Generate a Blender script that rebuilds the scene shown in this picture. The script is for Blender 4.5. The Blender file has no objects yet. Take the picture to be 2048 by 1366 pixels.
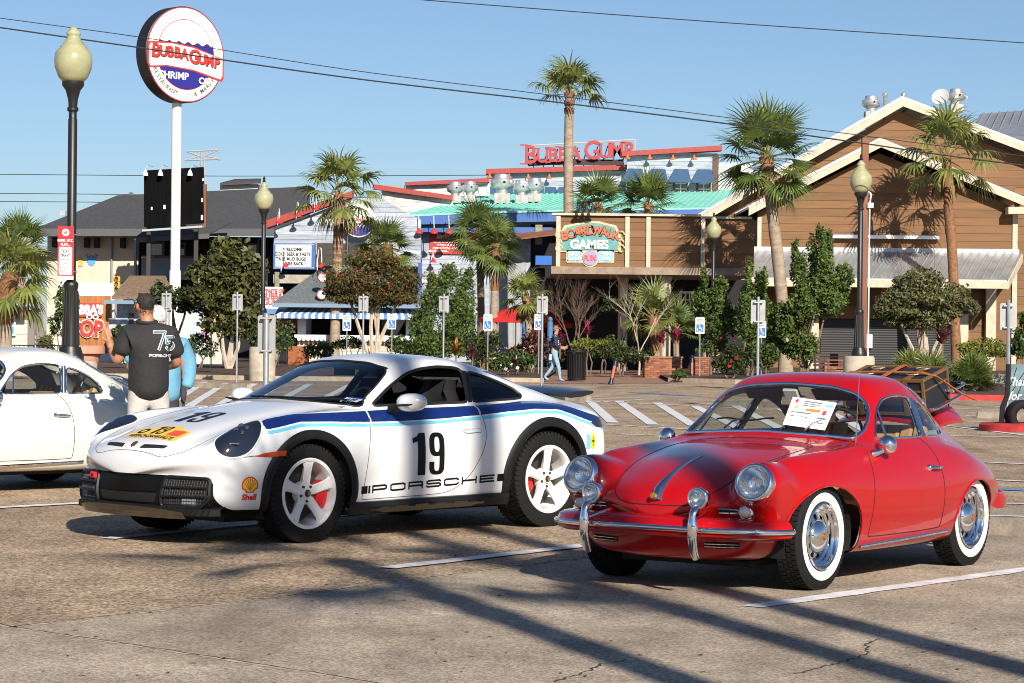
import bpy, bmesh, math, random
import numpy as np
from mathutils import Vector, Matrix
from mathutils.bvhtree import BVHTree
from mathutils.geometry import tessellate_polygon
R = math.radians
random.seed(7)
np.random.seed(7)
SC = bpy.context.scene
COL = SC.collection
# ------------------------------------------------------------------ camera, sky, sun, exposure
FPX, CAMH, HOR, ROLL = 5000.0, 1.5, 668.0, R(0.6)      # focal length in photo pixels, eye height, horizon row, roll
cam = bpy.data.cameras.new('camera')
cam.lens = FPX / 2048 * 36
cam.sensor_width = 36
cam.clip_start, cam.clip_end = 0.5, 6000
camo = bpy.data.objects.new('camera', cam)
COL.objects.link(camo)
camo.location = (0, 0, CAMH)
camo.rotation_euler = (Matrix.Rotation(R(90) - math.atan((683 - HOR) / FPX), 3, 'X') @ Matrix.Rotation(ROLL, 3, 'Z')).to_euler()
SC.camera = camo
SUN_AZ = Vector((0.31, -0.95, 0)).normalized()       # towards the sun, on the ground
SUN_EL = R(29.5)
wld = bpy.data.worlds.new('World')
SC.world = wld
wld.use_nodes = True
nt = wld.node_tree
sky = nt.nodes.new('ShaderNodeTexSky')
sky.sky_type = 'NISHITA'
sky.sun_disc = False
sky.sun_elevation = SUN_EL
sky.sun_rotation = math.atan2(SUN_AZ.x, SUN_AZ.y)
sky.air_density, sky.dust_density, sky.ozone_density = 0.80, 0.5, 4.2
nt.links.new(sky.outputs['Color'], nt.nodes['Background'].inputs['Color'])
nt.nodes['Background'].inputs['Strength'].default_value = 0.066
sl = bpy.data.lights.new('sun', 'SUN')
sl.energy, sl.angle, sl.color = 5.0, R(0.45), (1.0, 0.91, 0.78)
so = bpy.data.objects.new('sun', sl)
COL.objects.link(so)
so.rotation_euler = (SUN_AZ * math.cos(SUN_EL) + Vector((0, 0, math.sin(SUN_EL)))).to_track_quat('Z', 'Y').to_euler()
so.location = (10, -20, 30)
SC.view_settings.view_transform = 'Standard'
SC.view_settings.look = 'None'
SC.view_settings.exposure = 0.6
SC.view_settings.gamma = 1.0
SC.cycles.pixel_filter_type = 'BLACKMAN_HARRIS'
SC.cycles.filter_width = 1.0
SC.view_settings.use_curve_mapping = False
# ------------------------------------------------------------------ photo pixel <-> place
def unroll(px, py):
	dx, dy = px - 1024, py - 683
	c, s = math.cos(ROLL), math.sin(ROLL)
	return 1024 + dx * c + dy * s, 683 - dx * s + dy * c
def at(px, py, Y):
	x, y = unroll(px, py)
	return Vector(((x - 1024) / FPX * Y, Y, CAMH - (y - HOR) / FPX * Y))
def ground(px, py):
	x, y = unroll(px, py)
	Y = FPX * CAMH / (y - HOR)
	return Vector(((x - 1024) / FPX * Y, Y, 0))
def ppm(Y): return FPX / Y
# ------------------------------------------------------------------ materials
MATS = {}
def mat(name, col, rough=0.6, metal=0.0, coat=0.0, spec=0.5, var=0.0, vscale=4.0, bump=0.0, bscale=40.0, col2=None, stretch=None, trans=0.0, emit=None, coord='Object', detail=6.0, objvar=0.0):
	if name in MATS: return MATS[name]
	m = bpy.data.materials.new(name)
	m.use_nodes = True
	t = m.node_tree
	b = t.nodes['Principled BSDF']
	c4 = (*col, 1)
	b.inputs['Base Color'].default_value = c4
	b.inputs['Roughness'].default_value = rough
	b.inputs['Metallic'].default_value = metal
	b.inputs['Coat Weight'].default_value = coat
	b.inputs['Coat Roughness'].default_value = 0.04
	b.inputs['Specular IOR Level'].default_value = spec
	if trans: b.inputs['Transmission Weight'].default_value = trans
	if emit:
		b.inputs['Emission Color'].default_value = c4
		b.inputs['Emission Strength'].default_value = emit
	if var or bump or col2:
		tc = t.nodes.new('ShaderNodeTexCoord')
		mp = t.nodes.new('ShaderNodeMapping')
		t.links.new(tc.outputs[coord], mp.inputs['Vector'])
		if stretch: mp.inputs['Scale'].default_value = stretch
	if var or col2:
		n = t.nodes.new('ShaderNodeTexNoise')
		n.inputs['Scale'].default_value = vscale
		n.inputs['Detail'].default_value = detail
		n.inputs['Roughness'].default_value = 0.65
		t.links.new(mp.outputs['Vector'], n.inputs['Vector'])
		rp = t.nodes.new('ShaderNodeValToRGB')
		t.links.new(n.outputs['Fac'], rp.inputs['Fac'])
		rp.color_ramp.elements[0].position, rp.color_ramp.elements[1].position = 0.32, 0.68
		lo = tuple(x * (1 - var) for x in col)
		hi = col2 if col2 else tuple(min(1, x * (1 + var)) for x in col)
		rp.color_ramp.elements[0].color = (*lo, 1)
		rp.color_ramp.elements[1].color = (*hi, 1)
		t.links.new(rp.outputs['Color'], b.inputs['Base Color'])
		if objvar:
			oi = t.nodes.new('ShaderNodeObjectInfo'); mr = t.nodes.new('ShaderNodeMapRange')
			mr.inputs['To Min'].default_value, mr.inputs['To Max'].default_value = 1-objvar, 1+objvar
			t.links.new(oi.outputs['Random'], mr.inputs['Value'])
			mm = t.nodes.new('ShaderNodeMix'); mm.data_type = 'RGBA'; mm.blend_type = 'MULTIPLY'; mm.inputs['Factor'].default_value = 1
			t.links.new(rp.outputs['Color'], mm.inputs['A']); t.links.new(mr.outputs['Result'], mm.inputs['B'])
			t.links.new(mm.outputs['Result'], b.inputs['Base Color'])
	if bump:
		n2 = t.nodes.new('ShaderNodeTexNoise')
		n2.inputs['Scale'].default_value = bscale
		n2.inputs['Detail'].default_value = 4
		t.links.new(mp.outputs['Vector'], n2.inputs['Vector'])
		bp = t.nodes.new('ShaderNodeBump')
		bp.inputs['Strength'].default_value = bump
		bp.inputs['Distance'].default_value = 0.02
		t.links.new(n2.outputs['Fac'], bp.inputs['Height'])
		t.links.new(bp.outputs['Normal'], b.inputs['Normal'])
	MATS[name] = m
	return m
def glass_mat(name, tint, refl=(1, 1, 1), ior=1.5):
	if name in MATS: return MATS[name]
	m = bpy.data.materials.new(name); m.use_nodes = True
	t = m.node_tree; t.nodes.remove(t.nodes['Principled BSDF'])
	tr = t.nodes.new('ShaderNodeBsdfTransparent'); tr.inputs['Color'].default_value = (*tint, 1)
	gl = t.nodes.new('ShaderNodeBsdfGlossy'); gl.inputs['Roughness'].default_value = 0.01; gl.inputs['Color'].default_value = (*refl, 1)
	lw = t.nodes.new('ShaderNodeLayerWeight'); lw.inputs['Blend'].default_value = .5
	pw = t.nodes.new('ShaderNodeMath'); pw.operation = 'POWER'; pw.inputs[1].default_value = 4.5
	fr = t.nodes.new('ShaderNodeMath'); fr.operation = 'MULTIPLY_ADD'; fr.inputs[1].default_value = .85; fr.inputs[2].default_value = .05
	t.links.new(lw.outputs['Facing'], pw.inputs[0]); t.links.new(pw.outputs[0], fr.inputs[0])
	mx = t.nodes.new('ShaderNodeMixShader')
	t.links.new(fr.outputs[0], mx.inputs[0]); t.links.new(tr.outputs[0], mx.inputs[1]); t.links.new(gl.outputs[0], mx.inputs[2])
	t.links.new(mx.outputs[0], t.nodes['Material Output'].inputs['Surface'])
	MATS[name] = m
	return m
# ------------------------------------------------------------------ mesh building
class MB:
	def __init__(self): self.v = []; self.f = []; self.m = []; self.mi = 0
	def add(self, vs, fs, M=None):
		k = len(self.v)
		for p in vs:
			p = Vector(p)
			self.v.append(tuple(M @ p) if M is not None else tuple(p))
		for q in fs:
			self.f.append(tuple(i + k for i in q)); self.m.append(self.mi)
		return self
	def box(self, a, b, M=None):
		x0, y0, z0 = a; x1, y1, z1 = b
		return self.add([(x0,y0,z0),(x1,y0,z0),(x1,y1,z0),(x0,y1,z0),(x0,y0,z1),(x1,y0,z1),(x1,y1,z1),(x0,y1,z1)],
						[(0,3,2,1),(4,5,6,7),(0,1,5,4),(1,2,6,5),(2,3,7,6),(3,0,4,7)], M)
	def bev(self, a, b, r, M=None):
		x0, y0, z0 = a; x1, y1, z1 = b
		o = [(x0+r,y0),(x1-r,y0),(x1,y0+r),(x1,y1-r),(x1-r,y1),(x0+r,y1),(x0,y1-r),(x0,y0+r)]
		cx, cy = (x0+x1)/2, (y0+y1)/2
		i = [(cx+(x-cx)*(1-2*r/(x1-x0)), cy+(y-cy)*(1-2*r/(y1-y0))) for x, y in o]
		vs = [(x,y,z0) for x,y in o] + [(x,y,z1-r) for x,y in o] + [(x,y,z1) for x,y in i]
		fs = [tuple(range(7,-1,-1)), tuple(range(16,24))]
		for k in range(8):
			j = (k+1) % 8
			fs += [(k,j,8+j,8+k),(8+k,8+j,16+j,16+k)]
		return self.add(vs, fs, M)
	def rings(self, rs, closed_u=False, cap0=True, cap1=True, M=None):
		n = len(rs[0]); vs = [p for r in rs for p in r]; fs = []
		L = len(rs)
		for i in range(L if closed_u else L-1):
			a, b = i*n, ((i+1) % L)*n
			for k in range(n):
				j = (k+1) % n
				fs.append((a+k, a+j, b+j, b+k))
		if not closed_u:
			if cap0: fs.append(tuple(range(n-1,-1,-1)))
			if cap1: fs.append(tuple((L-1)*n+k for k in range(n)))
		return self.add(vs, fs, M)
	def tube(self, pts, r, n=8, closed=False, cap=True, M=None):
		P = [Vector(p) for p in pts]
		rr = r if isinstance(r, (list, tuple)) else [r]*len(P)
		up = None; rs = []
		for i, p in enumerate(P):
			a = P[i-1] if (i or closed) else P[i]
			b = P[(i+1) % len(P)] if (i < len(P)-1 or closed) else P[i]
			d = (b-a)
			if d.length < 1e-9: d = Vector((0,0,1))
			d.normalize()
			if up is None:
				up = Vector((0,0,1)) if abs(d.z) < 0.9 else Vector((1,0,0))
			s = d.cross(up)
			if s.length < 1e-6: s = d.cross(Vector((0.3,1,0.2)))
			s.normalize(); up = s.cross(d).normalized()
			rs.append([p + (s*math.cos(t) + up*math.sin(t))*rr[i] for t in [2*math.pi*k/n for k in range(n)]])
		return self.rings(rs, closed, cap, cap, M)
	def lathe(self, prof, n=24, M=None, cap=True, closed=False):
		rs = [[(r*math.cos(2*math.pi*k/n), r*math.sin(2*math.pi*k/n), z) for k in range(n)] for r, z in prof]
		return self.rings(rs, closed, cap, cap, M)
	def prism(self, poly, z0, z1, M=None):
		n = len(poly)
		vs = [(x,y,z0) for x,y in poly] + [(x,y,z1) for x,y in poly]
		tris = tessellate_polygon([[Vector((x,y,0)) for x,y in poly]])
		area = sum(poly[i][0]*poly[(i+1)%n][1]-poly[(i+1)%n][0]*poly[i][1] for i in range(n))
		fs = []
		for t in tris:
			a,b,c = t
			cr = (poly[b][0]-poly[a][0])*(poly[c][1]-poly[a][1])-(poly[b][1]-poly[a][1])*(poly[c][0]-poly[a][0])
			if cr < 0: a,b,c = a,c,b
			fs += [(a+n,b+n,c+n),(a,c,b)]
		for k in range(n):
			j = (k+1) % n
			fs.append((k,j,n+j,n+k) if area > 0 else (j,k,n+k,n+j))
		return self.add(vs, fs, M)
	def quad(self, a, b, c, d): return self.add([a,b,c,d], [(0,1,2,3)])
	def build(self, name, mats, parent=None, smooth=False, loc=None):
		if not isinstance(mats, (list, tuple)): mats = [mats]
		me = bpy.data.meshes.new(name)
		me.from_pydata(self.v, [], self.f)
		for m in mats: me.materials.append(m)
		if len(mats) > 1: me.polygons.foreach_set('material_index', self.m)
		if smooth:
			me.polygons.foreach_set('use_smooth', [True]*len(me.polygons))
			if smooth != 'all':
				try: me.set_sharp_from_angle(angle=R(smooth if smooth is not True else 40))
				except Exception: pass
		me.update()
		return link(name, me, parent, loc)
def link(name, me, parent=None, loc=None):
	o = bpy.data.objects.new(name, me)
	COL.objects.link(o)
	if parent is not None: o.parent = parent
	if loc is not None: o.location = loc
	return o
def tag(o, label=None, cat=None, group=None, kind=None):
	if label: o['label'] = label
	if cat: o['category'] = cat
	if group: o['group'] = group
	if kind: o['kind'] = kind
	return o
def empty(name, loc=(0,0,0), rz=0.0, label=None, cat=None, group=None):
	o = bpy.data.objects.new(name, None)
	o.empty_display_size = 0.2
	COL.objects.link(o)
	o.location = loc; o.rotation_euler = (0,0,rz)
	return tag(o, label, cat, group)
def copy_tree(o, parent=None):
	c = o.copy(); COL.objects.link(c)
	if parent is not None: c.parent = parent
	for ch in list(o.children): copy_tree(ch, c)
	return c
def TR(x=0, y=0, z=0): return Matrix.Translation((x,y,z))
def RX(a): return Matrix.Rotation(a, 4, 'X')
def RY(a): return Matrix.Rotation(a, 4, 'Y')
def RZ(a): return Matrix.Rotation(a, 4, 'Z')
def frame(o, z, x=None):
	z = Vector(z).normalized()
	x = Vector(x) if x is not None else (Vector((0,0,1)) if abs(z.z) < 0.95 else Vector((1,0,0)))
	y = z.cross(x).normalized(); x = y.cross(z)
	return Matrix(((x.x,y.x,z.x,o[0]),(x.y,y.y,z.y,o[1]),(x.z,y.z,z.z,o[2]),(0,0,0,1)))
def text_mesh(s, size=1.0, bold=0.0, align='CENTER', ext=0.0, xs=1.0, spacing=1.0, res=3, valign='CENTER'):
	c = bpy.data.curves.new('t', 'FONT')
	c.body = s; c.size = size; c.align_x = align; c.align_y = valign
	c.offset = bold; c.extrude = ext; c.resolution_u = res; c.space_character = spacing
	o = bpy.data.objects.new('t', c); COL.objects.link(o)
	dg = bpy.context.evaluated_depsgraph_get()
	me = o.evaluated_get(dg).to_mesh()
	vs = [(v.co.x*xs, v.co.y, v.co.z) for v in me.vertices]
	fs = [tuple(p.vertices) for p in me.polygons]
	o.evaluated_get(dg).to_mesh_clear()
	bpy.data.objects.remove(o); bpy.data.curves.remove(c)
	return vs, fs
# ------------------------------------------------------------------ car body surfaces
def hermite(ts, P, t):
	ts = np.asarray(ts, float); P = np.asarray(P, float); t = np.asarray(t, float)
	d = np.diff(ts)[:, None]; s = np.diff(P, axis=0)/d
	m = np.empty_like(P)
	m[1:-1] = (s[:-1]*d[1:] + s[1:]*d[:-1])/(d[:-1]+d[1:])
	m[0], m[-1] = s[0], s[-1]
	lim = 3*np.minimum(np.abs(s[:-1]), np.abs(s[1:]))
	same = s[:-1]*s[1:] > 0
	mm = m[1:-1]
	m[1:-1] = np.where(same, np.clip(mm, -lim, lim), mm*0.35)
	k = np.clip(np.searchsorted(ts, t, side='right')-1, 0, len(ts)-2)
	h = d[k]; u = ((t-ts[k])[:, None])/h
	a = 2*u**3-3*u**2+1; b = u**3-2*u**2+u; c = -2*u**3+3*u**2; e = u**3-u**2
	return a*P[k] + b*h*m[k] + c*P[k+1] + e*h*m[k+1]
class Body:
	"""Half-body surface lofted through named lines (each a list of (t, x, y, z)); y >= 0 is built and mirrored."""
	def __init__(self, lines, nt=260, per=10, smooth=4, warp=None):
		self.lines = lines
		t0 = min(r[0] for r in lines[0]); t1 = max(r[0] for r in lines[0])
		T = np.linspace(t0, t1, nt)
		Q = np.array([hermite([r[0] for r in L], [r[1:] for r in L], T) for L in lines])    # nl, nt, 3
		nl = len(lines)
		ext = np.concatenate([Q[1:2]*[1,-1,1], Q, Q[-2:-1]*[1,-1,1]], 0)
		ch = np.linalg.norm(np.diff(ext, axis=0), axis=2).mean(1)
		u = np.concatenate([[0], np.cumsum(ch)])
		us = np.concatenate([np.linspace(u[i+1], u[i+2], per, endpoint=False) for i in range(nl-1)] + [[u[nl]]])
		G = np.stack([hermite(u, ext[:, j], us) for j in range(nt)], 0)       # nt, nr, 3
		G[:, 0, 1] = 0; G[:, -1, 1] = 0
		for _ in range(smooth):
			H = G.copy()
			H[1:-1] += 0.25*(G[:-2]+G[2:]-2*G[1:-1])
			K = H.copy()
			K[:, 1:-1] += 0.25*(H[:, :-2]+H[:, 2:]-2*H[:, 1:-1])
			K[:, 0, [0,2]] = 0.5*H[:, 0, [0,2]]+0.5*H[:, 1, [0,2]]
			K[:, -1, [0,2]] = 0.5*H[:, -1, [0,2]]+0.5*H[:, -2, [0,2]]
			K[:, 0, 1] = 0; K[:, -1, 1] = 0
			K[0] = G[0]; K[-1] = G[-1]
			G = K
		if warp is not None:
			G = warp(G.reshape(-1, 3)).reshape(G.shape)
		self.G, self.T, self.per, self.nt, self.nr = G, T, per, nt, G.shape[1]
		full = np.concatenate([G, (G[:, 1:-1]*[1,-1,1])[:, ::-1]], 1)
		self.n = full.shape[1]
		self.V = full.reshape(-1, 3)
		F = []
		n = self.n
		for i in range(nt-1):
			for k in range(n):
				j = (k+1) % n
				F.append((i*n+k, (i+1)*n+k, (i+1)*n+j, i*n+j))
		self.F = np.array(F)
		c = self.V[self.F].mean(1)
		nn = np.cross(self.V[self.F[:,2]]-self.V[self.F[:,0]], self.V[self.F[:,3]]-self.V[self.F[:,1]])
		ctr = np.array([c[:,0].mean(), 0, 0.6])
		if ((c-ctr)*nn).sum(1).mean() < 0: self.F = self.F[:, ::-1]
		self.bvh = BVHTree.FromPolygons([tuple(v) for v in self.V], [tuple(f) for f in self.F])
		self.start()
	def at(self, t, v):
		"""point and outward normal at loft parameter t, line index v (left = negative y)"""
		i = np.clip((t-self.T[0])/(self.T[-1]-self.T[0])*(self.nt-1), 0, self.nt-1.001)
		k = np.clip(v*self.per, 0, self.nr-1.001)
		i0, k0 = int(i), int(k); a, b = i-i0, k-k0
		G = self.G
		p = (1-a)*(1-b)*G[i0,k0] + a*(1-b)*G[i0+1,k0] + (1-a)*b*G[i0,k0+1] + a*b*G[i0+1,k0+1]
		du = (1-b)*(G[i0+1,k0]-G[i0,k0]) + b*(G[i0+1,k0+1]-G[i0,k0+1])
		dv = (1-a)*(G[i0,k0+1]-G[i0,k0]) + a*(G[i0+1,k0+1]-G[i0+1,k0])
		nrm = np.cross(dv, du); nrm /= (np.linalg.norm(nrm)+1e-12)
		if nrm[1] < 0 and abs(nrm[1]) > 0.5: nrm = -nrm
		return Vector(p), Vector(nrm)
	def hit(self, o, d):
		loc, nor, idx, dist = self.bvh.ray_cast(Vector(o), Vector(d))
		if loc is None: return None, None
		if nor.dot(Vector(d)) > 0: nor = -nor
		return loc, nor
	def near(self, p):
		loc, nor, idx, dist = self.bvh.find_nearest(Vector(p))
		return loc, nor
	def side(self, x, z, s=-1, off=0.0, tilt=0.0):
		"""point on the flank at side-view (x, z); s=-1 is the car's left"""
		d = Vector((0, -s, -tilt)).normalized()
		l, n = self.hit(Vector((x, 0, z)) - d*3.0, d)
		if l is None:
			l, n = self.near((x, s*0.8, z))
		return l + n*off, n
	def front(self, y, z, off=0.0, d=(1, 0, 0), x0=-4):
		d = Vector(d).normalized()
		l, n = self.hit(Vector((0, y, z)) + d*x0, d)
		if l is None: l, n = self.near((x0, y, z))
		return l + n*off, n
	def top(self, x, y, off=0.0):
		l, n = self.hit((x, y, 4), (0, 0, -1))
		if l is None: l, n = self.near((x, y, 1))
		return l + n*off, n
	# ---- cutting
	def start(self):
		bm = bmesh.new()
		bv = [bm.verts.new(v) for v in self.V]
		for q in self.F:
			qq = []
			for i in q:
				if not any((self.V[i]-self.V[j]).dot(self.V[i]-self.V[j]) < 1e-12 for j in qq): qq.append(i)
			if len(qq) > 2:
				try: bm.faces.new([bv[i] for i in qq])
				except ValueError: pass
		bmesh.ops.remove_doubles(bm, verts=bm.verts, dist=1e-6)
		self.bm = bm
		self.tagl = bm.faces.layers.int.new('key')
		self.keys = {}
	def region(self, poly, axes, sel, key):
		"""cut the body along a 2-D polygon (on the given axes, where sel holds) and set the faces inside it apart"""
		bm = self.bm
		poly = [Vector(p) for p in poly]
		a, b = axes
		c = 3-a-b
		arr = np.array([p for p in poly])
		lo, hi = arr.min(0)-.01, arr.max(0)+.01
		faces = list(bm.faces)
		C = np.array([f.calc_center_median() for f in faces])
		ok = sel(C) & (C[:,a] > lo[0]-.06) & (C[:,a] < hi[0]+.06) & (C[:,b] > lo[1]-.06) & (C[:,b] < hi[1]+.06)
		cand = [faces[i] for i in np.where(ok)[0] if faces[i][self.tagl] == 0]
		n = len(poly)
		A2 = arr; D2 = np.roll(arr, -1, 0)-arr; L2 = (D2**2).sum(1)+1e-12
		allc = cand
		Cc = np.array([f.calc_center_median() for f in cand])[:, [a, b]]
		tt = np.clip(((Cc[:, None]-A2)*D2).sum(2)/L2, 0, 1)
		dm = np.linalg.norm(Cc[:, None]-(A2+tt[..., None]*D2), axis=2).min(1)
		rest = [f for f, m in zip(cand, dm) if m >= .035]
		cand = [f for f, m in zip(cand, dm) if m < .035]
		for i in range(n):
			p, q = poly[i], poly[(i+1) % n]
			d = q-p
			if d.length < 1e-6: continue
			L = d.length; d = d/L
			nn = Vector((-d.y, d.x))
			near = []
			for f in cand:
				mn, mx, s0, s1 = 9, -9, 9, -9
				for v in f.verts:
					u = Vector((v.co[a]-p.x, v.co[b]-p.y))
					t, w = u.dot(d), u.dot(nn)
					mn, mx, s0, s1 = min(mn, t), max(mx, t), min(s0, w), max(s1, w)
				if mx > -.002 and mn < L+.002 and s0 < -1e-5 and s1 > 1e-5: near.append(f)
			if not near: continue
			pc, pn = [0,0,0], [0,0,0]
			pc[a], pc[b] = p.x, p.y
			pn[a], pn[b] = nn.x, nn.y
			ns = set(near)
			geom = near + list({e for f in near for e in f.edges}) + list({v for f in near for v in f.verts})
			bmesh.ops.bisect_plane(bm, geom=geom, dist=1e-6, plane_co=pc, plane_no=pn)
			new = set()
			cand = [f for f in cand if f.is_valid]
			cs = set(cand)
			for f in bm.faces[-1:]: pass
			seen = set(cs)
			for f in list(cs & ns) + near:
				if f.is_valid:
					for v in f.verts:
						for g in v.link_faces:
							if g not in seen and g[self.tagl] == 0:
								seen.add(g); new.add(g)
			cand += list(new)
		k = len(self.keys)+1
		self.keys[key] = k
		cand = list({f for f in cand+rest if f.is_valid})
		C = np.array([f.calc_center_median() for f in cand])
		ins = self.inside(C[:, [a, b]], arr) & sel(C)
		for f, m in zip(cand, ins):
			if m and f[self.tagl] == 0: f[self.tagl] = k
	@staticmethod
	def inside(P, poly):
		x, y = P[:, 0], P[:, 1]
		r = np.zeros(len(P), bool)
		n = len(poly)
		for i in range(n):
			x0, y0 = poly[i]; x1, y1 = poly[(i+1) % n]
			c = ((y0 > y) != (y1 > y))
			with np.errstate(divide='ignore', invalid='ignore'):
				xi = (x1-x0)*(y-y0)/(y1-y0)+x0
			r ^= c & (x < xi)
		return r
	def mesh(self, name, key, material, parent, off=0.0, flip=False, smooth=True):
		"""the faces of one region (None: all that is left of the body) as an object"""
		k = 0 if key is None else self.keys[key]
		fs = [f for f in self.bm.faces if f[self.tagl] == k]
		self.bm.verts.index_update(); self.bm.normal_update()
		idx, vs, no, out = {}, [], [], []
		for f in fs:
			q = []
			for v in f.verts:
				if v.index not in idx:
					idx[v.index] = len(vs); vs.append(tuple(v.co+v.normal*off)); no.append(v.normal.copy())
				q.append(idx[v.index])
			out.append(tuple(q[::-1] if flip else q))
		me = bpy.data.meshes.new(name)
		me.from_pydata(vs, [], out)
		me.materials.append(material)
		if smooth: me.polygons.foreach_set('use_smooth', [True]*len(me.polygons))
		if not off and not flip:
			me.normals_split_custom_set_from_vertices([tuple(n) for n in no])
		return link(name, me, parent)
def loop_points(poly, step=0.02, closed=True):
	out = []
	n = len(poly)
	for i in range(n if closed else n-1):
		a, b = Vector(poly[i]), Vector(poly[(i+1) % n])
		k = max(1, int((b-a).length/step))
		for j in range(k): out.append(a.lerp(b, j/k))
	if not closed: out.append(Vector(poly[-1]))
	return out
def round_poly(poly, r, n=5):
	out = []
	m = len(poly)
	rr = r if isinstance(r, (list, tuple)) else [r]*m
	for i in range(m):
		p = Vector(poly[i]).to_2d(); a = Vector(poly[i-1]).to_2d(); b = Vector(poly[(i+1) % m]).to_2d()
		q = min(rr[i], (a-p).length*0.48, (b-p).length*0.48)
		if q < 1e-4: out.append(tuple(p)); continue
		s, e = p+(a-p).normalized()*q, p+(b-p).normalized()*q
		for k in range(n+1):
			t = k/n
			out.append(tuple(s*(1-t)**2+p*2*t*(1-t)+e*t*t))
	return out
def drape(body, verts2d, faces, fn, off):
	"""map flat (u, v) verts onto the body with fn(u, v)->(point, normal); returns MB"""
	mb = MB()
	vs = []
	for p in verts2d:
		l, n = fn(p[0], p[1])
		vs.append(l+n*off)
	return mb.add(vs, faces)
def fine(vs, fs, step):
	"""subdivide flat faces until edges are short enough to follow a curved panel"""
	bm = bmesh.new()
	bv = [bm.verts.new(v) for v in vs]
	for f in fs:
		try: bm.faces.new([bv[i] for i in f])
		except ValueError: pass
	bmesh.ops.remove_doubles(bm, verts=bm.verts, dist=1e-6)
	bmesh.ops.triangulate(bm, faces=bm.faces)
	for _ in range(4):
		es = [e for e in bm.edges if e.calc_length() > step]
		if not es: break
		bmesh.ops.subdivide_edges(bm, edges=es, cuts=1)
		bmesh.ops.triangulate(bm, faces=[f for f in bm.faces if len(f.verts) > 3])
	bm.verts.index_update()
	o = [tuple(v.co) for v in bm.verts], [tuple(v.index for v in f.verts) for f in bm.faces]
	bm.free()
	return o
def strip_polys(polys):
	"""flat polygons -> (verts, faces) tessellated"""
	vs, fs = [], []
	for p in polys:
		k = len(vs)
		vs += [(x, y, 0) for x, y in p]
		for t in tessellate_polygon([[Vector((x, y, 0)) for x, y in p]]): fs.append(tuple(i+k for i in t))
	return vs, fs
def orient(mb, body_fn=None): return mb
def ring_cladding(body, cx, cz, r0, r1, a0, a1, s, off, n=40, m=4, floor=None):
	"""band that follows the flank around a wheel arch, with thickness"""
	mb = MB()
	rows = []
	for i in range(n+1):
		a = a0+(a1-a0)*i/n
		row = []
		for j in range(m+1):
			r = r0+(r1-r0)*j/m
			x, z = cx+r*math.cos(a), cz+r*math.sin(a)
			l, nr = body.side(x, max(z, 0.12), s)
			if abs(l.y) < 0.5: l = Vector((x, s*0.82, z)); nr = Vector((0, s, 0))
			e = off if 0 < j < m else off*0.55
			row.append(l+Vector((0, s, 0))*e)
		p = row[0]
		rows.append([p+Vector((0, -s*0.10, 0))]+row+[row[-1]+Vector((0, -s*0.03, 0))])
	k = len(rows[0])
	vs = [p for r in rows for p in r]
	fs = []
	for i in range(n):
		for j in range(k-1):
			q = (i*k+j, i*k+j+1, (i+1)*k+j+1, (i+1)*k+j)
			fs.append(q if s > 0 else q[::-1])
	mb.add(vs, fs)
	return mb
def arch_poly(cx, cz, r, n=24, zlow=-0.3, a0=0.0):
	pts = [(cx+r*math.cos(a), cz+r*math.sin(a)) for a in [math.pi*k/n for k in range(n+1)]]
	return [(cx+r, zlow)] + pts + [(cx-r, zlow)]
# ------------------------------------------------------------------ shared builders for the place
def leaf_mat(name, c1, c2, rough=.5, spec=.35, trans=.25):
	if name in MATS: return MATS[name]
	m = bpy.data.materials.new(name); m.use_nodes = True
	t = m.node_tree; b = t.nodes['Principled BSDF']
	g = t.nodes.new('ShaderNodeNewGeometry'); rp = t.nodes.new('ShaderNodeValToRGB')
	rp.color_ramp.elements[0].color = (*c1, 1); rp.color_ramp.elements[1].color = (*c2, 1)
	t.links.new(g.outputs['Random Per Island'], rp.inputs['Fac'])
	t.links.new(rp.outputs['Color'], b.inputs['Base Color'])
	b.inputs['Roughness'].default_value = rough; b.inputs['Specular IOR Level'].default_value = spec
	tl = t.nodes.new('ShaderNodeBsdfTranslucent'); mx = t.nodes.new('ShaderNodeMixShader'); mx.inputs[0].default_value = trans
	t.links.new(rp.outputs['Color'], tl.inputs['Color'])
	t.links.new(b.outputs[0], mx.inputs[1]); t.links.new(tl.outputs[0], mx.inputs[2])
	t.links.new(mx.outputs[0], t.nodes['Material Output'].inputs['Surface'])
	MATS[name] = m
	return m
M_BARK = mat('bark', (.16,.115,.08), .9, var=.35, vscale=6, bump=.5, bscale=18, stretch=(1,1,.35))
M_PALE_BARK = mat('pale_bark', (.42,.36,.28), .85, var=.25, vscale=5, bump=.3, bscale=14)
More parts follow.
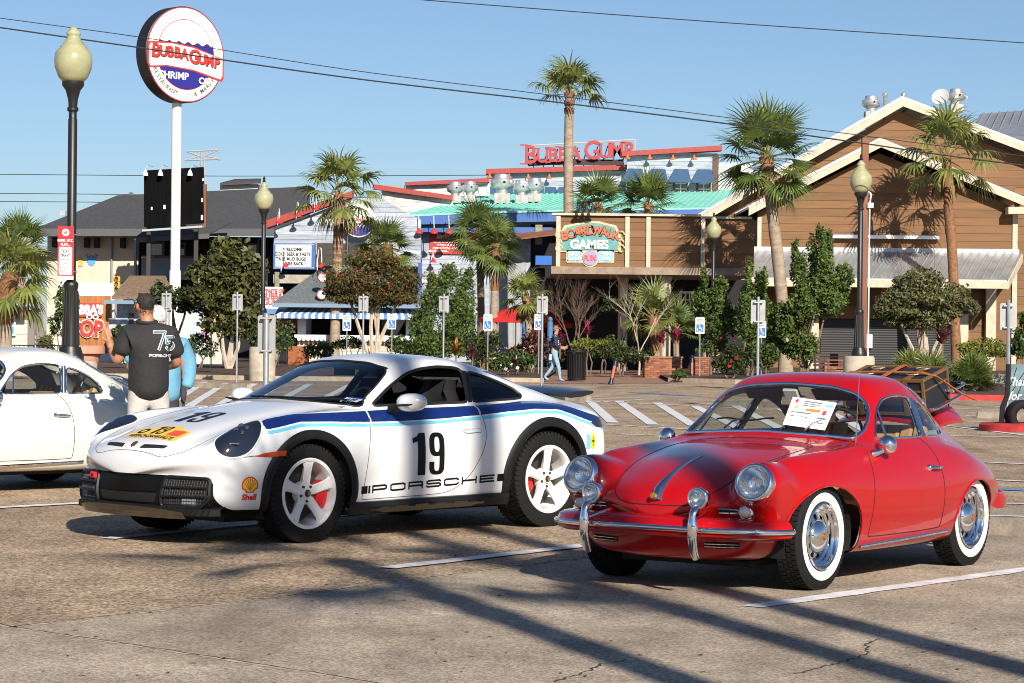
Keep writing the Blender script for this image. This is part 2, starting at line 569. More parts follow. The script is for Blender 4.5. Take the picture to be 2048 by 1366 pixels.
def leaves(name, blobs, n, size, m, parent=None, shell=.45, seed=1, aspect=.5, up=.3):
	"""n leaf faces spread through ellipsoid blobs [(c, r)], denser near their surface"""
	rg = np.random.RandomState(seed)
	vol = np.array([r[0]*r[1]*r[2] for c, r in blobs])**(2/3)
	cnt = np.maximum(4, (n*vol/vol.sum()).astype(int))
	P, N = [], []
	for (c, r), k in zip(blobs, cnt):
		d = rg.normal(size=(k,3)); d /= np.linalg.norm(d, axis=1)[:, None]
		rad = 1-shell*rg.rand(k)**1.6*(rg.rand(k) < .9)
		bump = 1+.13*np.sin(d[:,0]*7+seed)*np.sin(d[:,1]*6+1)*1.2+.10*np.sin(d[:,2]*9+2*d[:,0]*5)
		P.append(np.array(c)+d*np.array(r)*(rad*bump)[:, None])
		N.append(d)
	P, N = np.concatenate(P), np.concatenate(N)
	k = len(P)
	nr = N*.55+rg.normal(size=(k,3))*.75+np.array([0,0,up]); nr /= np.linalg.norm(nr, axis=1)[:, None]
	a = np.cross(nr, rg.normal(size=(k,3))); a /= np.linalg.norm(a, axis=1)[:, None]+1e-9
	b = np.cross(nr, a)
	s = size*(.45+1.1*rg.rand(k)**1.5)[:, None]
	V = np.stack([P-a*s, P-b*s*aspect, P+a*s, P+b*s*aspect], 1).reshape(-1, 3)
	me = bpy.data.meshes.new(name)
	me.vertices.add(4*k); me.vertices.foreach_set('co', V.astype(np.float32).ravel())
	me.loops.add(4*k); me.loops.foreach_set('vertex_index', np.arange(4*k, dtype=np.int32))
	me.polygons.add(k); me.polygons.foreach_set('loop_start', np.arange(0, 4*k, 4, dtype=np.int32))
	try: me.polygons.foreach_set('loop_total', np.full(k, 4, dtype=np.int32))
	except Exception: pass
	me.update(calc_edges=True)
	me.materials.append(m)
	return link(name, me, parent)
def branch(mb, p, d, L, r, depth, rg, spread=.6, ends=None, kids=3, up=.15, segs=4, n=6):
	pts, rr = [Vector(p)], [r]
	d = Vector(d).normalized()
	for i in range(segs):
		d = (d+Vector((rg.uniform(-1,1), rg.uniform(-1,1), rg.uniform(-.5,1)*up*2))*.16).normalized()
		pts.append(pts[-1]+d*L/segs); rr.append(r*(1-.45*(i+1)/segs))
	mb.tube(pts, rr, n)
	if depth <= 0:
		if ends is not None: ends.append(pts[-1])
		return
	for k in range(kids):
		t = rg.randint(max(1, segs-2), segs)
		a = rg.uniform(0, 2*math.pi)
		s = Vector((math.cos(a), math.sin(a), rg.uniform(-.1,.6)))
		branch(mb, pts[t], d*(1-spread*.5)+s*spread, L*rg.uniform(.55,.8), rr[t]*.68, depth-1, rg, spread, ends, kids, up, max(3, segs-1), max(4, n-1))
def clumps(blobs, k, seed):
	rg = random.Random(seed*7+1); out = []
	for c, r in blobs:
		out.append((c, tuple(q*.72 for q in r)))
		for i in range(k):
			a, b = rg.uniform(0, 6.28), math.asin(rg.uniform(-.7, 1))
			d = (math.cos(a)*math.cos(b), math.sin(a)*math.cos(b), math.sin(b))
			f = rg.uniform(.28, .46); e = rg.uniform(.60, .86)
			out.append((tuple(c[j]+d[j]*r[j]*e for j in range(3)), tuple(r[j]*f*rg.uniform(.8, 1.2) for j in range(3))))
	return out
def shrub(name, base, blobs, n, size, m, label, cat='shrub', group=None, stems=4, seed=1, stem_m=None, stem_r=.05, aspect=.5, shell=.5, k=9):
	root = empty(name, base, 0, label, cat, group)
	stemb = blobs
	blobs = clumps(blobs, k, seed)
	cr = leaves('crown', blobs, n, size, m, root, seed=seed, aspect=aspect, shell=shell)
	mb = MB(); rg = random.Random(seed)
	top = max(c[2] for c, r in blobs)
	for k in range(stems):
		a = 2*math.pi*k/stems+rg.random()
		c, r = stemb[k % len(stemb)]
		e = Vector(c)
		b = Vector((.08*math.cos(a), .08*math.sin(a), -.02))
		mb.tube([b, b.lerp(e, .4)+Vector((.1*math.cos(a), .1*math.sin(a), 0)), b.lerp(e, .75), e], [stem_r, stem_r*.8, stem_r*.6, stem_r*.3], 6)
	mb.build('trunk', stem_m or M_BARK, root, smooth=True)
	return root
M_FROND = leaf_mat('palm_frond', (.055,.095,.022), (.17,.215,.055), .4, .5, .25)
M_FROND_Y = leaf_mat('palm_frond_yellow', (.085,.125,.028), (.26,.28,.075), .4, .5, .25)
M_FROND_DRY = leaf_mat('palm_frond_dry', (.24,.17,.08), (.36,.27,.13), .7, .2, .1)
M_TRUNK = mat('palm_trunk_grey', (.30,.235,.175), .9, var=.3, vscale=3, bump=.6, bscale=22, stretch=(1,1,3))
M_BOOT = mat('palm_boot_orange', (.22,.105,.048), .85, var=.45, vscale=9, bump=.6, bscale=30)
def fan(mb, p, d, pet, R_, nl, droop, rg, width=.035, spread=R(115), curl=0.0):
	"""one fan frond: stalk from p along d, then leaflets radiating"""
	d = Vector(d).normalized()
	sag = Vector((0,0,-1))
	e = p+d*pet+sag*pet*.12*droop
	mb.mi = 1
	mb.tube([p, p.lerp(e, .5)+Vector((0,0,.04*pet)), e], [.022,.016,.012], 4, cap=False)
	mb.mi = 0
	ax = (e-p).normalized()
	side = ax.cross(Vector((0,0,1)))
	if side.length < .05: side = Vector((1,0,0))
	side.normalize(); nrm = side.cross(ax).normalized()
	tw = rg.uniform(-.5,.5)
	side, nrm = side*math.cos(tw)+nrm*math.sin(tw), nrm*math.cos(tw)-side*math.sin(tw)
	for k in range(nl):
		a = spread*(2*k/(nl-1)-1)
		L = R_*(1-.30*(abs(a)/spread)**2)*rg.uniform(.86,1.06)
		t = (ax*math.cos(a)+side*math.sin(a)).normalized()
		w = (nrm.cross(t)).normalized()*width
		pts = []
		q = Vector(e); v = t.copy()
		for i in range(4):
			pts.append(q.copy())
			v = (v+sag*droop*(.06+.42*i)*(.4+.8*rg.random())).normalized()
			q = q+v*L/3
		fold = nrm*width*.5
		vs = [pts[0]-w*.35, pts[0]+w*.35, pts[1]-w+fold, pts[1]+w+fold, pts[2]-w*.6, pts[2]+w*.6, pts[3]]
		mb.add(vs, [(0,1,3,2),(2,3,5,4),(4,5,6)])
def palm(name, base, pts, r0, r1, label, group, crown=40, R_=.95, pet=.9, droop=.5, nl=20, seed=1, boots=.25, low=-50, high=88, fr_m=None, trunk_m=None, width=.035, cat='palm tree', boot_r=1.25, dry=6, fan_up=0.0):
	root = empty(name, base, 0, label, cat, group)
	rg = random.Random(seed)
	P = [Vector(p) for p in pts]
	ts = np.linspace(0, len(P)-1, 26)
	C = [Vector(tuple(x)) for x in hermite(range(len(P)), np.array([tuple(p) for p in P]), ts)] if len(P) > 2 else [P[0].lerp(P[1], i/25) for i in range(26)]
	rr = []
	for i in range(26):
		u = i/25
		r = r0+(r1-r0)*u
		if u < .08: r *= 1.25-3*u
		r *= 1+.03*math.sin(i*2.1)
		rr.append(r)
	MB().tube(C, rr, 12).build('trunk', trunk_m or M_TRUNK, root, smooth=True)
	top = C[-1]
	if boots:
		mb = MB(); H = sum((C[i+1]-C[i]).length for i in range(25))
		m = int(26*boots)
		for i in range(26-m, 26):
			for k in range(7):
				a = 2*math.pi*(k/7+i*.37)
				dirv = Vector((math.cos(a), math.sin(a), .0))
				b = C[i]+dirv*rr[i]*.7
				mb.rings([[b+Vector((-dirv.y,dirv.x,0))*w*s_+dirv*o+Vector((0,0,z)) for s_, o in ((-1,0),(1,0),(.7,.03),(-.7,.03))] for w, o, z in ((.07,0,-.05),(.06,.05,.12),(.03,.10,.24))])
				for j in range(8, 12):
					pass
			mb.tube([C[i]-Vector((0,0,.1)), C[i]+Vector((0,0,.14))], [rr[i]*boot_r*.9, rr[i]*boot_r], 9)
		mb.build('leaf_bases', M_BOOT, root, smooth=40)
	mb = MB()
	for k in range(crown):
		u = (k+.5)/crown
		el = R(low+(high-low)*(u**.85))
		a = k*2.39996+rg.uniform(-.25,.25)
		d = Vector((math.cos(a)*math.cos(el), math.sin(a)*math.cos(el), math.sin(el)))
		fan(mb, top+Vector((0,0,.1*u)), d, pet*rg.uniform(.8,1.15), R_*rg.uniform(.85,1.1), nl, droop*(1.15-.5*u), rg, width)
	mb.build('crown', [fr_m or M_FROND, mat('petiole', (.20,.20,.06), .6)], root)
	if dry:
		mb = MB()
		for k in range(dry):
			a = k*2.39996*1.3+rg.uniform(-.4,.4)
			el = R(rg.uniform(-75,-48))
			d = Vector((math.cos(a)*math.cos(el), math.sin(a)*math.cos(el), math.sin(el)))
			fan(mb, top-Vector((0,0,.12)), d, pet*.6, R_*.7, 12, 1.2, rg, width, R(60))
		mb.build('dry_fronds', [M_FROND_DRY, mat('petiole_dry', (.25,.16,.07), .7)], root)
	return root
# ---- clapboard walls in a facing plane
def clip_half(poly, axis, val, keep_less):
	out = []
	n = len(poly)
	for i in range(n):
		a, b = poly[i], poly[(i+1) % n]
		ia = (a[axis] <= val) if keep_less else (a[axis] >= val)
		ib = (b[axis] <= val) if keep_less else (b[axis] >= val)
		if ia: out.append(a)
		if ia != ib:
			t = (val-a[axis])/(b[axis]-a[axis])
			out.append((a[0]+t*(b[0]-a[0]), a[1]+t*(b[1]-a[1])))
	return out
def boards(parent, poly, Yf, pitch, m, name='board', proud=.03, gap=.012, M=None, vertical=False):
	"""clapboards over polygon (X,Z) on the plane y=Yf facing -y; each board its own object"""
	ax = 0 if vertical else 1
	lo = min(p[ax] for p in poly); hi = max(p[ax] for p in poly)
	k = max(1, int(math.ceil((hi-lo)/pitch-1e-4)))
	out = []
	for i in range(k):
		a, b = lo+i*pitch, min(hi, lo+(i+1)*pitch-gap*0)
		q = clip_half(clip_half(poly, ax, a, False), ax, b, True)
		if len(q) < 3: continue
		qq = []
		for p in q:
			if not qq or abs(p[0]-qq[-1][0])+abs(p[1]-qq[-1][1]) > 1e-5: qq.append(p)
		if len(qq) > 2 and abs(qq[0][0]-qq[-1][0])+abs(qq[0][1]-qq[-1][1]) < 1e-5: qq.pop()
		if len(qq) < 3: continue
		n = len(qq)
		f = lambda p: Yf-proud*(1-.75*(p[ax]-a)/max(1e-6, b-a)) if not vertical else Yf-(proud if i % 2 else proud*.35)
		vs = [(p[0], f(p), p[1]) for p in qq]+[(p[0], Yf+.01, p[1]) for p in qq]
		ar = sum(qq[j][0]*qq[(j+1) % n][1]-qq[(j+1) % n][0]*qq[j][1] for j in range(n))
		order = list(range(n)) if ar > 0 else list(range(n-1, -1, -1))
		fs = [tuple(order)]
		for j in range(n):
			u, w = order[j], order[(j+1) % n]
			fs.append((w, u, u+n, w+n))
		mb = MB().add(vs, fs, M)
		out.append(mb.build(name, m, parent))
	return out
def rect(x0, z0, x1, z1): return [(x0,z0),(x1,z0),(x1,z1),(x0,z1)]
def boxo(name, a, b, m, parent, M=None, bev=0):
	lo = [min(p, q) for p, q in zip(a, b)]; hi = [max(p, q) for p, q in zip(a, b)]
	mb = MB()
	return (mb.bev(lo, hi, bev, M) if bev else mb.box(lo, hi, M)).build(name, m, parent)
def sign_text(parent, s, c, size, m, name='lettering', bold=0.0, xs=1.0, ext=.004, M=None, spacing=1.0, rot=None):
	"""upright lettering facing -y, centred at c"""
	vs, fs = text_mesh(s, size, bold, ext=ext, xs=xs, spacing=spacing)
	my = (min(v[1] for v in vs)+max(v[1] for v in vs))/2; mx = (min(v[0] for v in vs)+max(v[0] for v in vs))/2
	vs = [(a-mx, b-my, d) for a, b, d in vs]
	X = TR(*c) @ RX(R(90))
	if rot is not None: X = TR(*c) @ rot @ RX(R(90))
	if M is not None: X = M @ X
	return MB().add(vs, fs, X).build(name, m, parent)
def thick_poly(name, pts, d, m, parent):
	"""planar polygon given in 3-D, thickened by vector d"""
	d = Vector(d); n = len(pts); P = [Vector(p) for p in pts]
	fs = [tuple(range(n)), tuple(range(2*n-1, n-1, -1))]
	for k in range(n):
		j = (k+1) % n
		fs.append((j, k, n+k, n+j))
	mb = MB().add(P+[p+d for p in P], fs)
	bm = bmesh.new(); me = bpy.data.meshes.new(name); me.from_pydata(mb.v, [], mb.f)
	bm.from_mesh(me); bmesh.ops.recalc_face_normals(bm, faces=bm.faces); bm.to_mesh(me); bm.free()
	me.materials.append(m)
	return link(name, me, parent)
# ---- people
def skin(joints, edges, sub=2):
	me = bpy.data.meshes.new('s')
	names = list(joints)
	me.from_pydata([joints[k][0] for k in names], [(names.index(a), names.index(b)) for a, b in edges], [])
	o = bpy.data.objects.new('s', me); COL.objects.link(o)
	o.modifiers.new('skin', 'SKIN')
	for v, k in zip(me.skin_vertices[0].data, names):
		r = joints[k][1]
		v.radius = r if isinstance(r, tuple) else (r, r)
	me.skin_vertices[0].data[0].use_root = True
	sb = o.modifiers.new('sub', 'SUBSURF'); sb.levels = sub; sb.render_levels = sub
	dg = bpy.context.evaluated_depsgraph_get()
	ev = o.evaluated_get(dg)
	out = bpy.data.meshes.new_from_object(ev, depsgraph=dg)
	bpy.data.objects.remove(o)
	out.polygons.foreach_set('use_smooth', [True]*len(out.polygons))
	return out
# ------------------------------------------------------------------ ground, markings, kerbs
def lot_mat(name, base, dark, light, speck, sscale, patch=.35):
	m = bpy.data.materials.new(name); m.use_nodes = True
	t = m.node_tree; b = t.nodes['Principled BSDF']; N = t.nodes.new; Lk = t.links.new
	tc = N('ShaderNodeTexCoord')
	def noise(sc, det, rough=.6, st=None):
		mp = N('ShaderNodeMapping'); Lk(tc.outputs['Object'], mp.inputs['Vector'])
		if st: mp.inputs['Scale'].default_value = st
		n = N('ShaderNodeTexNoise'); n.inputs['Scale'].default_value = sc; n.inputs['Detail'].default_value = det; n.inputs['Roughness'].default_value = rough
		Lk(mp.outputs[0], n.inputs['Vector']); return n.outputs['Fac']
	def ramp(f, p0, p1, c0, c1):
		r = N('ShaderNodeValToRGB'); r.color_ramp.elements[0].position = p0; r.color_ramp.elements[1].position = p1
		r.color_ramp.elements[0].color = (*c0, 1); r.color_ramp.elements[1].color = (*c1, 1); Lk(f, r.inputs[0]); return r.outputs[0]
	def mul(a, bb, fac=1.0, mode='MULTIPLY'):
		x = N('ShaderNodeMix'); x.data_type = 'RGBA'; x.blend_type = mode; x.inputs['Factor'].default_value = fac
		Lk(a, x.inputs['A']); Lk(bb, x.inputs['B']); return x.outputs['Result']
	big = ramp(noise(.35, 5, .62), .30, .70, dark, light)
	tone = ramp(noise(1.7, 6, .7, (1,.6,1)), .33, .66, (1-patch,)*3, (1+patch*.5,)*3)
	c = mul(big, tone)
	v = N('ShaderNodeTexVoronoi'); v.inputs['Scale'].default_value = sscale; Lk(tc.outputs['Object'], v.inputs['Vector'])
	sep = N('ShaderNodeSeparateColor'); Lk(v.outputs['Color'], sep.inputs[0])
	gr = ramp(sep.outputs[0], .15, .95, (1-speck, 1-speck*1.05, 1-speck*1.1), (1+speck*.75, 1+speck*.62, 1+speck*.5))
	c = mul(c, gr)
	c = mul(c, ramp(noise(sscale*1.9, 2), .35, .68, (1-speck*.6,)*3, (1+speck*.4,)*3))
	st = ramp(noise(.9, 3, .5, (1.0,.22,1)), .55, .72, (1,1,1), (.62,.60,.59))
	c = mul(c, st)
	Lk(c, b.inputs['Base Color'])
	b.inputs['Roughness'].default_value = .85; b.inputs['Specular IOR Level'].default_value = .25
	bp = N('ShaderNodeBump'); bp.inputs['Strength'].default_value = .5; bp.inputs['Distance'].default_value = .006
	Lk(sep.outputs[1], bp.inputs['Height']); Lk(bp.outputs[0], b.inputs['Normal'])
	MATS[name] = m
	return m
M_AGG = lot_mat('exposed_aggregate', None, (.36,.275,.195), (.52,.42,.31), .58, 62)
M_SLAB = lot_mat('worn_concrete', None, (.35,.297,.235), (.50,.435,.355), .42, 95)
lot = tag(MB().quad((-900,-80,0),(900,-80,0),(900,2600,0),(-900,2600,0)).build('parking_lot', M_AGG), kind='structure')
jA = [ground(20,1256), ground(560,1196), ground(1060,1131), ground(1700,1048), ground(2300,985)]
slab = tag(MB().add([(v.x, v.y, .004) for v in [Vector((-30, jA[0].y-1.2, 0))]+[Vector(p) for p in jA]+[Vector((30, jA[-1].y+2, 0)), Vector((30,-40,0)), Vector((-30,-40,0))]], [tuple(range(8, -1, -1))]).build('near_slab', M_SLAB), kind='structure')
def ribbon(pts, w, z, name, m, parent, jitter=0.0, seed=1, step=None):
	"""flat strip of width w along ground points"""
	rg = random.Random(seed)
	P = [Vector(p) for p in pts]
	if step:
		Q = []
		for a, b in zip(P[:-1], P[1:]):
			k = max(1, int((b-a).length/step))
			Q += [a.lerp(b, i/k) for i in range(k)]
		P = Q+[P[-1]]
	mb = MB(); rows = []
	for i, p in enumerate(P):
		a, b = P[max(0, i-1)], P[min(len(P)-1, i+1)]
		t = (b-a); t.z = 0; t.normalize(); n = Vector((-t.y, t.x, 0))
		o = n*rg.uniform(-1,1)*jitter
		ww = w*(1+rg.uniform(-.5,.5)*(.25 if jitter == .005 else float(jitter > 0)))
		rows.append((p+o+n*ww/2, p+o-n*ww/2))
	for (a, b), (c, d) in zip(rows[:-1], rows[1:]):
		mb.quad(*[(v.x, v.y, z) for v in (b, d, c, a)])
	return mb.build(name, m, parent)
M_JOINT = mat('joint_dark', (.045,.038,.030), .95)
M_JOINTL = mat('joint_spalled', (.42,.35,.26), .95, var=.3, vscale=14)
jB = [ground(-60,1236), ground(20,1256), ground(330,1302), ground(640,1350), ground(900,1395)]
for k, line in enumerate((jA, jB)):
	ribbon(line, .045, .0055, 'spalled_edge', M_JOINTL, slab, .012, 3+k, .06)
	ribbon([p+Vector((.0,.012,0)) for p in line], .012, .0068, 'expansion_joint', M_JOINT, slab, .008, 9+k, .05)
ck = [(1480,1346),(1560,1330),(1660,1312),(1690,1300),(1700,1285),(1735,1305),(1748,1280)]
ribbon([ground(2048-(2048-1024-(x-1024))*1.0, y) for x, y in ((1110,1366),(1175,1345),(1205,1330),(1255,1322))], .010, .0066, 'crack', M_JOINT, slab, .012, 5, .03)
ribbon([ground(x, y) for x, y in ((1590,1350),(1640,1338),(1690,1325),(1715,1318),(1735,1308),(1732,1295),(1745,1285),(1760,1280))], .010, .0066, 'crack', M_JOINT, slab, .014, 6, .03)
M_LINE = mat('white_road_paint', (.66,.67,.69), .7, var=.28, vscale=7, col2=(.76,.77,.79))
M_BLUE = mat('blue_road_paint', (.10,.22,.42), .75, var=.3, vscale=3)
def stripe(a, b, w=.11, m=None, name='painted_line', z=.009):
	g0, g1 = ground(*a), ground(*b)
	return ribbon([g0, g1], w, z, name, m or M_LINE, lot, .005, int(a[0]) % 17, .12) if (g0.y < 30 or g1.y < 30) else ribbon([g0, g1], w, z, name, m or M_LINE, lot)
stripe((771,1138),(1500,1055), .15); stripe((1503,1216),(2350,1100), .15)
stripe((-60,1020),(420,993), .15)
stripe((215,1079),(900,1010), .14)
for a, b in (((1178,802),(1226,846)),((1238,803),(1306,850)),((1314,806),(1388,852)),((1388,812),(1480,858)),((1470,812),(1570,862)),((1560,818),(1660,866)),
			 ((1655,822),(1750,872)),((378,813),(452,766)),((428,817),(508,768)),((345,805),(410,764)),((478,818),(560,770)),((540,812),(620,768)),((620,812),(700,770))):
	stripe(a, b, .20)
for a, b in (((1100,799),(1480,817)),((1150,846),(1700,878)),((1060,796),(1640,806)),((1100,792),(1800,812)),((330,816),(640,826)),((340,764),(720,772)),((330,780),(700,790)),((1230,869),(1420,875)),
			 ((1200,790),(1700,800)),((1160,806),(1290,800)),((1900,842),(2150,852)),((1880,850),(2120,880)),((1900,872),(2150,878)),((1910,818),(2150,824)),((1940,826),(2150,832)),((1960,960),(2150,968)),((1960,925),(2150,934)),((1900,1030),(2150,1038)),((1990,1008),(2150,1010)),((1930,832),(2060,838)),((1945,812),(2080,816))):
	stripe(a, b, .12)
for a, b in (((1035,780),(1170,790)),((1265,785),(1400,793)),((200,770),(330,775)),((1900,975),(2150,985))):
	stripe(a, b, .35, M_BLUE, 'blue_line', .008)
M_MULCH = mat('bark_mulch', (.060,.034,.022), .95, var=.5, vscale=8, bump=.6, bscale=30)
M_KERB = mat('kerb_concrete', (.36,.29,.21), .9, var=.22, vscale=4, bump=.25, bscale=50)
M_KRED = mat('red_kerb_paint', (.42,.030,.025), .7, var=.3, vscale=5)
def bed(name, front, back, km, h=.14):
	F = [ground(*p) for p in front]
	pts = [Vector((p.x, p.y+.15, h-.02)) for p in F]+[Vector((p[0], p[1], h-.02)) for p in back]
	o = tag(MB().add(pts, [tuple(range(len(pts)))]).build(name, M_MULCH), kind='structure')
	if o.data.polygons[0].normal.z < 0: o.data.flip_normals()
	mb = MB()
	secs = []
	for p in F: secs.append([(p.x, p.y, .0), (p.x, p.y+.02, h), (p.x, p.y+.16, h), (p.x, p.y+.16, 0)])
	tag(MB().rings(secs).build('kerb', km), kind='structure')
	return o
bed('planting_bed', [(-260,746),(60,752),(230,756),(380,758),(520,761),(760,763),(1000,764),(1088,765)], [(4.0,150),(-40,150)], M_KERB)
bed('planting_bed', [(1336,764),(1470,768),(1700,772),(1900,778),(2200,786)], [(45,120),(6,120)], M_KERB)
bed('planting_bed', [(1690,794),(1890,800),(2010,802),(2300,808)], [(22,75),(9,75)], M_KRED)
wk = [ground(1088,767), ground(1336,767), Vector((9.5,118,0)), Vector((2.0,118,0))]
def brick_mat(name, c1, c2, mortar, sc):
	m = bpy.data.materials.new(name); m.use_nodes = True; t = m.node_tree; b = t.nodes['Principled BSDF']
	tc = t.nodes.new('ShaderNodeTexCoord'); mp = t.nodes.new('ShaderNodeMapping'); br = t.nodes.new('ShaderNodeTexBrick')
	mp.inputs['Rotation'].default_value = sc[1]
	t.links.new(tc.outputs['Object'], mp.inputs['Vector']); t.links.new(mp.outputs[0], br.inputs['Vector'])
	br.inputs['Color1'].default_value = (*c1, 1); br.inputs['Color2'].default_value = (*c2, 1); br.inputs['Mortar'].default_value = (*mortar, 1)
	br.inputs['Scale'].default_value = sc[0]; br.inputs['Mortar Size'].default_value = .012
	t.links.new(br.outputs['Color'], b.inputs['Base Color']); b.inputs['Roughness'].default_value = .85
	MATS[name] = m
	return m
tag(MB().add([(p.x, p.y, .012) for p in wk], [(0,1,2,3)]).build('brick_pavement', brick_mat('paver_brick', (.22,.11,.07), (.30,.17,.11), (.20,.14,.10), (4.0, (0,0,0)))), kind='structure')
M_STOP = mat('wheel_stop_concrete', (.30,.255,.20), .9, var=.3, vscale=5, bump=.3, bscale=40)
def wheel_stop(a, b, label):
	A, Bq = ground(*a), ground(*b)
	d = (Bq-A); L = d.length; ang = math.atan2(d.y, d.x)
	secs = []
	for x in (0, .04, L-.04, L):
		e = .02 if x in (0, L) else 0
		secs.append([(x, -.09+e, 0), (x, -.055+e, .13-e), (x, .055-e, .13-e), (x, .09-e, 0)])
	o = MB().rings(secs).build('wheel_stop', M_STOP)
	o.location = A; o.rotation_euler = (0, 0, ang)
	return tag(o, label, 'wheel stop', 'concrete wheel stops in the bays')
wheel_stop((1962,1066),(2150,1082), 'stained concrete wheel stop just behind the red coupe tail')
wheel_stop((1955,836),(2150,842), 'concrete wheel stop beside the round red stand base')
wheel_stop((1098,800),(1180,803), 'concrete wheel stop beyond the rally car rear wing')
wheel_stop((300,771),(400,775), 'concrete wheel stop in line behind the black polo man')
wheel_stop((395,775),(500,779), 'concrete wheel stop nearest the mid lamp post footing')
wheel_stop((1480,812),(1580,817), 'concrete wheel stop seen through the red coupe windscreen')
rg = random.Random(12)
lit = MB()
for k in range(260):
	Y = 10.5+16*rg.random()**1.5; X = Y*rg.uniform(-.21,.21); a = rg.uniform(0, 6.28); s_ = rg.uniform(.006,.02)
	c, n_ = math.cos(a)*s_, math.sin(a)*s_
	lit.add([(X-c,Y-n_,.007),(X+n_*.5,Y-c*.5,.010),(X+c,Y+n_,.008),(X-n_*.5,Y+c*.5,.012)], [(0,1,2,3)])
tag(lit.build('litter', leaf_mat('dry_litter', (.04,.028,.018), (.20,.13,.06), .9, .1, .05)), 'scattered dry leaf bits and grit on the paving', 'litter', kind='stuff')
# ------------------------------------------------------------------ buildings
M_BROWN = mat('brown_clapboard', (.168,.083,.033), .75, objvar=.13, var=.16, vscale=2.2, stretch=(.25,1,3), bump=.1, bscale=30)
M_CREAMT = mat('cream_trim', (.50,.43,.33), .75, var=.14, vscale=2.5)
M_METAL = mat('galvanised_roof', (.38,.39,.40), .42, .55, var=.2, vscale=1.2)
M_LAV = mat('weathered_lavender_board', (.33,.37,.43), .85, objvar=.15, var=.25, vscale=3, stretch=(.4,1,2.5), bump=.2, bscale=25)
M_WHITEB = mat('weathered_white_board', (.55,.55,.53), .85, objvar=.12, var=.4, vscale=3.5, stretch=(.5,1,2), bump=.2, bscale=25)
M_TRIMR = mat('red_trim', (.30,.036,.032), .6, var=.15, vscale=5)
M_TEAL = mat('teal_metal_roof', (.22,.60,.50), .5, var=.12, vscale=1.5)
M_BLUEF = mat('blue_fascia', (.035,.11,.33), .55, var=.1)
M_SHINGLE = mat('charcoal_shingle', (.052,.052,.056), .9, var=.4, vscale=7, stretch=(1,1,4), bump=.4, bscale=22)
M_STUCCO = mat('beige_stucco', (.56,.48,.39), .9, var=.08, vscale=1.5)
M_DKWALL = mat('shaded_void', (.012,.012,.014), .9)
M_WINDOW = mat('window_glass', (.02,.028,.04), .08, coat=.5)
M_WOODT = mat('brown_window_frame', (.10,.055,.035), .7)
M_AWN = mat('navy_canvas', (.035,.085,.17), .8, var=.12, vscale=5)
M_SILVER = mat('vent_aluminium', (.62,.63,.65), .35, .75, var=.12, vscale=5)
M_REDL = mat('lamp_red', (.55,.03,.025), .4)
M_WHT = mat('white_enamel', (.78,.78,.77), .45)
M_GREYW = mat('grey_corrugate', (.30,.31,.33), .6, .3, var=.15, vscale=3)
def XZ(px, py, Y):
	p = at(px, py, Y); return (p.x, p.z)
def PX(pts, Y): return [XZ(a, b, Y) for a, b in pts]
def goose(parent, p, h=.55, out=.55, m=None, arm=None, r=.17, side=0.0):
	"""gooseneck lamp: arm from p up and over, shade hanging outwards (towards -y)"""
	g = empty('gooseneck_lamp', p); g.parent = parent
	pts = [(side*.0,0,0),(side*.1,-.02,h*.6),(side*.4,-out*.30,h*1.0),(side*.8,-out*.75,h*.98),(side,-out,h*.6),(side,-out,h*.42)]
	pts = [tuple(q) for q in hermite(range(6), np.array(pts), np.linspace(0,5,16))]
	MB().tube(pts, .022, 6).build('lamp_arm', arm or M_WHT, g, smooth=True)
	MB().lathe([(r,-.10),(r*.92,-.06),(r*.45,.03),(r*.3,.12),(.03,.15)], 14, TR(side,-out,h*.30), cap=True).build('lamp_shade', m or M_REDL, g, smooth=40)
	return g
def vent(base, s, label, dish=False):
	"""mushroom roof exhaust fan on a kerb"""
	v = empty('roof_vent', base, 0, label, 'roof vent', 'aluminium roof vents')
	boxo('curb', (-.42*s,-.42*s,-.1*s),(.42*s,.42*s,.42*s), mat('vent_curb', (.34,.33,.32), .7, var=.3), v, bev=.03*s)
	MB().lathe([(.30*s,.40*s),(.32*s,.62*s),(.52*s,.72*s),(.60*s,.84*s),(.60*s,1.12*s),(.52*s,1.16*s),(.42*s,1.20*s),(.40*s,1.38*s),(.36*s,1.42*s),(.02,1.43*s)], 24, cap=True).build('fan_hood', M_SILVER, v, smooth=40)
	MB().lathe([(.07*s,0),(.07*s,.02)], 10, frame((.12*s,-.60*s,.98*s), (0,-1,0))).build('port', M_DKWALL, v)
	MB().tube([(.40*s,-.50*s,.95*s),(.62*s,-.50*s,.9*s),(.60*s,-.42*s,.45*s)], .03*s, 6).build('conduit', M_SILVER, v, smooth=True)
	return v
def window(parent, x0, z0, x1, z1, Y, fm, cols=2, rows=3, fw=.10):
	w = MB().box((x0,Y-.05,z0),(x1,Y+.02,z1)).build('window_pane', M_WINDOW, parent)
	for a, b in (((x0-fw,Y-.12,z0-fw),(x0,Y+.0,z1+fw)),((x1,Y-.12,z0-fw),(x1+fw,Y+.0,z1+fw)),((x0,Y-.12,z1),(x1,Y+.0,z1+fw)),((x0,Y-.12,z0-fw),(x1,Y+.0,z0))):
		boxo('window_frame', a, b, fm, w)
	for k in range(1, cols):
		x = x0+(x1-x0)*k/cols; boxo('glazing_bar', (x-.025,Y-.075,z0),(x+.025,Y-.052,z1), M_WHT, w)
	for k in range(1, rows):
		z = z0+(z1-z0)*k/rows; boxo('glazing_bar', (x0,Y-.078,z-.025),(x1,Y-.053,z+.025), M_WHT, w)
	return w
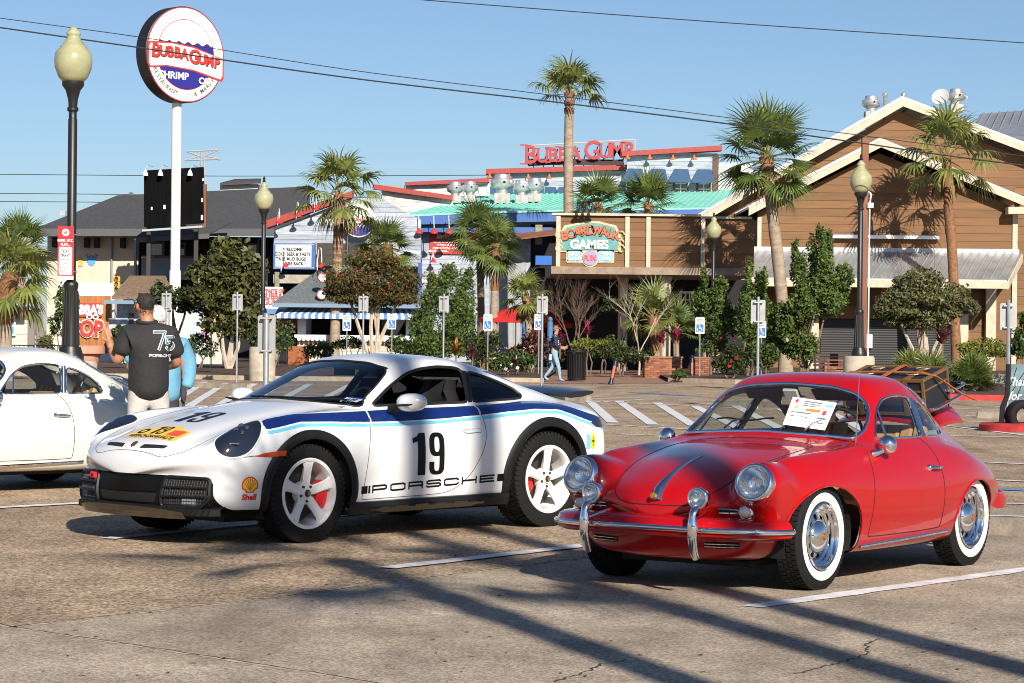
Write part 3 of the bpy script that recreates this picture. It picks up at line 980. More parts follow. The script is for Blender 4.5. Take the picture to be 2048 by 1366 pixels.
def awning(parent, x0, x1, z0, z1, Y, out, m):
	vs = [(x0,Y,z1),(x1,Y,z1),(x1+.1,Y-out,z0),(x0-.35,Y-out,z0),(x0-.35,Y-out,z0-.12),(x1+.1,Y-out,z0-.12)]
	mb = MB().add(vs, [(0,3,2,1),(3,4,5,2)])
	mb.add([(x1,Y,z1),(x1+.1,Y-out,z0),(x1,Y,z0)], [(0,1,2),(2,1,0)]); mb.add([(x0,Y,z1),(x0-.35,Y-out,z0),(x0,Y,z0)], [(0,2,1),(1,2,0)])
	mb.add([(x0,Y+.02,z1-.03),(x1,Y+.02,z1-.03),(x1+.1,Y-out+.02,z0-.03),(x0-.35,Y-out+.02,z0-.03)], [(0,1,2,3)])
	return mb.build('awning', m, parent)
# ---------------- brown gabled house at the right (Y 110)
YB = 110.0
hb = empty('gabled_house', at(1770, 735, YB), 0, 'brown clapboard house with cream gable trim and grey metal roof', 'house')
hb.location.z = 0
O = hb.location.copy()
def hbL(pts): return [(x-O.x, z) for x, z in pts]
X0, X1 = XZ(1514,600,YB)[0], XZ(2034,600,YB)[0]
zE = XZ(1530,425,YB)[1]
pk = XZ(1757,306,YB)
zR = XZ(2034,418,YB)[1]
wallp = hbL([(X0,0),(X1,0),(X1,zR),(pk[0],pk[1]),(X0,zE)])
thick_poly('wall', [(x,.0,z) for x, z in wallp], (0,.25,0), M_BROWN, hb)
boxo('side_wall', (X1-O.x-.25,.25,0),(X1-O.x,14,zR-.3), M_BROWN, hb)
boxo('side_wall', (X0-O.x,.25,0),(X0-O.x+.25,14,zE-.3), M_BROWN, hb)
zA = XZ(1770,512,YB)[1]
boards(hb, clip_half(wallp, 1, zA, False), -.0, .345, M_BROWN)
def gable(parent, lft, pkk, rgt, y0, depth, th, mroof, bw=.20, tag_='barge_board'):
	(xl,zl),(xp,zp),(xr,zr) = lft, pkk, rgt
	for (a, b) in (((xl,zl),(xp,zp)),((xp,zp),(xr,zr))):
		thick_poly('roof_slope', [(a[0],y0-.02,a[1]+.10),(b[0],y0-.02,b[1]+.10),(b[0],y0+depth,b[1]+.10),(a[0],y0+depth,a[1]+.10)], (0,0,th), mroof, parent)
		thick_poly(tag_, [(a[0],y0-.06,a[1]+.09),(b[0],y0-.06,b[1]+.09),(b[0],y0-.06,b[1]-bw),(a[0],y0-.06,a[1]-bw)], (0,.10,0), M_CREAMT, parent)
		n = 16
		for k in range(n):
			y = y0+depth*(k+.5)/n
			thick_poly('roof_rib', [(a[0],y-.03,a[1]+.10+th+.004),(b[0],y-.03,b[1]+.10+th+.004),(b[0],y+.03,b[1]+.10+th+.004),(a[0],y+.03,a[1]+.10+th+.004)], (0,0,.05), mroof, parent)
ov = -.75
gable(hb, hbL([XZ(1494,424,YB)])[0], hbL([XZ(1757,288,YB)])[0], hbL([XZ(2050,408,YB)])[0], ov, 14, .10, M_METAL)
boxo('soffit_return', (hbL([XZ(2014,0,YB)])[0][0],ov-.05,zR-.25),(hbL([XZ(2050,0,YB)])[0][0],.0,zR+.05), M_CREAMT, hb)
for px0, px1 in ((1514,1522),(2024,2034)):
	a, b = XZ(px0,500,YB)[0]-O.x, XZ(px1,500,YB)[0]-O.x
	boxo('corner_board', (a,-.09,0),(b,-.035,zE-.2 if px0 < 1600 else zR-.2), M_CREAMT, hb)
YB2 = 116.0
O2 = Vector((0,YB2-YB,0))
up = hbL([XZ(1395,440,YB2), XZ(1800,222,YB2), XZ(2200,375,YB2), XZ(2200,560,YB2), XZ(1395,560,YB2)])
thick_poly('upper_wall', [(x,O2.y,z) for x, z in up], (0,.25,0), M_BROWN, hb)
boards(hb, clip_half(up, 1, XZ(1700,430,YB2)[1], False), O2.y, .36, M_BROWN)
gable(hb, hbL([XZ(1385,446,YB2)])[0], hbL([XZ(1800,206,YB2)])[0], hbL([XZ(2210,360,YB2)])[0], O2.y-.9, 15, .12, M_METAL, .24)
zt, zb = XZ(1770,506,YB)[1], XZ(1770,560,YB-3)[1]
xa, xb = XZ(1505,0,YB)[0]-O.x, XZ(2038,0,YB)[0]-O.x
thick_poly('porch_roof', [(xa,-.05,zt),(xb+.2,-.05,zt),(xb-1.0,-3.0,zb),(xa-1.2,-3.0,zb)], (0,0,.06), M_METAL, hb)
for k in range(34):
	u = k/33
	A = Vector((xa+(xb+.2-xa)*u,-.05,zt+.075)); Bq = Vector((xa-1.2+(xb-1.0-xa+1.2)*u,-3.0,zb+.075))
	MB().tube([A, Bq], .045, 4).build('porch_rib', M_METAL, hb)
boxo('porch_flashing', (xa,-.12,zt+.02),(xb+.1,-.03,zt+.22), mat('flashing', (.42,.43,.45), .45, .5), hb)
boxo('porch_fascia', (xa-1.2,-3.05,zb-.32),(xb-1.0,-2.98,zb+.0), M_CREAMT, hb)
thick_poly('porch_barge', [(xb+.22,-.05,zt),(xb-.98,-3.0,zb),(xb-.98,-3.0,zb-.34),(xb+.22,-.05,zt-.34)], (.06,0,0), M_CREAMT, hb)
boxo('downlight_tube', (XZ(1665,0,YB)[0]-O.x,-.35,XZ(1770,478,YB)[1]),(XZ(1882,0,YB)[0]-O.x,-.15,XZ(1770,470,YB)[1]), M_SILVER, hb, bev=.03)
sx0, sx1 = XZ(1648,0,YB)[0]-O.x, XZ(1925,0,YB)[0]-O.x
nsl = 22
zs1 = XZ(1770,638,YB)[1]
for k in range(nsl):
	z = zs1*k/nsl
	MB().rings([[(x,-.06,z),(x,-.11,z+zs1/nsl*.5),(x,-.06,z+zs1/nsl*.98),(x,.0,z+zs1/nsl*.98),(x,.0,z)] for x in (sx0,sx1)]).build('shutter_slat', mat('shutter_grey', (.085,.085,.09), .5, .3), hb)
boxo('shutter_housing', (sx0-.1,-.3,zs1),(sx1+.1,-.02,zs1+.55), M_BROWN, hb)
for px in (1632,1930,1985):
	x = XZ(px,0,YB)[0]-O.x
	boxo('porch_post', (x-.22,-.45,0),(x+.22,-.12,zb-.1), M_CREAMT, hb)
boards(hb, hbL([XZ(1936,705,YB), XZ(1982,705,YB), XZ(1982,585,YB), XZ(1936,585,YB)]), -.04, .30, M_BROWN)
boards(hb, hbL([XZ(1530,735,YB), XZ(1628,735,YB), XZ(1628,575,YB), XZ(1530,575,YB)]), -.03, .30, M_BROWN)
boards(hb, [(X1-O.x,.3),(X1-O.x+4,.3),(X1-O.x+4,zR+1.6),(X1-O.x,zR+1.0)], .8, .345, M_BROWN)
boxo('meter_box', (XZ(1734,0,YB)[0]-O.x,-.35,XZ(0,690,YB)[1]*0+1.05),(XZ(1750,0,YB)[0]-O.x,-.13,1.65), mat('meter_grey', (.62,.63,.62), .5), hb, bev=.02)
vent(at(1742,236,YB2+3), .74, 'wide aluminium roof vent left of the brown gable peak')
vent(at(1912,222,YB2+3), .74, 'aluminium roof vent behind the palm crown on the brown house')
for px, lab in ((1770,'thin steel flue nearest the brown gable vent'), (1807,'thin steel flue right above the brown gable peak')):
	f = MB().lathe([(.085,-1.5),(.085,.0),(.10,.02),(.10,.16),(.13,.20),(.13,.32),(.02,.36)], 12).build('roof_flue', M_SILVER, None, smooth=40)
	f.location = at(px, 200, YB2+3)
	tag(f, lab, 'flue', 'steel flues on the brown house')
ds = empty('satellite_dish', at(1882,196,YB2+1), 0, 'pale satellite dish on the brown house roof', 'satellite dish')
MB().lathe([(.01,.0),(.2,.02),(.42,.10),(.42,.13),(.2,.05),(.01,.03)], 20, RX(R(60)) @ RY(R(-25))).build('dish', mat('dish_grey', (.5,.5,.5), .5), ds, smooth=40)
MB().tube([(0,.05,0),(-.05,.1,-.5),(-.15,.15,-1.1)], .03, 6).build('mast', M_SILVER, ds)
fr = empty('metal_roof_hall', at(2010,400,135), 0, 'grey ribbed metal roof of the hall at the far right', 'building')
fr.location.z = 0
P = [at(1925,285,128), at(2120,190,140), at(2120,330,140), at(2048,330,128)]
lo = [p-fr.location for p in P]
thick_poly('roof', [at(1925,292,126)-fr.location, at(2500,340,126)-fr.location, at(2500,190,146)-fr.location, at(1960,232,146)-fr.location], (0,0,.12), M_METAL, fr)
for k in range(34):
	u = (k+.5)/34
	a = (at(1925,292,126)-fr.location).lerp(at(2500,340,126)-fr.location, u); b = (at(1960,232,146)-fr.location).lerp(at(2500,190,146)-fr.location, u)
	MB().tube([a+Vector((0,0,.15)), b+Vector((0,0,.15))], .05, 4).build('roof_rib', M_METAL, fr)
boxo('wall', (at(1940,0,127).x-fr.location.x,-7,0),(at(2490,0,127).x-fr.location.x,16,at(0,345,127).z), M_BROWN, fr)
# ---------------- boardwalk sign house (Y 99)
YG = 99.0
gb = empty('arcade_balcony', Vector((XZ(1300,0,YG)[0], YG, 0)), 0, 'raised brown clapboard arcade front on posts with cream battens', 'building')
G0 = gb.location.copy()
def gL(px, py, Y=YG): return (XZ(px,py,Y)[0]-G0.x, XZ(px,py,Y)[1])
zb0, zt0 = gL(1250,548)[1], gL(1250,432)[1]
def face(px0, px1, dy, zt_):
	a, b = gL(px0,500)[0], gL(px1,500)[0]
	boxo('wall', (a,dy,zb0),(b,dy+.2,zt_), M_BROWN, gb)
	boards(gb, rect(a, zb0+.25, b, zt_), dy, .30, M_BROWN)
face(1112,1404,0,zt0); face(1404,1512,.8,gL(1450,436)[1])
for px in (1112,1250,1292,1401):
	a = gL(px,500)[0]
	boxo('cream_batten', (a,-.10,zb0+.2),(a+.17,-.034,zt0), M_CREAMT, gb)
boxo('cap_rail', (gL(1108,0)[0],-.16,zt0),(gL(1406,0)[0],.25,zt0+.09), M_CREAMT, gb)
boxo('cap_rail', (gL(1406,0)[0],.66,gL(1450,436)[1]),(gL(1512,0)[0],1.0,gL(1450,436)[1]+.09), M_CREAMT, gb)
boxo('base_beam', (gL(1108,0)[0],-.14,zb0-.02),(gL(1512,0)[0],.3,zb0+.27), mat('grey_beam', (.26,.20,.15), .85, var=.25), gb)
boxo('deck', (gL(1108,0)[0],.3,zb0-.05),(gL(1512,0)[0],9,zb0+.1), mat('grey_beam', (.26,.20,.15)), gb)
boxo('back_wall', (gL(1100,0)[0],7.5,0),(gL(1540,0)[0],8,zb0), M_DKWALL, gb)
for px, dy in ((1340,.6),(1262,4.5)):
	x = gL(px,0)[0]
	MB().lathe([(.24,0),(.24,.15),(.20,.2),(.20,zb0-.25),(.24,zb0-.2),(.24,zb0-.04)], 18, TR(x,dy,0)).build('column', M_CREAMT, gb, smooth=40)
window(gb, gL(1395,0)[0], 2.2, gL(1420,0)[0], 3.3, 7.45, M_WHT, 3, 4)
sg = empty('arcade_sign', Vector((XZ(1182,500,YG)[0], YG-.12, 0)), 0, 'ornate teal arcade sign reading BOARDWALK GAMES', 'sign')
sO = sg.location
def sL(px, py): x, z = XZ(px,py,YG); return (x-sO.x, z)
M_TEALS = mat('sign_teal', (.10,.28,.28), .6, var=.2, vscale=3); M_GOLD = mat('sign_cream', (.52,.42,.24), .6, var=.25, vscale=5)
def arch_outline(e=0):
	return [sL(1122-e,500+e), sL(1121-e,470), sL(1133-e,455-e), sL(1150,451-e), sL(1170,447-e), sL(1182,446-e), sL(1200,447-e), sL(1215,451-e), sL(1228+e,455-e), sL(1238+e,470), sL(1237+e,500+e)]
thick_poly('sign_edge', [(x,.06,z) for x, z in arch_outline(4)], (0,.06,0), M_GOLD, sg)
thick_poly('sign_panel', [(x,.02,z) for x, z in arch_outline(0)], (0,.06,0), M_TEALS, sg)
word = 'BOARDWALK'
for i, ch in enumerate(word):
	u = i/(len(word)-1)
	px = 1129+104*u; py = 471-11*math.sin(math.pi*u)
	x, z = sL(px, py)
	sign_text(sg, ch, (x,.0,z), .50, mat('sign_orange', (.45,.12,.05), .6), 'letter', .018, .95, .02, rot=RY(-R(14)*(u-.5)*-1.6))
	sign_text(sg, ch, (x+.03,.03,z-.03), .52, mat('sign_shadow', (.05,.02,.02), .7), 'letter_shade', .022, .95, .015, rot=RY(-R(14)*(u-.5)*-1.6))
x, z = sL(1178,489); sign_text(sg, 'GAMES', (x,.0,z), .46, M_WHT, 'lettering', .022, 1.05, .02)
for k, (a, b, c, d, w) in enumerate(((1135,502,1162,524,'EAT'),(1196,502,1226,524,'WIN'))):
	p0, p1 = sL(a,d), sL(c,b)
	thick_poly('lower_panel', [(x,.03,z) for x, z in round_poly([p0,(p1[0],p0[1]),p1,(p0[0],p1[1])], .08, 3)], (0,.06,0), mat('sign_sky', (.25,.45,.52), .6), sg)
	thick_poly('lower_edge', [(x,.06,z) for x, z in round_poly([(p0[0]-.05,p0[1]-.05),(p1[0]+.05,p0[1]-.05),(p1[0]+.05,p1[1]+.05),(p0[0]-.05,p1[1]+.05)], .1, 3)], (0,.05,0), M_GOLD, sg)
	x, z = sL((a+c)/2, 508); sign_text(sg, w, (x,.01,z), .19, M_WHT, 'lettering', .008, .9, .015)
	x, z = sL((a+c)/2, 518); sign_text(sg, ('OUR GAMES','PRIZES')[k], (x,.01,z), .15, M_WHT, 'lettering', .005, .65, .015)
x, z = sL(1180,516)
MB().lathe([(.30,.0),(.30,.05),(.001,.05)], 24, TR(x,.06,z) @ RX(R(90))).build('round_panel', mat('sign_purple', (.30,.25,.45), .6), sg)
MB().lathe([(.36,.0),(.36,.03),(.001,.03)], 24, TR(x,.08,z) @ RX(R(90))).build('round_edge', M_GOLD, sg)
sign_text(sg, 'FUN', (x,.0,z), .30, mat('sign_white_red', (.65,.12,.10), .6), 'lettering', .014, .85, .02)
for s in (-1, 1):
	cx = 1180+s*62
	for py, r in ((470,.13),(485,.10),(497,.13)):
		x, z = sL(cx, py)
		MB().tube([(x+r*math.cos(a)*(1-.1*a/6), .04, z+r*math.sin(a)) for a in np.linspace(0, 5.2, 14)], .035, 6).build('scroll', M_GOLD, sg, smooth=True)
for px in (1172,1184,1196):
	goose(gb, Vector((gL(px-14+10*0,0)[0], -.1, zt0+.05)), .55, .5, mat('lamp_black', (.02,.02,.022), .5), mat('lamp_black', (.02,.02,.022)), .17, .12)
# ---------------- grey seafood house with teal roof (Y 122)
YL = 122.0
lh = empty('seafood_house', Vector((XZ(800,0,YL)[0], YL, 0)), 0, 'weathered lavender clapboard restaurant with teal metal roof', 'building')
L0 = lh.location.copy()
def lL(px, py, Y=YL): return (XZ(px,py,Y)[0]-L0.x, XZ(px,py,Y)[1])
def lP(px, py, Y=YL): p = at(px, py, Y); return p-L0
a, b = lL(840,600), lL(1060,600)
zc = lL(900,446)[1]
boxo('wall', (a[0],0,0),(b[0],.3,zc), M_LAV, lh)
boards(lh, rect(a[0], .4, lL(975,0)[0], zc), 0, .235, M_LAV)
boards(lh, rect(lL(985,0)[0], .6, b[0]-.2, lL(0,480)[1]), -.02, .17, M_GREYW, 'corrugated_strip', .04, vertical=True)
boxo('blue_post', (lL(842,0)[0],-.3,0),(lL(850,0)[0],-.05,zc), M_BLUEF, lh)
ta, tb = lP(815,432,YL-1.2), lP(1118,423,YL-1.2)
tc, td = lP(1460,378,YL+12), lP(905,400,YL+12)
te = lP(1440,418,YL-1.2)
thick_poly('teal_roof', [ta, tb, te, lP(1470,383,YL+12), lP(980,392,YL+12)], (0,0,.08), M_TEAL, lh)
for k in range(46):
	u = k/45
	A = ta.lerp(te, u); Bq = lP(980,392,YL+12).lerp(lP(1470,383,YL+12), u)
	MB().tube([A+Vector((0,0,.10)), Bq+Vector((0,0,.10))], .035, 4).build('roof_rib', M_TEAL, lh)
thick_poly('blue_fascia', [ta, te, te+Vector((0,0,-.42)), ta+Vector((0,0,-.42))], (0,.1,0), M_BLUEF, lh)
boxo('blue_beam', (ta.x,-.9,ta.z-.75),(lP(1110,0).x,-.6,ta.z-.47), M_BLUEF, lh)
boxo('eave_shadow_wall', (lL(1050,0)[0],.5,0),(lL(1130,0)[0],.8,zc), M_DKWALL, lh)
thick_poly('rust_roof', [lP(1020,462), lP(1115,452), lP(1115,470,YL-2), lP(1015,482,YL-2)], (0,0,.06), mat('rusty_metal', (.20,.075,.04), .8, var=.4, vscale=6), lh)
boxo('chimney_stub', (lL(1075,0)[0],-1,lL(0,478)[1]),(lL(1089,0)[0],-.3,lL(0,440)[1]), mat('mossy_wood', (.22,.22,.14), .9, var=.3), lh)
boxo('blue_canvas', (lL(1076,0)[0],-1.5,lL(0,520)[1]),(lL(1108,0)[0],-.4,lL(0,502)[1]), mat('bright_blue_canvas', (.02,.12,.45), .7), lh)
for px in (838,868,898):
	p = lP(px,432,YL-1.3)
	MB().tube([p+Vector((0,-.42,.0)), p+Vector((.03,-.45,-.65))], .02, 6).build('lamp_arm', M_WHT, lh)
	MB().lathe([(.19,-.14),(.17,-.08),(.07,.06),(.03,.12)], 14, TR(p.x+.03,p.y-.45,p.z-.72)).build('lamp_shade', M_REDL, lh, smooth=40)
for px, py in ((863,520),(885,548),(975,518)):
	p = lP(px,py); goose(lh, p+Vector((0,-.05,-.2)), .55, .5, M_REDL, M_WHT, .17, .1)
rb = empty('story_board', Vector((XZ(915,0,YL)[0], YL-.12, 0)), 0, 'red story board with white text on the lavender wall', 'sign')
def rL(px, py): x, z = XZ(px,py,YL); return (x-rb.location.x, z)
p0, p1 = rL(860,508), rL(972,464)
boxo('board_face', (p0[0],0,p0[1]),(p1[0],.06,p1[1]), mat('board_red', (.50,.025,.03), .55), rb)
x, z = rL(905,474); sign_text(rb, 'Shrimp is the', (x,-.012,z), .32, M_WHT, 'lettering', .008, .9, .006)
for k, s_ in enumerate(('You can barbecue it, boil it, broil it,','shrimp and potatoes, shrimp','popcorn shrimp, shrimp gumbo,','shrimp sandwich...')):
	x, z = rL((903,905,900,878)[k], 484+6.2*k)
	sign_text(rb, s_, (x,-.012,z), .165, M_WHT, 'lettering', .003, .78, .006)
for k, (px, py, s_) in enumerate(((910,404,.72),(940,402,.70),(1004,403,.98),(1043,404,.78),(1069,401,.80))):
	vent(at(px,py,YL+5), s_, ('smallest leftmost roof vent above the teal roof','dark topped roof vent second from the left above teal roof','large squat roof vent in the middle of the teal roof','rounded roof vent right of the large squat one','rightmost roof vent beside the tall palm trunk')[k])
YU = 134.0
def uL(px, py): return lL(px, py, YU)
dyU = YU-YL
u0, u1, u2 = uL(975,388), uL(1252,388), uL(1432,388)
z1, z2 = uL(1100,352)[1], uL(1350,312)[1]
boxo('upper_wall', (u0[0],dyU,lL(0,420)[1]),(u1[0],dyU+.3,z1+.3), M_LAV, lh)
boards(lh, rect(u0[0], uL(0,395)[1], u1[0], z1+.2), dyU, .24, M_LAV)
boxo('upper_wall', (u1[0],dyU-.8,lL(0,420)[1]),(u2[0],dyU-.5,z2+.1), M_LAV, lh)
boards(lh, rect(u1[0], uL(0,400)[1], u2[0], z2), dyU-.8, .24, M_LAV)
boards(lh, rect(u2[0]+.1, uL(0,400)[1], uL(1510,0)[0], z2-.3), dyU+.3, .24, mat('pale_teal_board', (.45,.52,.52), .8, var=.15))
for (x0, x1, z, dy, sl2) in ((u0[0]-.1,u1[0],z1+.05,dyU-.5,.040),(u1[0]-.3,u2[0]+.2,uL(1252,316)[1],dyU-1.3,.070)):
	zz = (z+.28)
	thick_poly('red_cornice', [(x0,dy,z),(x1,dy,z+(x1-x0)*sl2),(x1,dy,z+.26+(x1-x0)*sl2),(x0,dy,z+.26)], (0,1.2,0), M_TRIMR, lh)
boxo('corner_post', (u2[0]-.25,dyU-.9,lL(0,410)[1]),(u2[0]+.05,dyU-.55,z2), M_WOODT, lh)
for px in (1262,1308,1354,1400):
	xx0, xx1 = uL(px-4,0)[0], uL(px+22,0)[0]
	zz1, zz0 = uL(0,326)[1], uL(0,350)[1]
	window(lh, xx0+.05, uL(0,376)[1], xx1-.05, zz0+.15, dyU-.82, M_WOODT, 2, 3, .09)
	awning(lh, xx0, xx1+.05, zz0, zz1, dyU-.84, .75, M_AWN)
for px in (985,1018,1052,1090,1122,1170,1215):
	xx0, xx1 = uL(px,0)[0], uL(px+26,0)[0]
	awning(lh, xx0, xx1, uL(0,384)[1], uL(0,362)[1], dyU-.02, .7, M_AWN)
for px in (983,1022,1060,1102): goose(lh, Vector((uL(px,0)[0], dyU-.05, z1-.15)), .25, .45, mat('lamp_orange', (.55,.12,.03), .5), M_WOODT, .16)
for px in (1256,1300,1346,1388): goose(lh, Vector((uL(px,0)[0], dyU-.85, z2-.25)), .25, .45, mat('lamp_orange', (.55,.12,.03), .5), M_WOODT, .16)
yW = 4.0
wl = [lL(760,470,YL+yW), lL(905,470,YL+yW), lL(905,392,YL+yW), lL(765,374,YL+yW)]
thick_poly('gable_wall', [(x,yW,z) for x, z in wl], (0,.3,0), M_WHITEB, lh)
boards(lh, wl, yW, .24, M_WHITEB)
thick_poly('red_rake', [lP(745,378,YL+yW-.4), lP(905,400,YL+yW-.4), lP(905,391,YL+yW-.4), lP(745,368,YL+yW-.4)], (0,.5,0), M_TRIMR, lh)
wl = [lL(812,392,YL+9), lL(980,392,YL+9), lL(980,366,YL+9), lL(812,372,YL+9)]
thick_poly('rear_wall', [(x,9,z) for x, z in wl], (0,.3,0), M_WHITEB, lh)
boards(lh, wl, 9, .24, M_WHITEB)
thick_poly('red_cap', [lP(810,371,YL+8.6), lP(978,364,YL+8.6), lP(978,356,YL+8.6), lP(810,364,YL+8.6)], (0,.6,0), M_TRIMR, lh)
boxo('roof_hatch', (lL(765,0,YL+10)[0],10,lL(0,375,YL+10)[1]),(lL(812,0,YL+10)[0],12,lL(0,361,YL+10)[1]), mat('duct_grey', (.25,.28,.30), .7), lh)
yF = -1.5
gl = [lL(548,525,YL+yF), lL(842,525,YL+yF), lL(842,440,YL+yF), lL(760,395,YL+yF), lL(700,398,YL+yF), lL(548,460,YL+yF)]
thick_poly('front_wall', [(x,yF,z) for x, z in gl], (0,.3,0), M_LAV, lh)
boards(lh, gl, yF, .225, M_LAV)
thick_poly('red_rake', [lP(533,456,YL+yF-.5), lP(705,394,YL+yF-.5), lP(705,381,YL+yF-.5), lP(533,441,YL+yF-.5)], (0,1.0,0), M_TRIMR, lh)
for px in (555,592,628,664):
	p = lP(px, 462-(px-533)*.36, YL+yF-.5)
	goose(lh, p, .85, .55, M_REDL, M_WHT, .17, .15)
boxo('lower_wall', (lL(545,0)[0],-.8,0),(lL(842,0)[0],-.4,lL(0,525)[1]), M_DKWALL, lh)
boxo('deck_rail', (lL(636,0)[0],yF-.25,lL(0,525)[1]),(lL(800,0)[0],yF-.05,lL(0,482)[1]), mat('dark_boards', (.05,.045,.042), .9, var=.3, vscale=5, stretch=(.3,1,4)), lh)
for px in (640,690,745,795): boxo('rail_post', (lL(px,0)[0],yF-.36,lL(0,530)[1]),(lL(px+5,0)[0],yF-.26,lL(0,480)[1]), mat('pale_wood', (.34,.31,.26), .9, var=.25), lh)
boxo('beam', (lL(560,0)[0],yF-.4,lL(0,562)[1]),(lL(720,0)[0],yF-.2,lL(0,545)[1]), mat('pale_wood', (.34,.31,.26)), lh)
boxo('post', (lL(563,0)[0],yF-.5,0),(lL(572,0)[0],yF-.3,lL(0,540)[1]), mat('mossy_wood', (.22,.22,.14)), lh)
mq = empty('marquee_sign', Vector((XZ(588,0,YL-2.2)[0], YL-2.2, 0)), 0, 'blue framed letter board welcoming with cold beer message', 'sign')
def mL(px, py): x, z = XZ(px,py,YL-2.2); return (x-mq.location.x, z)
p0, p1 = mL(546,538), mL(631,487)
boxo('cabinet', (p0[0],0,p0[1]),(p1[0],.3,p1[1]), M_BLUEF, mq)
p0, p1 = mL(551,533), mL(623,491)
boxo('letter_panel', (p0[0],-.03,p0[1]),(p1[0],.0-.002,p1[1]), mat('panel_white', (.72,.73,.74), .5), mq)
for k, s_ in enumerate(('WELCOME','COLD BEER & TASTY','TAILS MUD BUGS','ARE BACK !!')):
	x, z = mL((585,586,582,592)[k], 498.5+9.6*k); sign_text(mq, s_, (x,-.045,z), .215, M_DECALK if 'M_DECALK' in globals() else M_DKWALL, 'lettering', .006, .86, .006)
for k in range(20):
	for py in (489,536):
		x, z = mL(550+76*k/19, py); MB().lathe([(.001,.03),(.03,.0)], 6, TR(x,-.005,z) @ RX(R(90))).build('bulb', M_WHT, mq)
for px in (568,640): goose(mq, Vector((mL(px,0)[0], -.02, mL(0,540)[1])), 1.2, .45, M_REDL, M_WHT, .17, .25)
rs = empty('round_wall_sign', Vector((XZ(722,0,YL-2.1)[0], YL-2.1, 0)), 0, 'round white and navy restaurant sign on the lavender gable', 'sign')
cz = XZ(722,441,YL-2.1)[1]; rr = 33/ppm(YL)
MB().lathe([(rr,.0),(rr,.12),(.001,.12)], 36, TR(0,.15,cz) @ RX(R(90))).build('disc', M_WHT, rs)
half = [(rr*.86*math.cos(a), .02, cz-.18+rr*.70*math.sin(a)) for a in np.linspace(math.pi, 2*math.pi, 20)]
thick_poly('navy_half', half, (0,.03,0), mat('sign_navy', (.02,.02,.22), .5), rs)
boxo('name_band', (-rr,-.03,cz-.12),(rr,.02,cz+.22), M_WHT, rs)
sign_text(rs, 'BUBBA GUMP', (0,-.045,cz+.05), .26, mat('sign_red', (.50,.03,.04), .5), 'lettering', .010, .95, .01)
sign_text(rs, 'SHRIMP CO.', (0,.0,cz-.27), .16, M_WHT, 'lettering', .004, .9, .01)
rf = empty('roof_letters', Vector((XZ(1160,0,YU+2)[0], YU+2, 0)), 0, 'red rooftop letters on a steel frame reading BUBBA GUMP', 'sign')
def fL(px, py): x, z = XZ(px,py,YU+2); return (x-rf.location.x, z)
mred = mat('roof_letter_red', (.34,.030,.032), .55, var=.12); mdk = mat('letter_side', (.04,.02,.02), .7)
for ch, px, sz in (('B',1062,1.42),('U',1085,1.08),('B',1107,1.08),('B',1127,1.08),('A',1150,1.08),('G',1184,1.42),('U',1210,1.08),('M',1234,1.08),('P',1258,1.08)):
	x, z = fL(px, 328-(px-1050)*.073-(18 if sz > 1.2 else 14))
	for q, (m_, dy, e) in enumerate(((mred,-.12,.02),(mdk,.05,.12))):
		g = sign_text(rf, ch, (x,dy,z+0), sz, m_, 'letter' if q == 0 else 'letter_return', .026, .92, e)
	if ch in 'BUMP':
		for sx in (-.30,.30):
			for sz_ in (-.36,.36):
				if ch in 'BP' and sx > 0: continue
				if ch == 'P' and sx > 0: continue
				if ch == 'U' and sz_ < 0: continue
				boxo('serif', (x+sx*sz*.92-.15*sz,-.13,z+sz_*sz-.05+0),(x+sx*sz*.92+.15*sz,-.11,z+sz_*sz+.03+0), mred, rf)
fm = mat('frame_steel', (.045,.042,.04), .7)
for (a_, b_) in (((1057,331),(1248,319)),((1057,291),(1270,279)),((1057,291),(1057,332)),((1270,279),(1270,300)),((1150,303),(1160,302))):
	p, q = fL(*a_), fL(*b_); MB().tube([(p[0],.2,p[1]),(q[0],.2,q[1])], .035, 5).build('frame_rail', fm if a_[1] > 300 else mat('frame_pale', (.45,.42,.33), .7), rf)
for k in range(10):
	px = 1066+20*k; p, q, r_ = fL(px,331-(px-1057)*.06), fL(px+10,300-(px-1057)*.06), fL(px+6,346)
	MB().tube([(p[0],.22,p[1]),(q[0],.22,q[1])], .03, 5).build('frame_brace', fm, rf)
	MB().tube([(p[0],.22,p[1]),(r_[0],.6,r_[1])], .03, 5).build('frame_brace', fm, rf)
p, q = fL(1150,308), fL(1168,306)
boxo('back_panel', (fL(1057,0)[0],.12,fL(0,318)[1]),(fL(1250,0)[0],.16,fL(0,306)[1]), mdk, rf)
# ---------------- dark roofed house at the left (Y 132)
YD = 132.0
dh = empty('shingled_house', Vector((XZ(300,0,YD)[0], YD, 0)), 0, 'beige stucco restaurant with broad charcoal shingle roof', 'building')
D0 = dh.location.copy()
def dL(px, py, Y=YD): return (XZ(px,py,Y)[0]-D0.x, XZ(px,py,Y)[1])
def dP(px, py, Y=YD): return at(px, py, Y)-D0
thick_poly('roof', [dP(72,462,YD-2), dP(620,462,YD-2), dP(620,378,YD+8), dP(235,396,YD+8)], (0,0,.15), M_SHINGLE, dh)
thick_poly('fascia', [dP(70,458,YD-2.1), dP(622,458,YD-2.1), dP(620,472,YD-2.1), dP(72,472,YD-2.1)], (0,.15,0), mat('grey_fascia', (.085,.09,.10), .8), dh)
thick_poly('porch_roof', [dP(272,478,YD-5), dP(418,470,YD-5), dP(462,448,YD-3), dP(300,456,YD-3)], (0,0,.12), M_SHINGLE, dh)
thick_poly('porch_fascia', [dP(271,475,YD-5.1), dP(419,467,YD-5.1), dP(418,477,YD-5.1), dP(272,485,YD-5.1)], (0,.1,0), mat('grey_fascia', (.16,.17,.19)), dh)
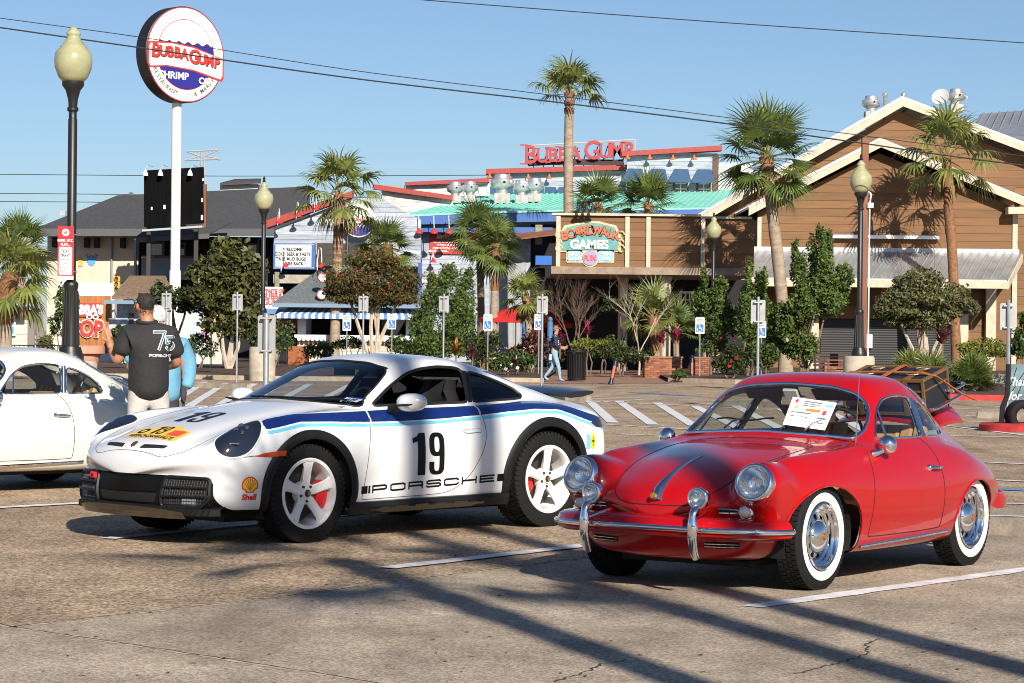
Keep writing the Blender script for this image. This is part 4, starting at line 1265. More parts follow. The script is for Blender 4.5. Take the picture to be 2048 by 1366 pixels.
boxo('wall', (dL(100,0)[0],0,0),(dL(282,0)[0],.4,dL(0,468)[1]), M_STUCCO, dh)
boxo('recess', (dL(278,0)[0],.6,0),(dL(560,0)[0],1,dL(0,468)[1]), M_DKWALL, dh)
for px0 in (300,345,440,490):
	window(dh, dL(px0,0)[0], dL(0,506)[1], dL(px0+26,0)[0], dL(0,484)[1], .58, mat('frame_grey', (.12,.13,.14), .7), 2, 2, .08)
for px0 in (276,330,424,470,520): boxo('porch_post', (dL(px0,0)[0],-.05,0),(dL(px0+4,0)[0],.15,dL(0,472)[1]), mat('post_slate', (.11,.12,.13), .8), dh)
boxo('blue_grey_screen', (dL(290,0)[0],-.3,dL(0,556)[1]),(dL(420,0)[0],-.1,dL(0,512)[1]), mat('slate_panel', (.17,.21,.25), .7, var=.1), dh)
boxo('screen_rail', (dL(290,0)[0],-.36,dL(0,513)[1]),(dL(420,0)[0],-.3,dL(0,508)[1]), mat('rail_brown', (.14,.06,.035), .8), dh)
for px in (112,176,196,248): boxo('rafter_bracket', (dL(px,0)[0],-.5,dL(0,494)[1]),(dL(px+9,0)[0],0,dL(0,474)[1]), mat('bracket_dark', (.02,.02,.022), .8), dh)
boxo('downpipe', (dL(228,0)[0],-.15,.5),(dL(231,0)[0],-.02,dL(0,472)[1]), mat('pipe_grey', (.2,.23,.26), .6), dh)
boxo('downpipe', (dL(286,0)[0],-2.2,.5),(dL(290,0)[0],-2.0,dL(0,478)[1]), mat('pipe_grey', (.2,.23,.26)), dh)
boxo('loft', (dL(444,0,YD+9)[0],9,dL(480,396,YD+9)[1]),(dL(520,0,YD+9)[0],13,dL(480,368,YD+9)[1]), mat('pale_siding', (.50,.50,.52), .8), dh)
thick_poly('loft_roof', [dP(440,371,YD+8.6), dP(522,367,YD+8.6), dP(522,362,YD+13), dP(470,363,YD+13)], (0,0,.15), M_SHINGLE, dh)
boxo('roof_vent_stub', (dL(125,0,YD+2)[0],2,dL(0,430,YD+2)[1]),(dL(135,0,YD+2)[0],2.4,dL(0,420,YD+2)[1]), M_SILVER, dh)
dd = empty('satellite_dish', at(262,392,YD+9), 0, 'small dark satellite dish on the shingle roof', 'satellite dish')
MB().lathe([(.01,.0),(.12,.015),(.21,.05),(.21,.065),(.01,.02)], 18, RX(R(70)) @ RY(R(40))).build('dish', mat('dish_dark', (.12,.12,.12), .5), dd, smooth=40)
MB().tube([(0,0,0),(.1,0,-.3)], .03, 5).build('mast', M_SILVER, dd)
crab = [(18*math.cos(a)*(.72 if k % 2 else 1.0)*.85, 12*math.sin(a)*(.72 if k % 2 else 1.0)) for k, a in enumerate(np.linspace(0, 2*math.pi, 22, endpoint=False))]
cc = dL(183,521)
sc = 1/ppm(YD)
thick_poly('crab_cutout', [(cc[0]+x*sc*.62, -.05, cc[1]+y*sc) for x, y in crab], (0,.04,0), mat('crab_blue', (.08,.30,.60), .6), dh)
for s in (-1, 1): MB().tube([(cc[0]+s*6*sc,-.05,cc[1]+5*sc),(cc[0]+s*11*sc,-.05,cc[1]+10*sc),(cc[0]+s*7*sc,-.05,cc[1]+13*sc)], .045, 5).build('crab_claw', mat('crab_blue', (.08,.30,.60)), dh)
cc = dL(161,523)
thick_poly('bottle_cutout', [(cc[0]+x*sc, -.05, cc[1]+y*sc) for x, y in ((-4,-10),(4,-10),(5,0),(2,8),(0,10),(-2,8),(-5,0))], (0,.04,0), mat('motif_yellow', (.55,.38,.10), .6), dh)
tag(dh, None, None)
# ---------------- big round pole sign (Y 104)
YP = 104.0
ps = empty('pole_sign', Vector((XZ(356,0,YP)[0], YP, 0)), 0, 'tall white pole with a round shrimp restaurant sign', 'sign')
k_ = 1/ppm(YP)
czp = XZ(362,111,YP)[1]; zb_ = XZ(356,205,YP)[1]
MB().lathe([(11.5*k_,0),(11.5*k_,zb_-7.0),(9.6*k_,zb_-6.98),(9.6*k_,zb_+.4)], 24).build('pole', M_WHT, ps, smooth=40)
RS = 96*k_
DM = TR(.09,0,czp) @ RZ(R(44)) @ RX(R(90))    # disc turned so its left rim shows
MB().lathe([(RS,-.28),(RS,.40),(RS*.985,.42),(.001,.42)], 64, DM @ Matrix.Diagonal((1,1,1,1))).build('cabinet', [mat('cabinet_black', (.012,.012,.014), .45)], ps, smooth=40)
def ds_(name, poly, off, m):
	vs, fs = strip_polys([[(x*RS, y*RS) for x, y in poly]])
	return facing2(MB().add([(x, y, .42+off) for x, y, _ in vs], fs, DM)).build(name, m, ps)
def facing2(mb):
	for i, f in enumerate(mb.f):
		a, b, c = (Vector(mb.v[j]) for j in f[:3])
		if (b-a).cross(c-a).y > 0: mb.f[i] = f[::-1]
	return mb
circ = lambda r, n=48, a0=0, a1=2*math.pi: [(r*math.cos(a), r*math.sin(a)) for a in np.linspace(a0, a1, n, endpoint=(a1-a0 < 6.2))]
ds_('red_ring', circ(.985), .006, mat('sign_red', (.50,.03,.04)))
ds_('white_face', circ(.965), .012, mat('sign_ivory', (.82,.78,.70), .5))
ds_('inner_ring', circ(.735), .018, mat('sign_red', (.50,.03,.04)))
ds_('cream_field', circ(.72), .024, mat('sign_ivory', (.82,.78,.70)))
wv = [(-.685,.24)]+[(x, .24+.03*math.sin(x*26)) for x in np.linspace(-.66,.66,30)]+[(.685,.24)]
ds_('navy_water', wv+[(.72*math.cos(a), .72*math.sin(a)) for a in np.linspace(R(18), R(-198), 40)], .030, mat('sign_navy', (.02,.02,.22)))
bn = [(-.98,.10),(-.95,.20),(-.4,.24),(.2,.18),(.98,-.02),(.98,-.42),(.93,-.50),(.2,-.33),(-.5,-.28),(-.93,-.33),(-.98,-.25)]
ds_('banner_edge', bn, .040, mat('sign_red', (.50,.03,.04)))
ds_('banner', [(x*.96, -.07+(y+.07)*.88) for x, y in bn], .048, mat('sign_ivory', (.82,.78,.70)))
def arc_text(s, r, a0, a1, size, m, off, inward=False):
	for i, ch in enumerate(s):
		if ch == ' ': continue
		a = a0+(a1-a0)*i/max(1, len(s)-1)
		vs, fs = text_mesh(ch, size, .004, res=2)
		L = RZ(a+(math.pi/2 if inward else -math.pi/2))
		facing2(MB().add(vs, fs, DM @ TR(r*math.cos(a), r*math.sin(a), .42+off) @ L)).build('letter', m, ps)
def flat_text(s, x, y, size, m, off, bold=.01, xs=1.0, rot=0, ext=0):
	vs, fs = text_mesh(s, size*RS, bold, xs=xs)
	return facing2(MB().add(vs, fs, DM @ TR(x*RS, y*RS, .42+off) @ RZ(rot))).build('lettering', m, ps)
for ch, x, sz in (('B',-.78,.40),('U',-.585,.30),('B',-.41,.30),('B',-.235,.30),('A',-.05,.30),('G',.20,.40),('U',.405,.30),('M',.60,.30),('P',.79,.30)):
	y = .02-.13*max(0, x+.2)*1.1
	flat_text(ch, x+.012, y-.016, sz, mat('sign_shadow_red', (.10,.01,.01), .6), .054, .030, .95, R(-4))
	flat_text(ch, x, y, sz, mat('sign_red2', (.58,.035,.03), .5), .060, .022, .95, R(-4))
flat_text('SHRIMP', -.30, -.46, .20, M_WHT, .052, .012, 1.1)
flat_text('CO.', .50, -.52, .18, M_WHT, .052, .012, 1.1)
arc_text('RESTAURANT', .845*RS, R(204), R(254), .125*RS, mat('sign_ink', (.03,.06,.05), .6), .018, True)
arc_text('& MARKET', .845*RS, R(288), R(332), .125*RS, mat('sign_ink', (.03,.06,.05)), .018, True)
# ---------------- black billboard
bb = empty('billboard', Vector((XZ(348,0,124)[0], 124, 0)), 0, 'black blank billboard with small white lamps over the shingle roof', 'billboard')
def bL(px, py): x, z = XZ(px,py,124); return (x-bb.location.x, z)
pts = [bL(288,454), bL(408,446), bL(406,334), bL(288,341)]
thick_poly('panel', [(x,0,z) for x, z in pts], (0,.35,0), mat('billboard_black', (.0035,.0035,.004), .9, spec=.08, var=.4, vscale=2, stretch=(4,1,.3)), bb)
thick_poly('side_frame', [(x,.05,z) for x, z in (bL(406,455), bL(412,455), bL(412,368), bL(406,368))], (0,.3,0), mat('rust_brown', (.18,.07,.035), .8), bb)
thick_poly('catwalk', [(x,-.6,z) for x, z in (bL(288,460), bL(408,452), bL(408,456), bL(288,464))], (0,.6,0), mat('catwalk_grey', (.35,.36,.38), .6), bb)
for px in (293,323,382):
	p = bL(px,345); MB().lathe([(.14,-.18),(.12,-.06),(.05,.10),(.02,.12)], 12, TR(p[0],-.35,p[1])).build('flood_lamp', M_WHT, bb, smooth=40)
	MB().tube([(p[0],-.35,p[1]+.12),(p[0]+.1,-.2,p[1]+.35),(p[0]+.3,.1,p[1]+.3)], .015, 5).build('lamp_arm', M_SILVER, bb)
for px in (300,395): x = bL(px,0)[0]; boxo('leg', (x-.1,.4,0),(x+.1,.6,bL(0,450)[1]), mat('leg_dark', (.03,.03,.03), .7), bb)
for (px, py, w, h_) in ((302,420,3,6),(327,418,4,8),(403,404,3,8),(402,440,4,10),(405,362,3,5)):
	p = bL(px,py); boxo('torn_paper', (p[0],-.012,p[1]),(p[0]+w/40,-.004,p[1]+h_/40), M_WHT, bb)
# ---------------- kiosks
def hut(name, Y, px0, px1, zw, label, wall_m, roof_m, eave_py, apex, counter=False):
	h = empty(name, Vector((XZ((px0+px1)/2,0,Y)[0], Y, 0)), 0, label, 'kiosk')
	return h
YS = 106.0
stl = empty('snack_stall', Vector((XZ(700,0,YS)[0], YS, 0)), 0, 'pink clapboard snack stall with blue striped awning', 'kiosk')
def tL(px, py, Y=YS): return (XZ(px,py,Y)[0]-stl.location.x, XZ(px,py,Y)[1])
a, b = tL(602,0)[0], tL(835,0)[0]
M_PINK = mat('pale_pink_board', (.58,.47,.40), .8, var=.06)
ze = tL(0,618)[1]
boxo('side_wall', (a,0,0),(a+.35,3,ze), M_WHT, stl); boxo('side_wall', (b-.35,0,0),(b,3,ze), M_WHT, stl)
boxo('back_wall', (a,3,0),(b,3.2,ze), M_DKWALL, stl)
boxo('lower_wall', (a+.02,.02,0),(b-.02,.2,tL(0,668)[1]), M_PINK, stl)
boards(stl, rect(a, .1, b, tL(0,668)[1]), .0, .20, M_PINK)
boxo('counter', (a-.1,-.35,tL(0,669)[1]),(b+.1,.15,tL(0,663)[1]), M_WHT, stl)
for k in range(26):
	x = a+.1+(b-a-.2)*k/25; MB().lathe([(.09,-.012),(.09,.012)], 10, TR(x,-.34,tL(0,671)[1]) @ RX(R(90))).build('scallop', M_WHT, stl)
za, zb2 = tL(0,603)[1], tL(0,622,YS-1.2)[1]
for k in range(44):
	u0, u1 = k/44, (k+1)/44
	xa0, xa1 = a-.2+(b-a+.4)*u0, a-.2+(b-a+.4)*u1
	xb0, xb1 = a-.75+(b-a+1.4)*u0, a-.75+(b-a+1.4)*u1
	m_ = mat('awning_blue', (.10,.22,.50), .75) if k % 2 else mat('awning_white', (.68,.70,.74), .75)
	MB().add([(xa0,-.0,za),(xa1,-.0,za),(xb1,-1.3,zb2),(xb0,-1.3,zb2),(xb1,-1.31,zb2-.18),(xb0,-1.31,zb2-.18)], [(0,3,2,1),(3,5,4,2)]).build('awning_stripe', m_, stl)
ap = tL(700,548)
M_BLUERF = mat('slate_blue_shingle', (.10,.12,.13), .85, var=.3, vscale=9, bump=.3)
zr0 = tL(0,606)[1]
thick_poly('roof', [(a-.9,-1.3,zr0+.05),(b+.6,-1.3,zr0+.05),(ap[0]+1.2,1.5,ap[1]+.3),(ap[0]-1.2,1.5,ap[1]+.3)], (0,.0,.1), M_BLUERF, stl)
thick_poly('roof_end', [(a-.9,-1.3,zr0+.05),(ap[0]-1.2,1.5,ap[1]+.3),(a-.9,4,zr0+.05)], (0,0,.1), M_BLUERF, stl)
boxo('gutter', (a-.95,-1.42,zr0-.06),(b+.65,-1.28,zr0+.10), mat('gutter_blue', (.16,.24,.33), .6), stl)
for px, py, r_ in ((650,556,.20),(648,590,.20)):
	x, z = tL(px,py); MB().lathe([(r_,0),(r_,.08),(.001,.08)], 24, TR(x,-1.2,z) @ RX(R(90))).build('roundel', M_WHT, stl)
	MB().tube([(x+r_*math.cos(t), -1.29, z+r_*math.sin(t)) for t in np.linspace(0, 2*math.pi, 24, endpoint=False)], .03, 5, True).build('roundel_ring', M_TRIMR, stl)
bx = tag(empty('wooden_bin', at(597,716,103), 0), 'orange brown wooden bin beside the snack stall', 'bin')
bx.location.z = .12
boxo('case', (-.42,-.3,0),(.42,.3,.78), mat('cedar_boards', (.30,.095,.03), .7, var=.2, stretch=(1,1,.2)), bx, bev=.02)
for k in range(5): boxo('board', (-.40+.165*k,-.325,.04),(-.25+.165*k,-.302,.74), mat('cedar_boards', (.30,.095,.03)), bx)
bnn = empty('banner', Vector((XZ(548,0,108)[0], 108, 0)), 0, 'white banner with red letters beside the mid lamp post', 'banner')
def nL(px, py): x, z = XZ(px,py,108); return (x-bnn.location.x, z)
p0, p1 = nL(520,628), nL(566,574); boxo('cloth', (p0[0],0,p0[1]),(p1[0],.04,p1[1]), mat('banner_white', (.70,.71,.74), .7), bnn)
for s_, py, sz in (('A TASTE OF',582,.22),('BUBBA',592,.34),('GUMP',604,.34)):
	x, z = nL(545,py); sign_text(bnn, s_, (x,-.02,z), sz, mat('sign_red2', (.58,.035,.03)), 'lettering', .010, .85, .006)
boxo('blue_stripe', (p0[0],-.012,nL(0,622)[1]),(p1[0],-.004,nL(0,612)[1]), mat('awning_blue', (.10,.22,.50)), bnn)
for px in (521,565): x = nL(px,0)[0]; MB().tube([(x,.03,.1),(x,.03,p1[1])], .03, 6).build('banner_pole', M_SILVER, bnn)
YQ = 108.0
pc = empty('popcorn_stand', Vector((XZ(172,0,YQ)[0], YQ, 0)), 0, 'white popcorn stand with wood panel and red letters', 'kiosk')
def qL(px, py, Y=YQ): return (XZ(px,py,Y)[0]-pc.location.x, XZ(px,py,Y)[1])
p0, p1 = qL(118,690), qL(229,566)
boxo('white_front', (p0[0],0,.0),(p1[0],2.5,p1[1]), mat('stand_white', (.70,.69,.66), .7, var=.05), pc)
p0, p1 = qL(124,690), qL(222,592)
M_PLANK = mat('orange_plank', (.33,.135,.035), .7, var=.3, vscale=3, stretch=(3,1,.4))
boards(pc, rect(p0[0], .5, p1[0], p1[1]), -.02, .24, M_PLANK, 'plank', .03, vertical=True)
p0, p1 = qL(146,633), qL(205,606); boxo('red_panel', (p0[0],-.14,p0[1]),(p1[0],-.08,p1[1]), mat('sign_red2', (.58,.035,.03)), pc)
for s_, px, py, sz, m_ in (("BUBBA'S",172,619,.52,M_WHT),('POP',176,657,.95,mat('sign_red2', (.58,.035,.03)))):
	x, z = qL(px,py); sign_text(pc, s_, (x,-.17,z), sz, m_, 'lettering', .035, .80, .02)
	if s_ == 'POP': sign_text(pc, s_, (x,-.12,z), sz, mat('letter_pale', (.75,.60,.45), .7), 'letter_outline', .085, .80, .02)
for px in (180,192): x, z = qL(px,634); MB().tube([(x+.11*math.cos(t),-.16,z+.08*math.sin(t)) for t in np.linspace(0, 2*math.pi, 14, endpoint=False)], .04, 5, True).build('swirl', M_WHT, pc)
hl = empty('blue_roofed_hut', Vector((XZ(20,0,90)[0], 90, 0)), 0, 'cream hut with blue grey shingle roof at the left edge', 'kiosk')
def kL(px, py, Y=90): return (XZ(px,py,Y)[0]-hl.location.x, XZ(px,py,Y)[1])
boxo('wall', (kL(-60,0)[0],0,0),(kL(62,0)[0],3,kL(0,612)[1]), mat('cream_board', (.60,.52,.42), .8), hl)
boards(hl, rect(kL(-60,0)[0], .1, kL(62,0)[0], kL(0,612)[1]), 0, .2, mat('cream_board', (.60,.52,.42)))
thick_poly('roof', [(x, y, z) for (x, z), y in ((kL(-90,612,89),-1.0),(kL(74,606,89),-1.0),(kL(20,568,92),2),(kL(-90,568,92),2))], (0,0,.12), M_BLUERF, hl)
boxo('eave_board', (kL(-90,0)[0],-1.1,kL(0,612)[1]-.02),(kL(74,0)[0],-1.0,kL(0,606)[1]), mat('gutter_blue', (.16,.24,.33)), hl)
window(hl, kL(12,0)[0], kL(0,668)[1], kL(36,0)[0], kL(0,618)[1], -.03, M_WHT, 2, 3, .06)
boxo('window_tint', (kL(12,0)[0]+.01,-.095,kL(0,668)[1]+.01),(kL(36,0)[0]-.01,-.092,kL(0,630)[1]), mat('teal_glass', (.10,.30,.30), .15), hl)
kk = empty('ticket_kiosk', Vector((XZ(290,0,104)[0], 104, 0)), 0, 'ticket kiosk with brown shingle roof behind the man in black', 'kiosk')
def cL(px, py, Y=104): return (XZ(px,py,Y)[0]-kk.location.x, XZ(px,py,Y)[1])
thick_poly('roof', [(x, y, z) for (x, z), y in ((cL(234,600),-1.4),(cL(350,596),-1.4),(cL(345,556),1.0),(cL(252,556),1.0))], (0,0,.12), mat('brown_shingle', (.17,.115,.075), .9, var=.3, vscale=8), kk)
boxo('eave', (cL(226,0)[0],-1.5,cL(0,606)[1]),(cL(352,0)[0],-1.38,cL(0,599)[1]), mat('gutter_blue', (.16,.24,.33)), kk)
boxo('wall', (cL(240,0)[0],0,0),(cL(430,0)[0],2.5,cL(0,602)[1]), mat('pale_panel', (.42,.47,.52), .8), kk)
for (px0, py0, px1, py1, col) in ((218,662,242,636,(.45,.45,.60)),(243,660,256,612,(.30,.45,.55)),(258,656,268,626,(.10,.09,.09)),(404,672,415,628,(.62,.60,.66))):
	p0, p1 = cL(px0,py0), cL(px1,py1); boxo('poster', (p0[0],-.08,p0[1]),(p1[0],-.03,p1[1]), mat('poster_%d' % px0, col, .7, var=.6, vscale=6), kk)
for k, col in enumerate(((.55,.20,.30),(.20,.40,.60),(.60,.35,.15),(.55,.12,.30))):
	x, z = cL(409.5, 634+10.5*k); MB().lathe([(.09,0),(.09,.03),(.001,.03)], 12, TR(x,-.085,z) @ RX(R(90))).build('menu_picture', mat('menu_%d' % k, col, .6), kk)
boards(kk, rect(cL(415,0)[0], .1, cL(452,0)[0], cL(0,612)[1]), -.0, .2, mat('cream_board', (.60,.52,.42)))
ts = empty('traffic_signal', at(234,568,106), 0, 'yellow antique traffic signal on the beige wall', 'traffic signal')
for k, z in enumerate((-.22,0,.22)):
	boxo('housing', (-.13,-.1,z-.10),(.13,.1,z+.10), mat('signal_yellow', (.55,.38,.03), .6), ts, bev=.02)
	MB().lathe([(.08,0),(.085,.12)], 12, frame((0,-.1,z), (0,-1,0)), cap=False).build('visor', mat('signal_yellow', (.55,.38,.03)), ts)
	MB().lathe([(.07,.01),(.001,.02)], 12, frame((0,-.1,z), (0,-1,0))).build('lens', mat('lens_%d' % k, ((.02,.10,.03),(.25,.14,.02),(.25,.02,.02))[k], .3), ts)
MB().tube([(.1,.05,.0),(.45,.1,.18)], .04, 6).build('bracket', mat('bracket_dark', (.02,.02,.022)), ts)
# ---------------- transmission tower far off
tt = empty('transmission_tower', Vector((XZ(405,0,420)[0], 420, 0)), 0, 'far lattice transmission tower behind the black billboard', 'tower')
def wL(px, py): x, z = XZ(px,py,420); return Vector((x-tt.location.x, 0, z))
lat = mat('tower_steel', (.30,.33,.37), .7)
mb = MB()
segs = [((397,420),(403,305)),((413,420),(407,305))]
for (a_, b_) in segs: mb.tube([wL(*a_), wL(*b_)], .16, 4)
for k in range(8):
	y0, y1 = 420-14*k, 406-14*k
	f = lambda y, s: (405+s*(3+5*(y-305)/115), y)
	mb.tube([wL(*f(y0,-1)), wL(*f(y1,1))], .11, 4); mb.tube([wL(*f(y0,1)), wL(*f(y1,-1))], .11, 4)
mb.build('mast', lat, tt)
for (yy, hw) in ((303,32),(321,36)):
	m2 = MB(); up_ = yy-3
	m2.tube([wL(405-hw,yy), wL(405+hw,yy-3)], .15, 4); m2.tube([wL(405-hw,yy), wL(405,yy+ (12 if yy < 310 else -10)), wL(405+hw,yy-3)], .13, 4)
	for k in range(8):
		px = 405-hw+2*hw*(k+.5)/8; m2.tube([wL(px,yy-1), wL(px+5,yy+(8 if yy < 310 else -7)*(1-abs(px-405)/hw))], .09, 4)
	m2.build('cross_arm', lat, tt)
# ------------------------------------------------------------------ body line tables
def tab(pole0, rows, pole1):
	out = [pole0]
	for r in rows:
		out.append(r if len(r) == 4 else (r[0], r[0], r[1], r[2]))
	out.append(pole1)
	return out
def lines_rally():
	a, b = (-1.10, -.975, 0, .47), (3.65, 3.53, 0, .50)
	L9 = [(-1.02,-.972,0,.572),(-.93,-.936,0,.642),(-.85,-.875,0,.695),(-.70,-.72,0,.755),(-.40,-.40,0,.845),(0,0,.925),(.30,0,.975),(.44,0,.995),(.54,0,1.035),(1.00,0,1.255),(1.15,0,1.305),(1.5,0,1.338),(1.9,0,1.316),(2.25,0,1.25),(2.6,0,1.15),(2.95,0,1.04),(3.2,0,.965),(3.38,3.38,0,.90),(3.48,3.48,0,.78),(3.55,3.52,0,.65)]
	L8 = [(-1.02,-.966,.22,.568),(-.93,-.926,.235,.637),(-.85,-.865,.26,.69),(-.70,-.71,.30,.748),(-.40,-.40,.33,.835),(0,.36,.915),(.30,.38,.962),(.44,.46,.40,.982),(.54,.56,.40,1.02),(1.00,1.03,.345,1.24),(1.15,1.17,.34,1.288),(1.5,.35,1.32),(1.9,.34,1.297),(2.25,.32,1.23),(2.6,.31,1.13),(2.95,.32,1.02),(3.2,.34,.948),(3.38,3.37,.34,.885),(3.48,3.47,.34,.775),(3.55,3.50,.30,.65)]
	L7 = [(-1.02,-.940,.42,.560),(-.93,-.896,.43,.624),(-.85,-.84,.44,.67),(-.70,-.69,.46,.728),(-.40,-.40,.50,.812),(0,.53,.888),(.30,.57,.932),(.44,.50,.61,.952),(.54,.60,.62,.985),(1.00,1.05,.545,1.185),(1.15,1.17,.54,1.228),(1.5,.55,1.258),(1.9,.535,1.232),(2.25,.52,1.165),(2.6,.52,1.07),(2.95,.54,.982),(3.2,.56,.925),(3.38,3.34,.55,.868),(3.48,3.44,.53,.77),(3.55,3.47,.48,.65)]
	L6 = [(-1.02,-.900,.535,.555),(-.93,-.851,.555,.618),(-.85,-.80,.565,.66),(-.70,-.665,.585,.728),(-.40,-.40,.62,.822),(0,.65,.893),(.30,.68,.927),(.44,.46,.70,.937),(.54,.56,.705,.942),(1.00,.715,.948),(1.15,.72,.950),(1.5,.73,.957),(1.9,.735,.967),(2.25,.72,.975),(2.6,.70,.965),(2.95,.665,.94),(3.2,.64,.905),(3.38,3.30,.62,.855),(3.48,3.40,.60,.76),(3.55,3.43,.55,.65)]
	L5 = [(-1.02,-.845,.64,.550),(-.93,-.785,.672,.622),(-.85,-.73,.695,.69),(-.70,-.60,.715,.785),(-.40,-.37,.735,.875),(0,.752,.918),(.30,.765,.927),(.44,.77,.922),(.54,.775,.918),(1.00,.79,.908),(1.15,.792,.909),(1.5,.80,.914),(1.9,.82,.935),(2.25,.838,.955),(2.6,.83,.945),(2.95,.79,.905),(3.2,.74,.862),(3.38,3.26,.69,.81),(3.48,3.36,.65,.74),(3.55,3.40,.60,.65)]
	L4 = [(-1.02,-.79,.715,.50),(-.93,-.715,.765,.53),(-.85,-.65,.805,.56),(-.70,-.53,.835,.63),(-.40,-.35,.872,.72),(0,.892,.76),(.30,.883,.73),(.44,.876,.71),(.54,.872,.69),(1.00,.865,.67),(1.15,.865,.67),(1.5,.870,.67),(1.9,.895,.71),(2.25,.922,.76),(2.6,.922,.76),(2.95,.885,.71),(3.2,.82,.66),(3.38,3.22,.76,.62),(3.48,3.32,.70,.60),(3.55,3.36,.63,.58)]
	L3 = [(-1.02,-.82,.72,.38),(-.93,-.73,.775,.38),(-.85,-.65,.805,.38),(-.70,-.53,.84,.40),(-.40,-.38,.868,.42),(0,.882,.44),(.30,.876,.44),(.44,.870,.43),(.54,.866,.43),(1.00,.860,.42),(1.15,.860,.42),(1.5,.865,.42),(1.9,.885,.44),(2.25,.905,.46),(2.6,.905,.46),(2.95,.87,.46),(3.2,.81,.46),(3.38,3.24,.75,.46),(3.48,3.34,.69,.46),(3.55,3.38,.62,.46)]
	L2 = [(-1.02,-.86,.65,.28),(-.93,-.78,.71,.27),(-.85,-.70,.75,.265),(-.70,-.56,.79,.255),(-.40,.83,.25),(0,.85,.25),(.30,.845,.25),(.44,.84,.248),(.54,.84,.246),(1.00,.838,.245),(1.15,.838,.245),(1.5,.842,.25),(1.9,.85,.255),(2.25,.86,.265),(2.6,.86,.275),(2.95,.83,.29),(3.2,.78,.31),(3.38,3.25,.72,.33),(3.48,3.35,.66,.35),(3.55,3.40,.58,.38)]
	L1 = [(-1.02,-.90,.42,.24),(-.93,-.82,.48,.22),(-.85,-.74,.52,.20),(-.70,-.60,.55,.195),(-.40,.58,.19),(0,.60,.19),(.30,.60,.19),(.44,.60,.19),(.54,.60,.19),(1.00,.60,.19),(1.15,.60,.19),(1.5,.60,.19),(1.9,.60,.19),(2.25,.60,.20),(2.6,.60,.21),(2.95,.58,.235),(3.2,.54,.26),(3.38,3.27,.50,.28),(3.48,3.38,.46,.31),(3.55,3.44,.40,.35)]
	L0 = [(-1.02,-.93,0,.24),(-.93,-.85,0,.21),(-.85,-.77,0,.19),(-.70,-.63,0,.185),(-.40,0,.18),(0,0,.18),(.30,0,.18),(.44,0,.18),(.54,0,.18),(1.00,0,.18),(1.15,0,.18),(1.5,0,.18),(1.9,0,.18),(2.25,0,.19),(2.6,0,.20),(2.95,0,.22),(3.2,0,.25),(3.38,3.30,0,.27),(3.48,3.42,0,.30),(3.55,3.48,0,.35)]
	return [tab(a, L, b) for L in (L0, L1, L2, L3, L4, L5, L6, L7, L8, L9)]
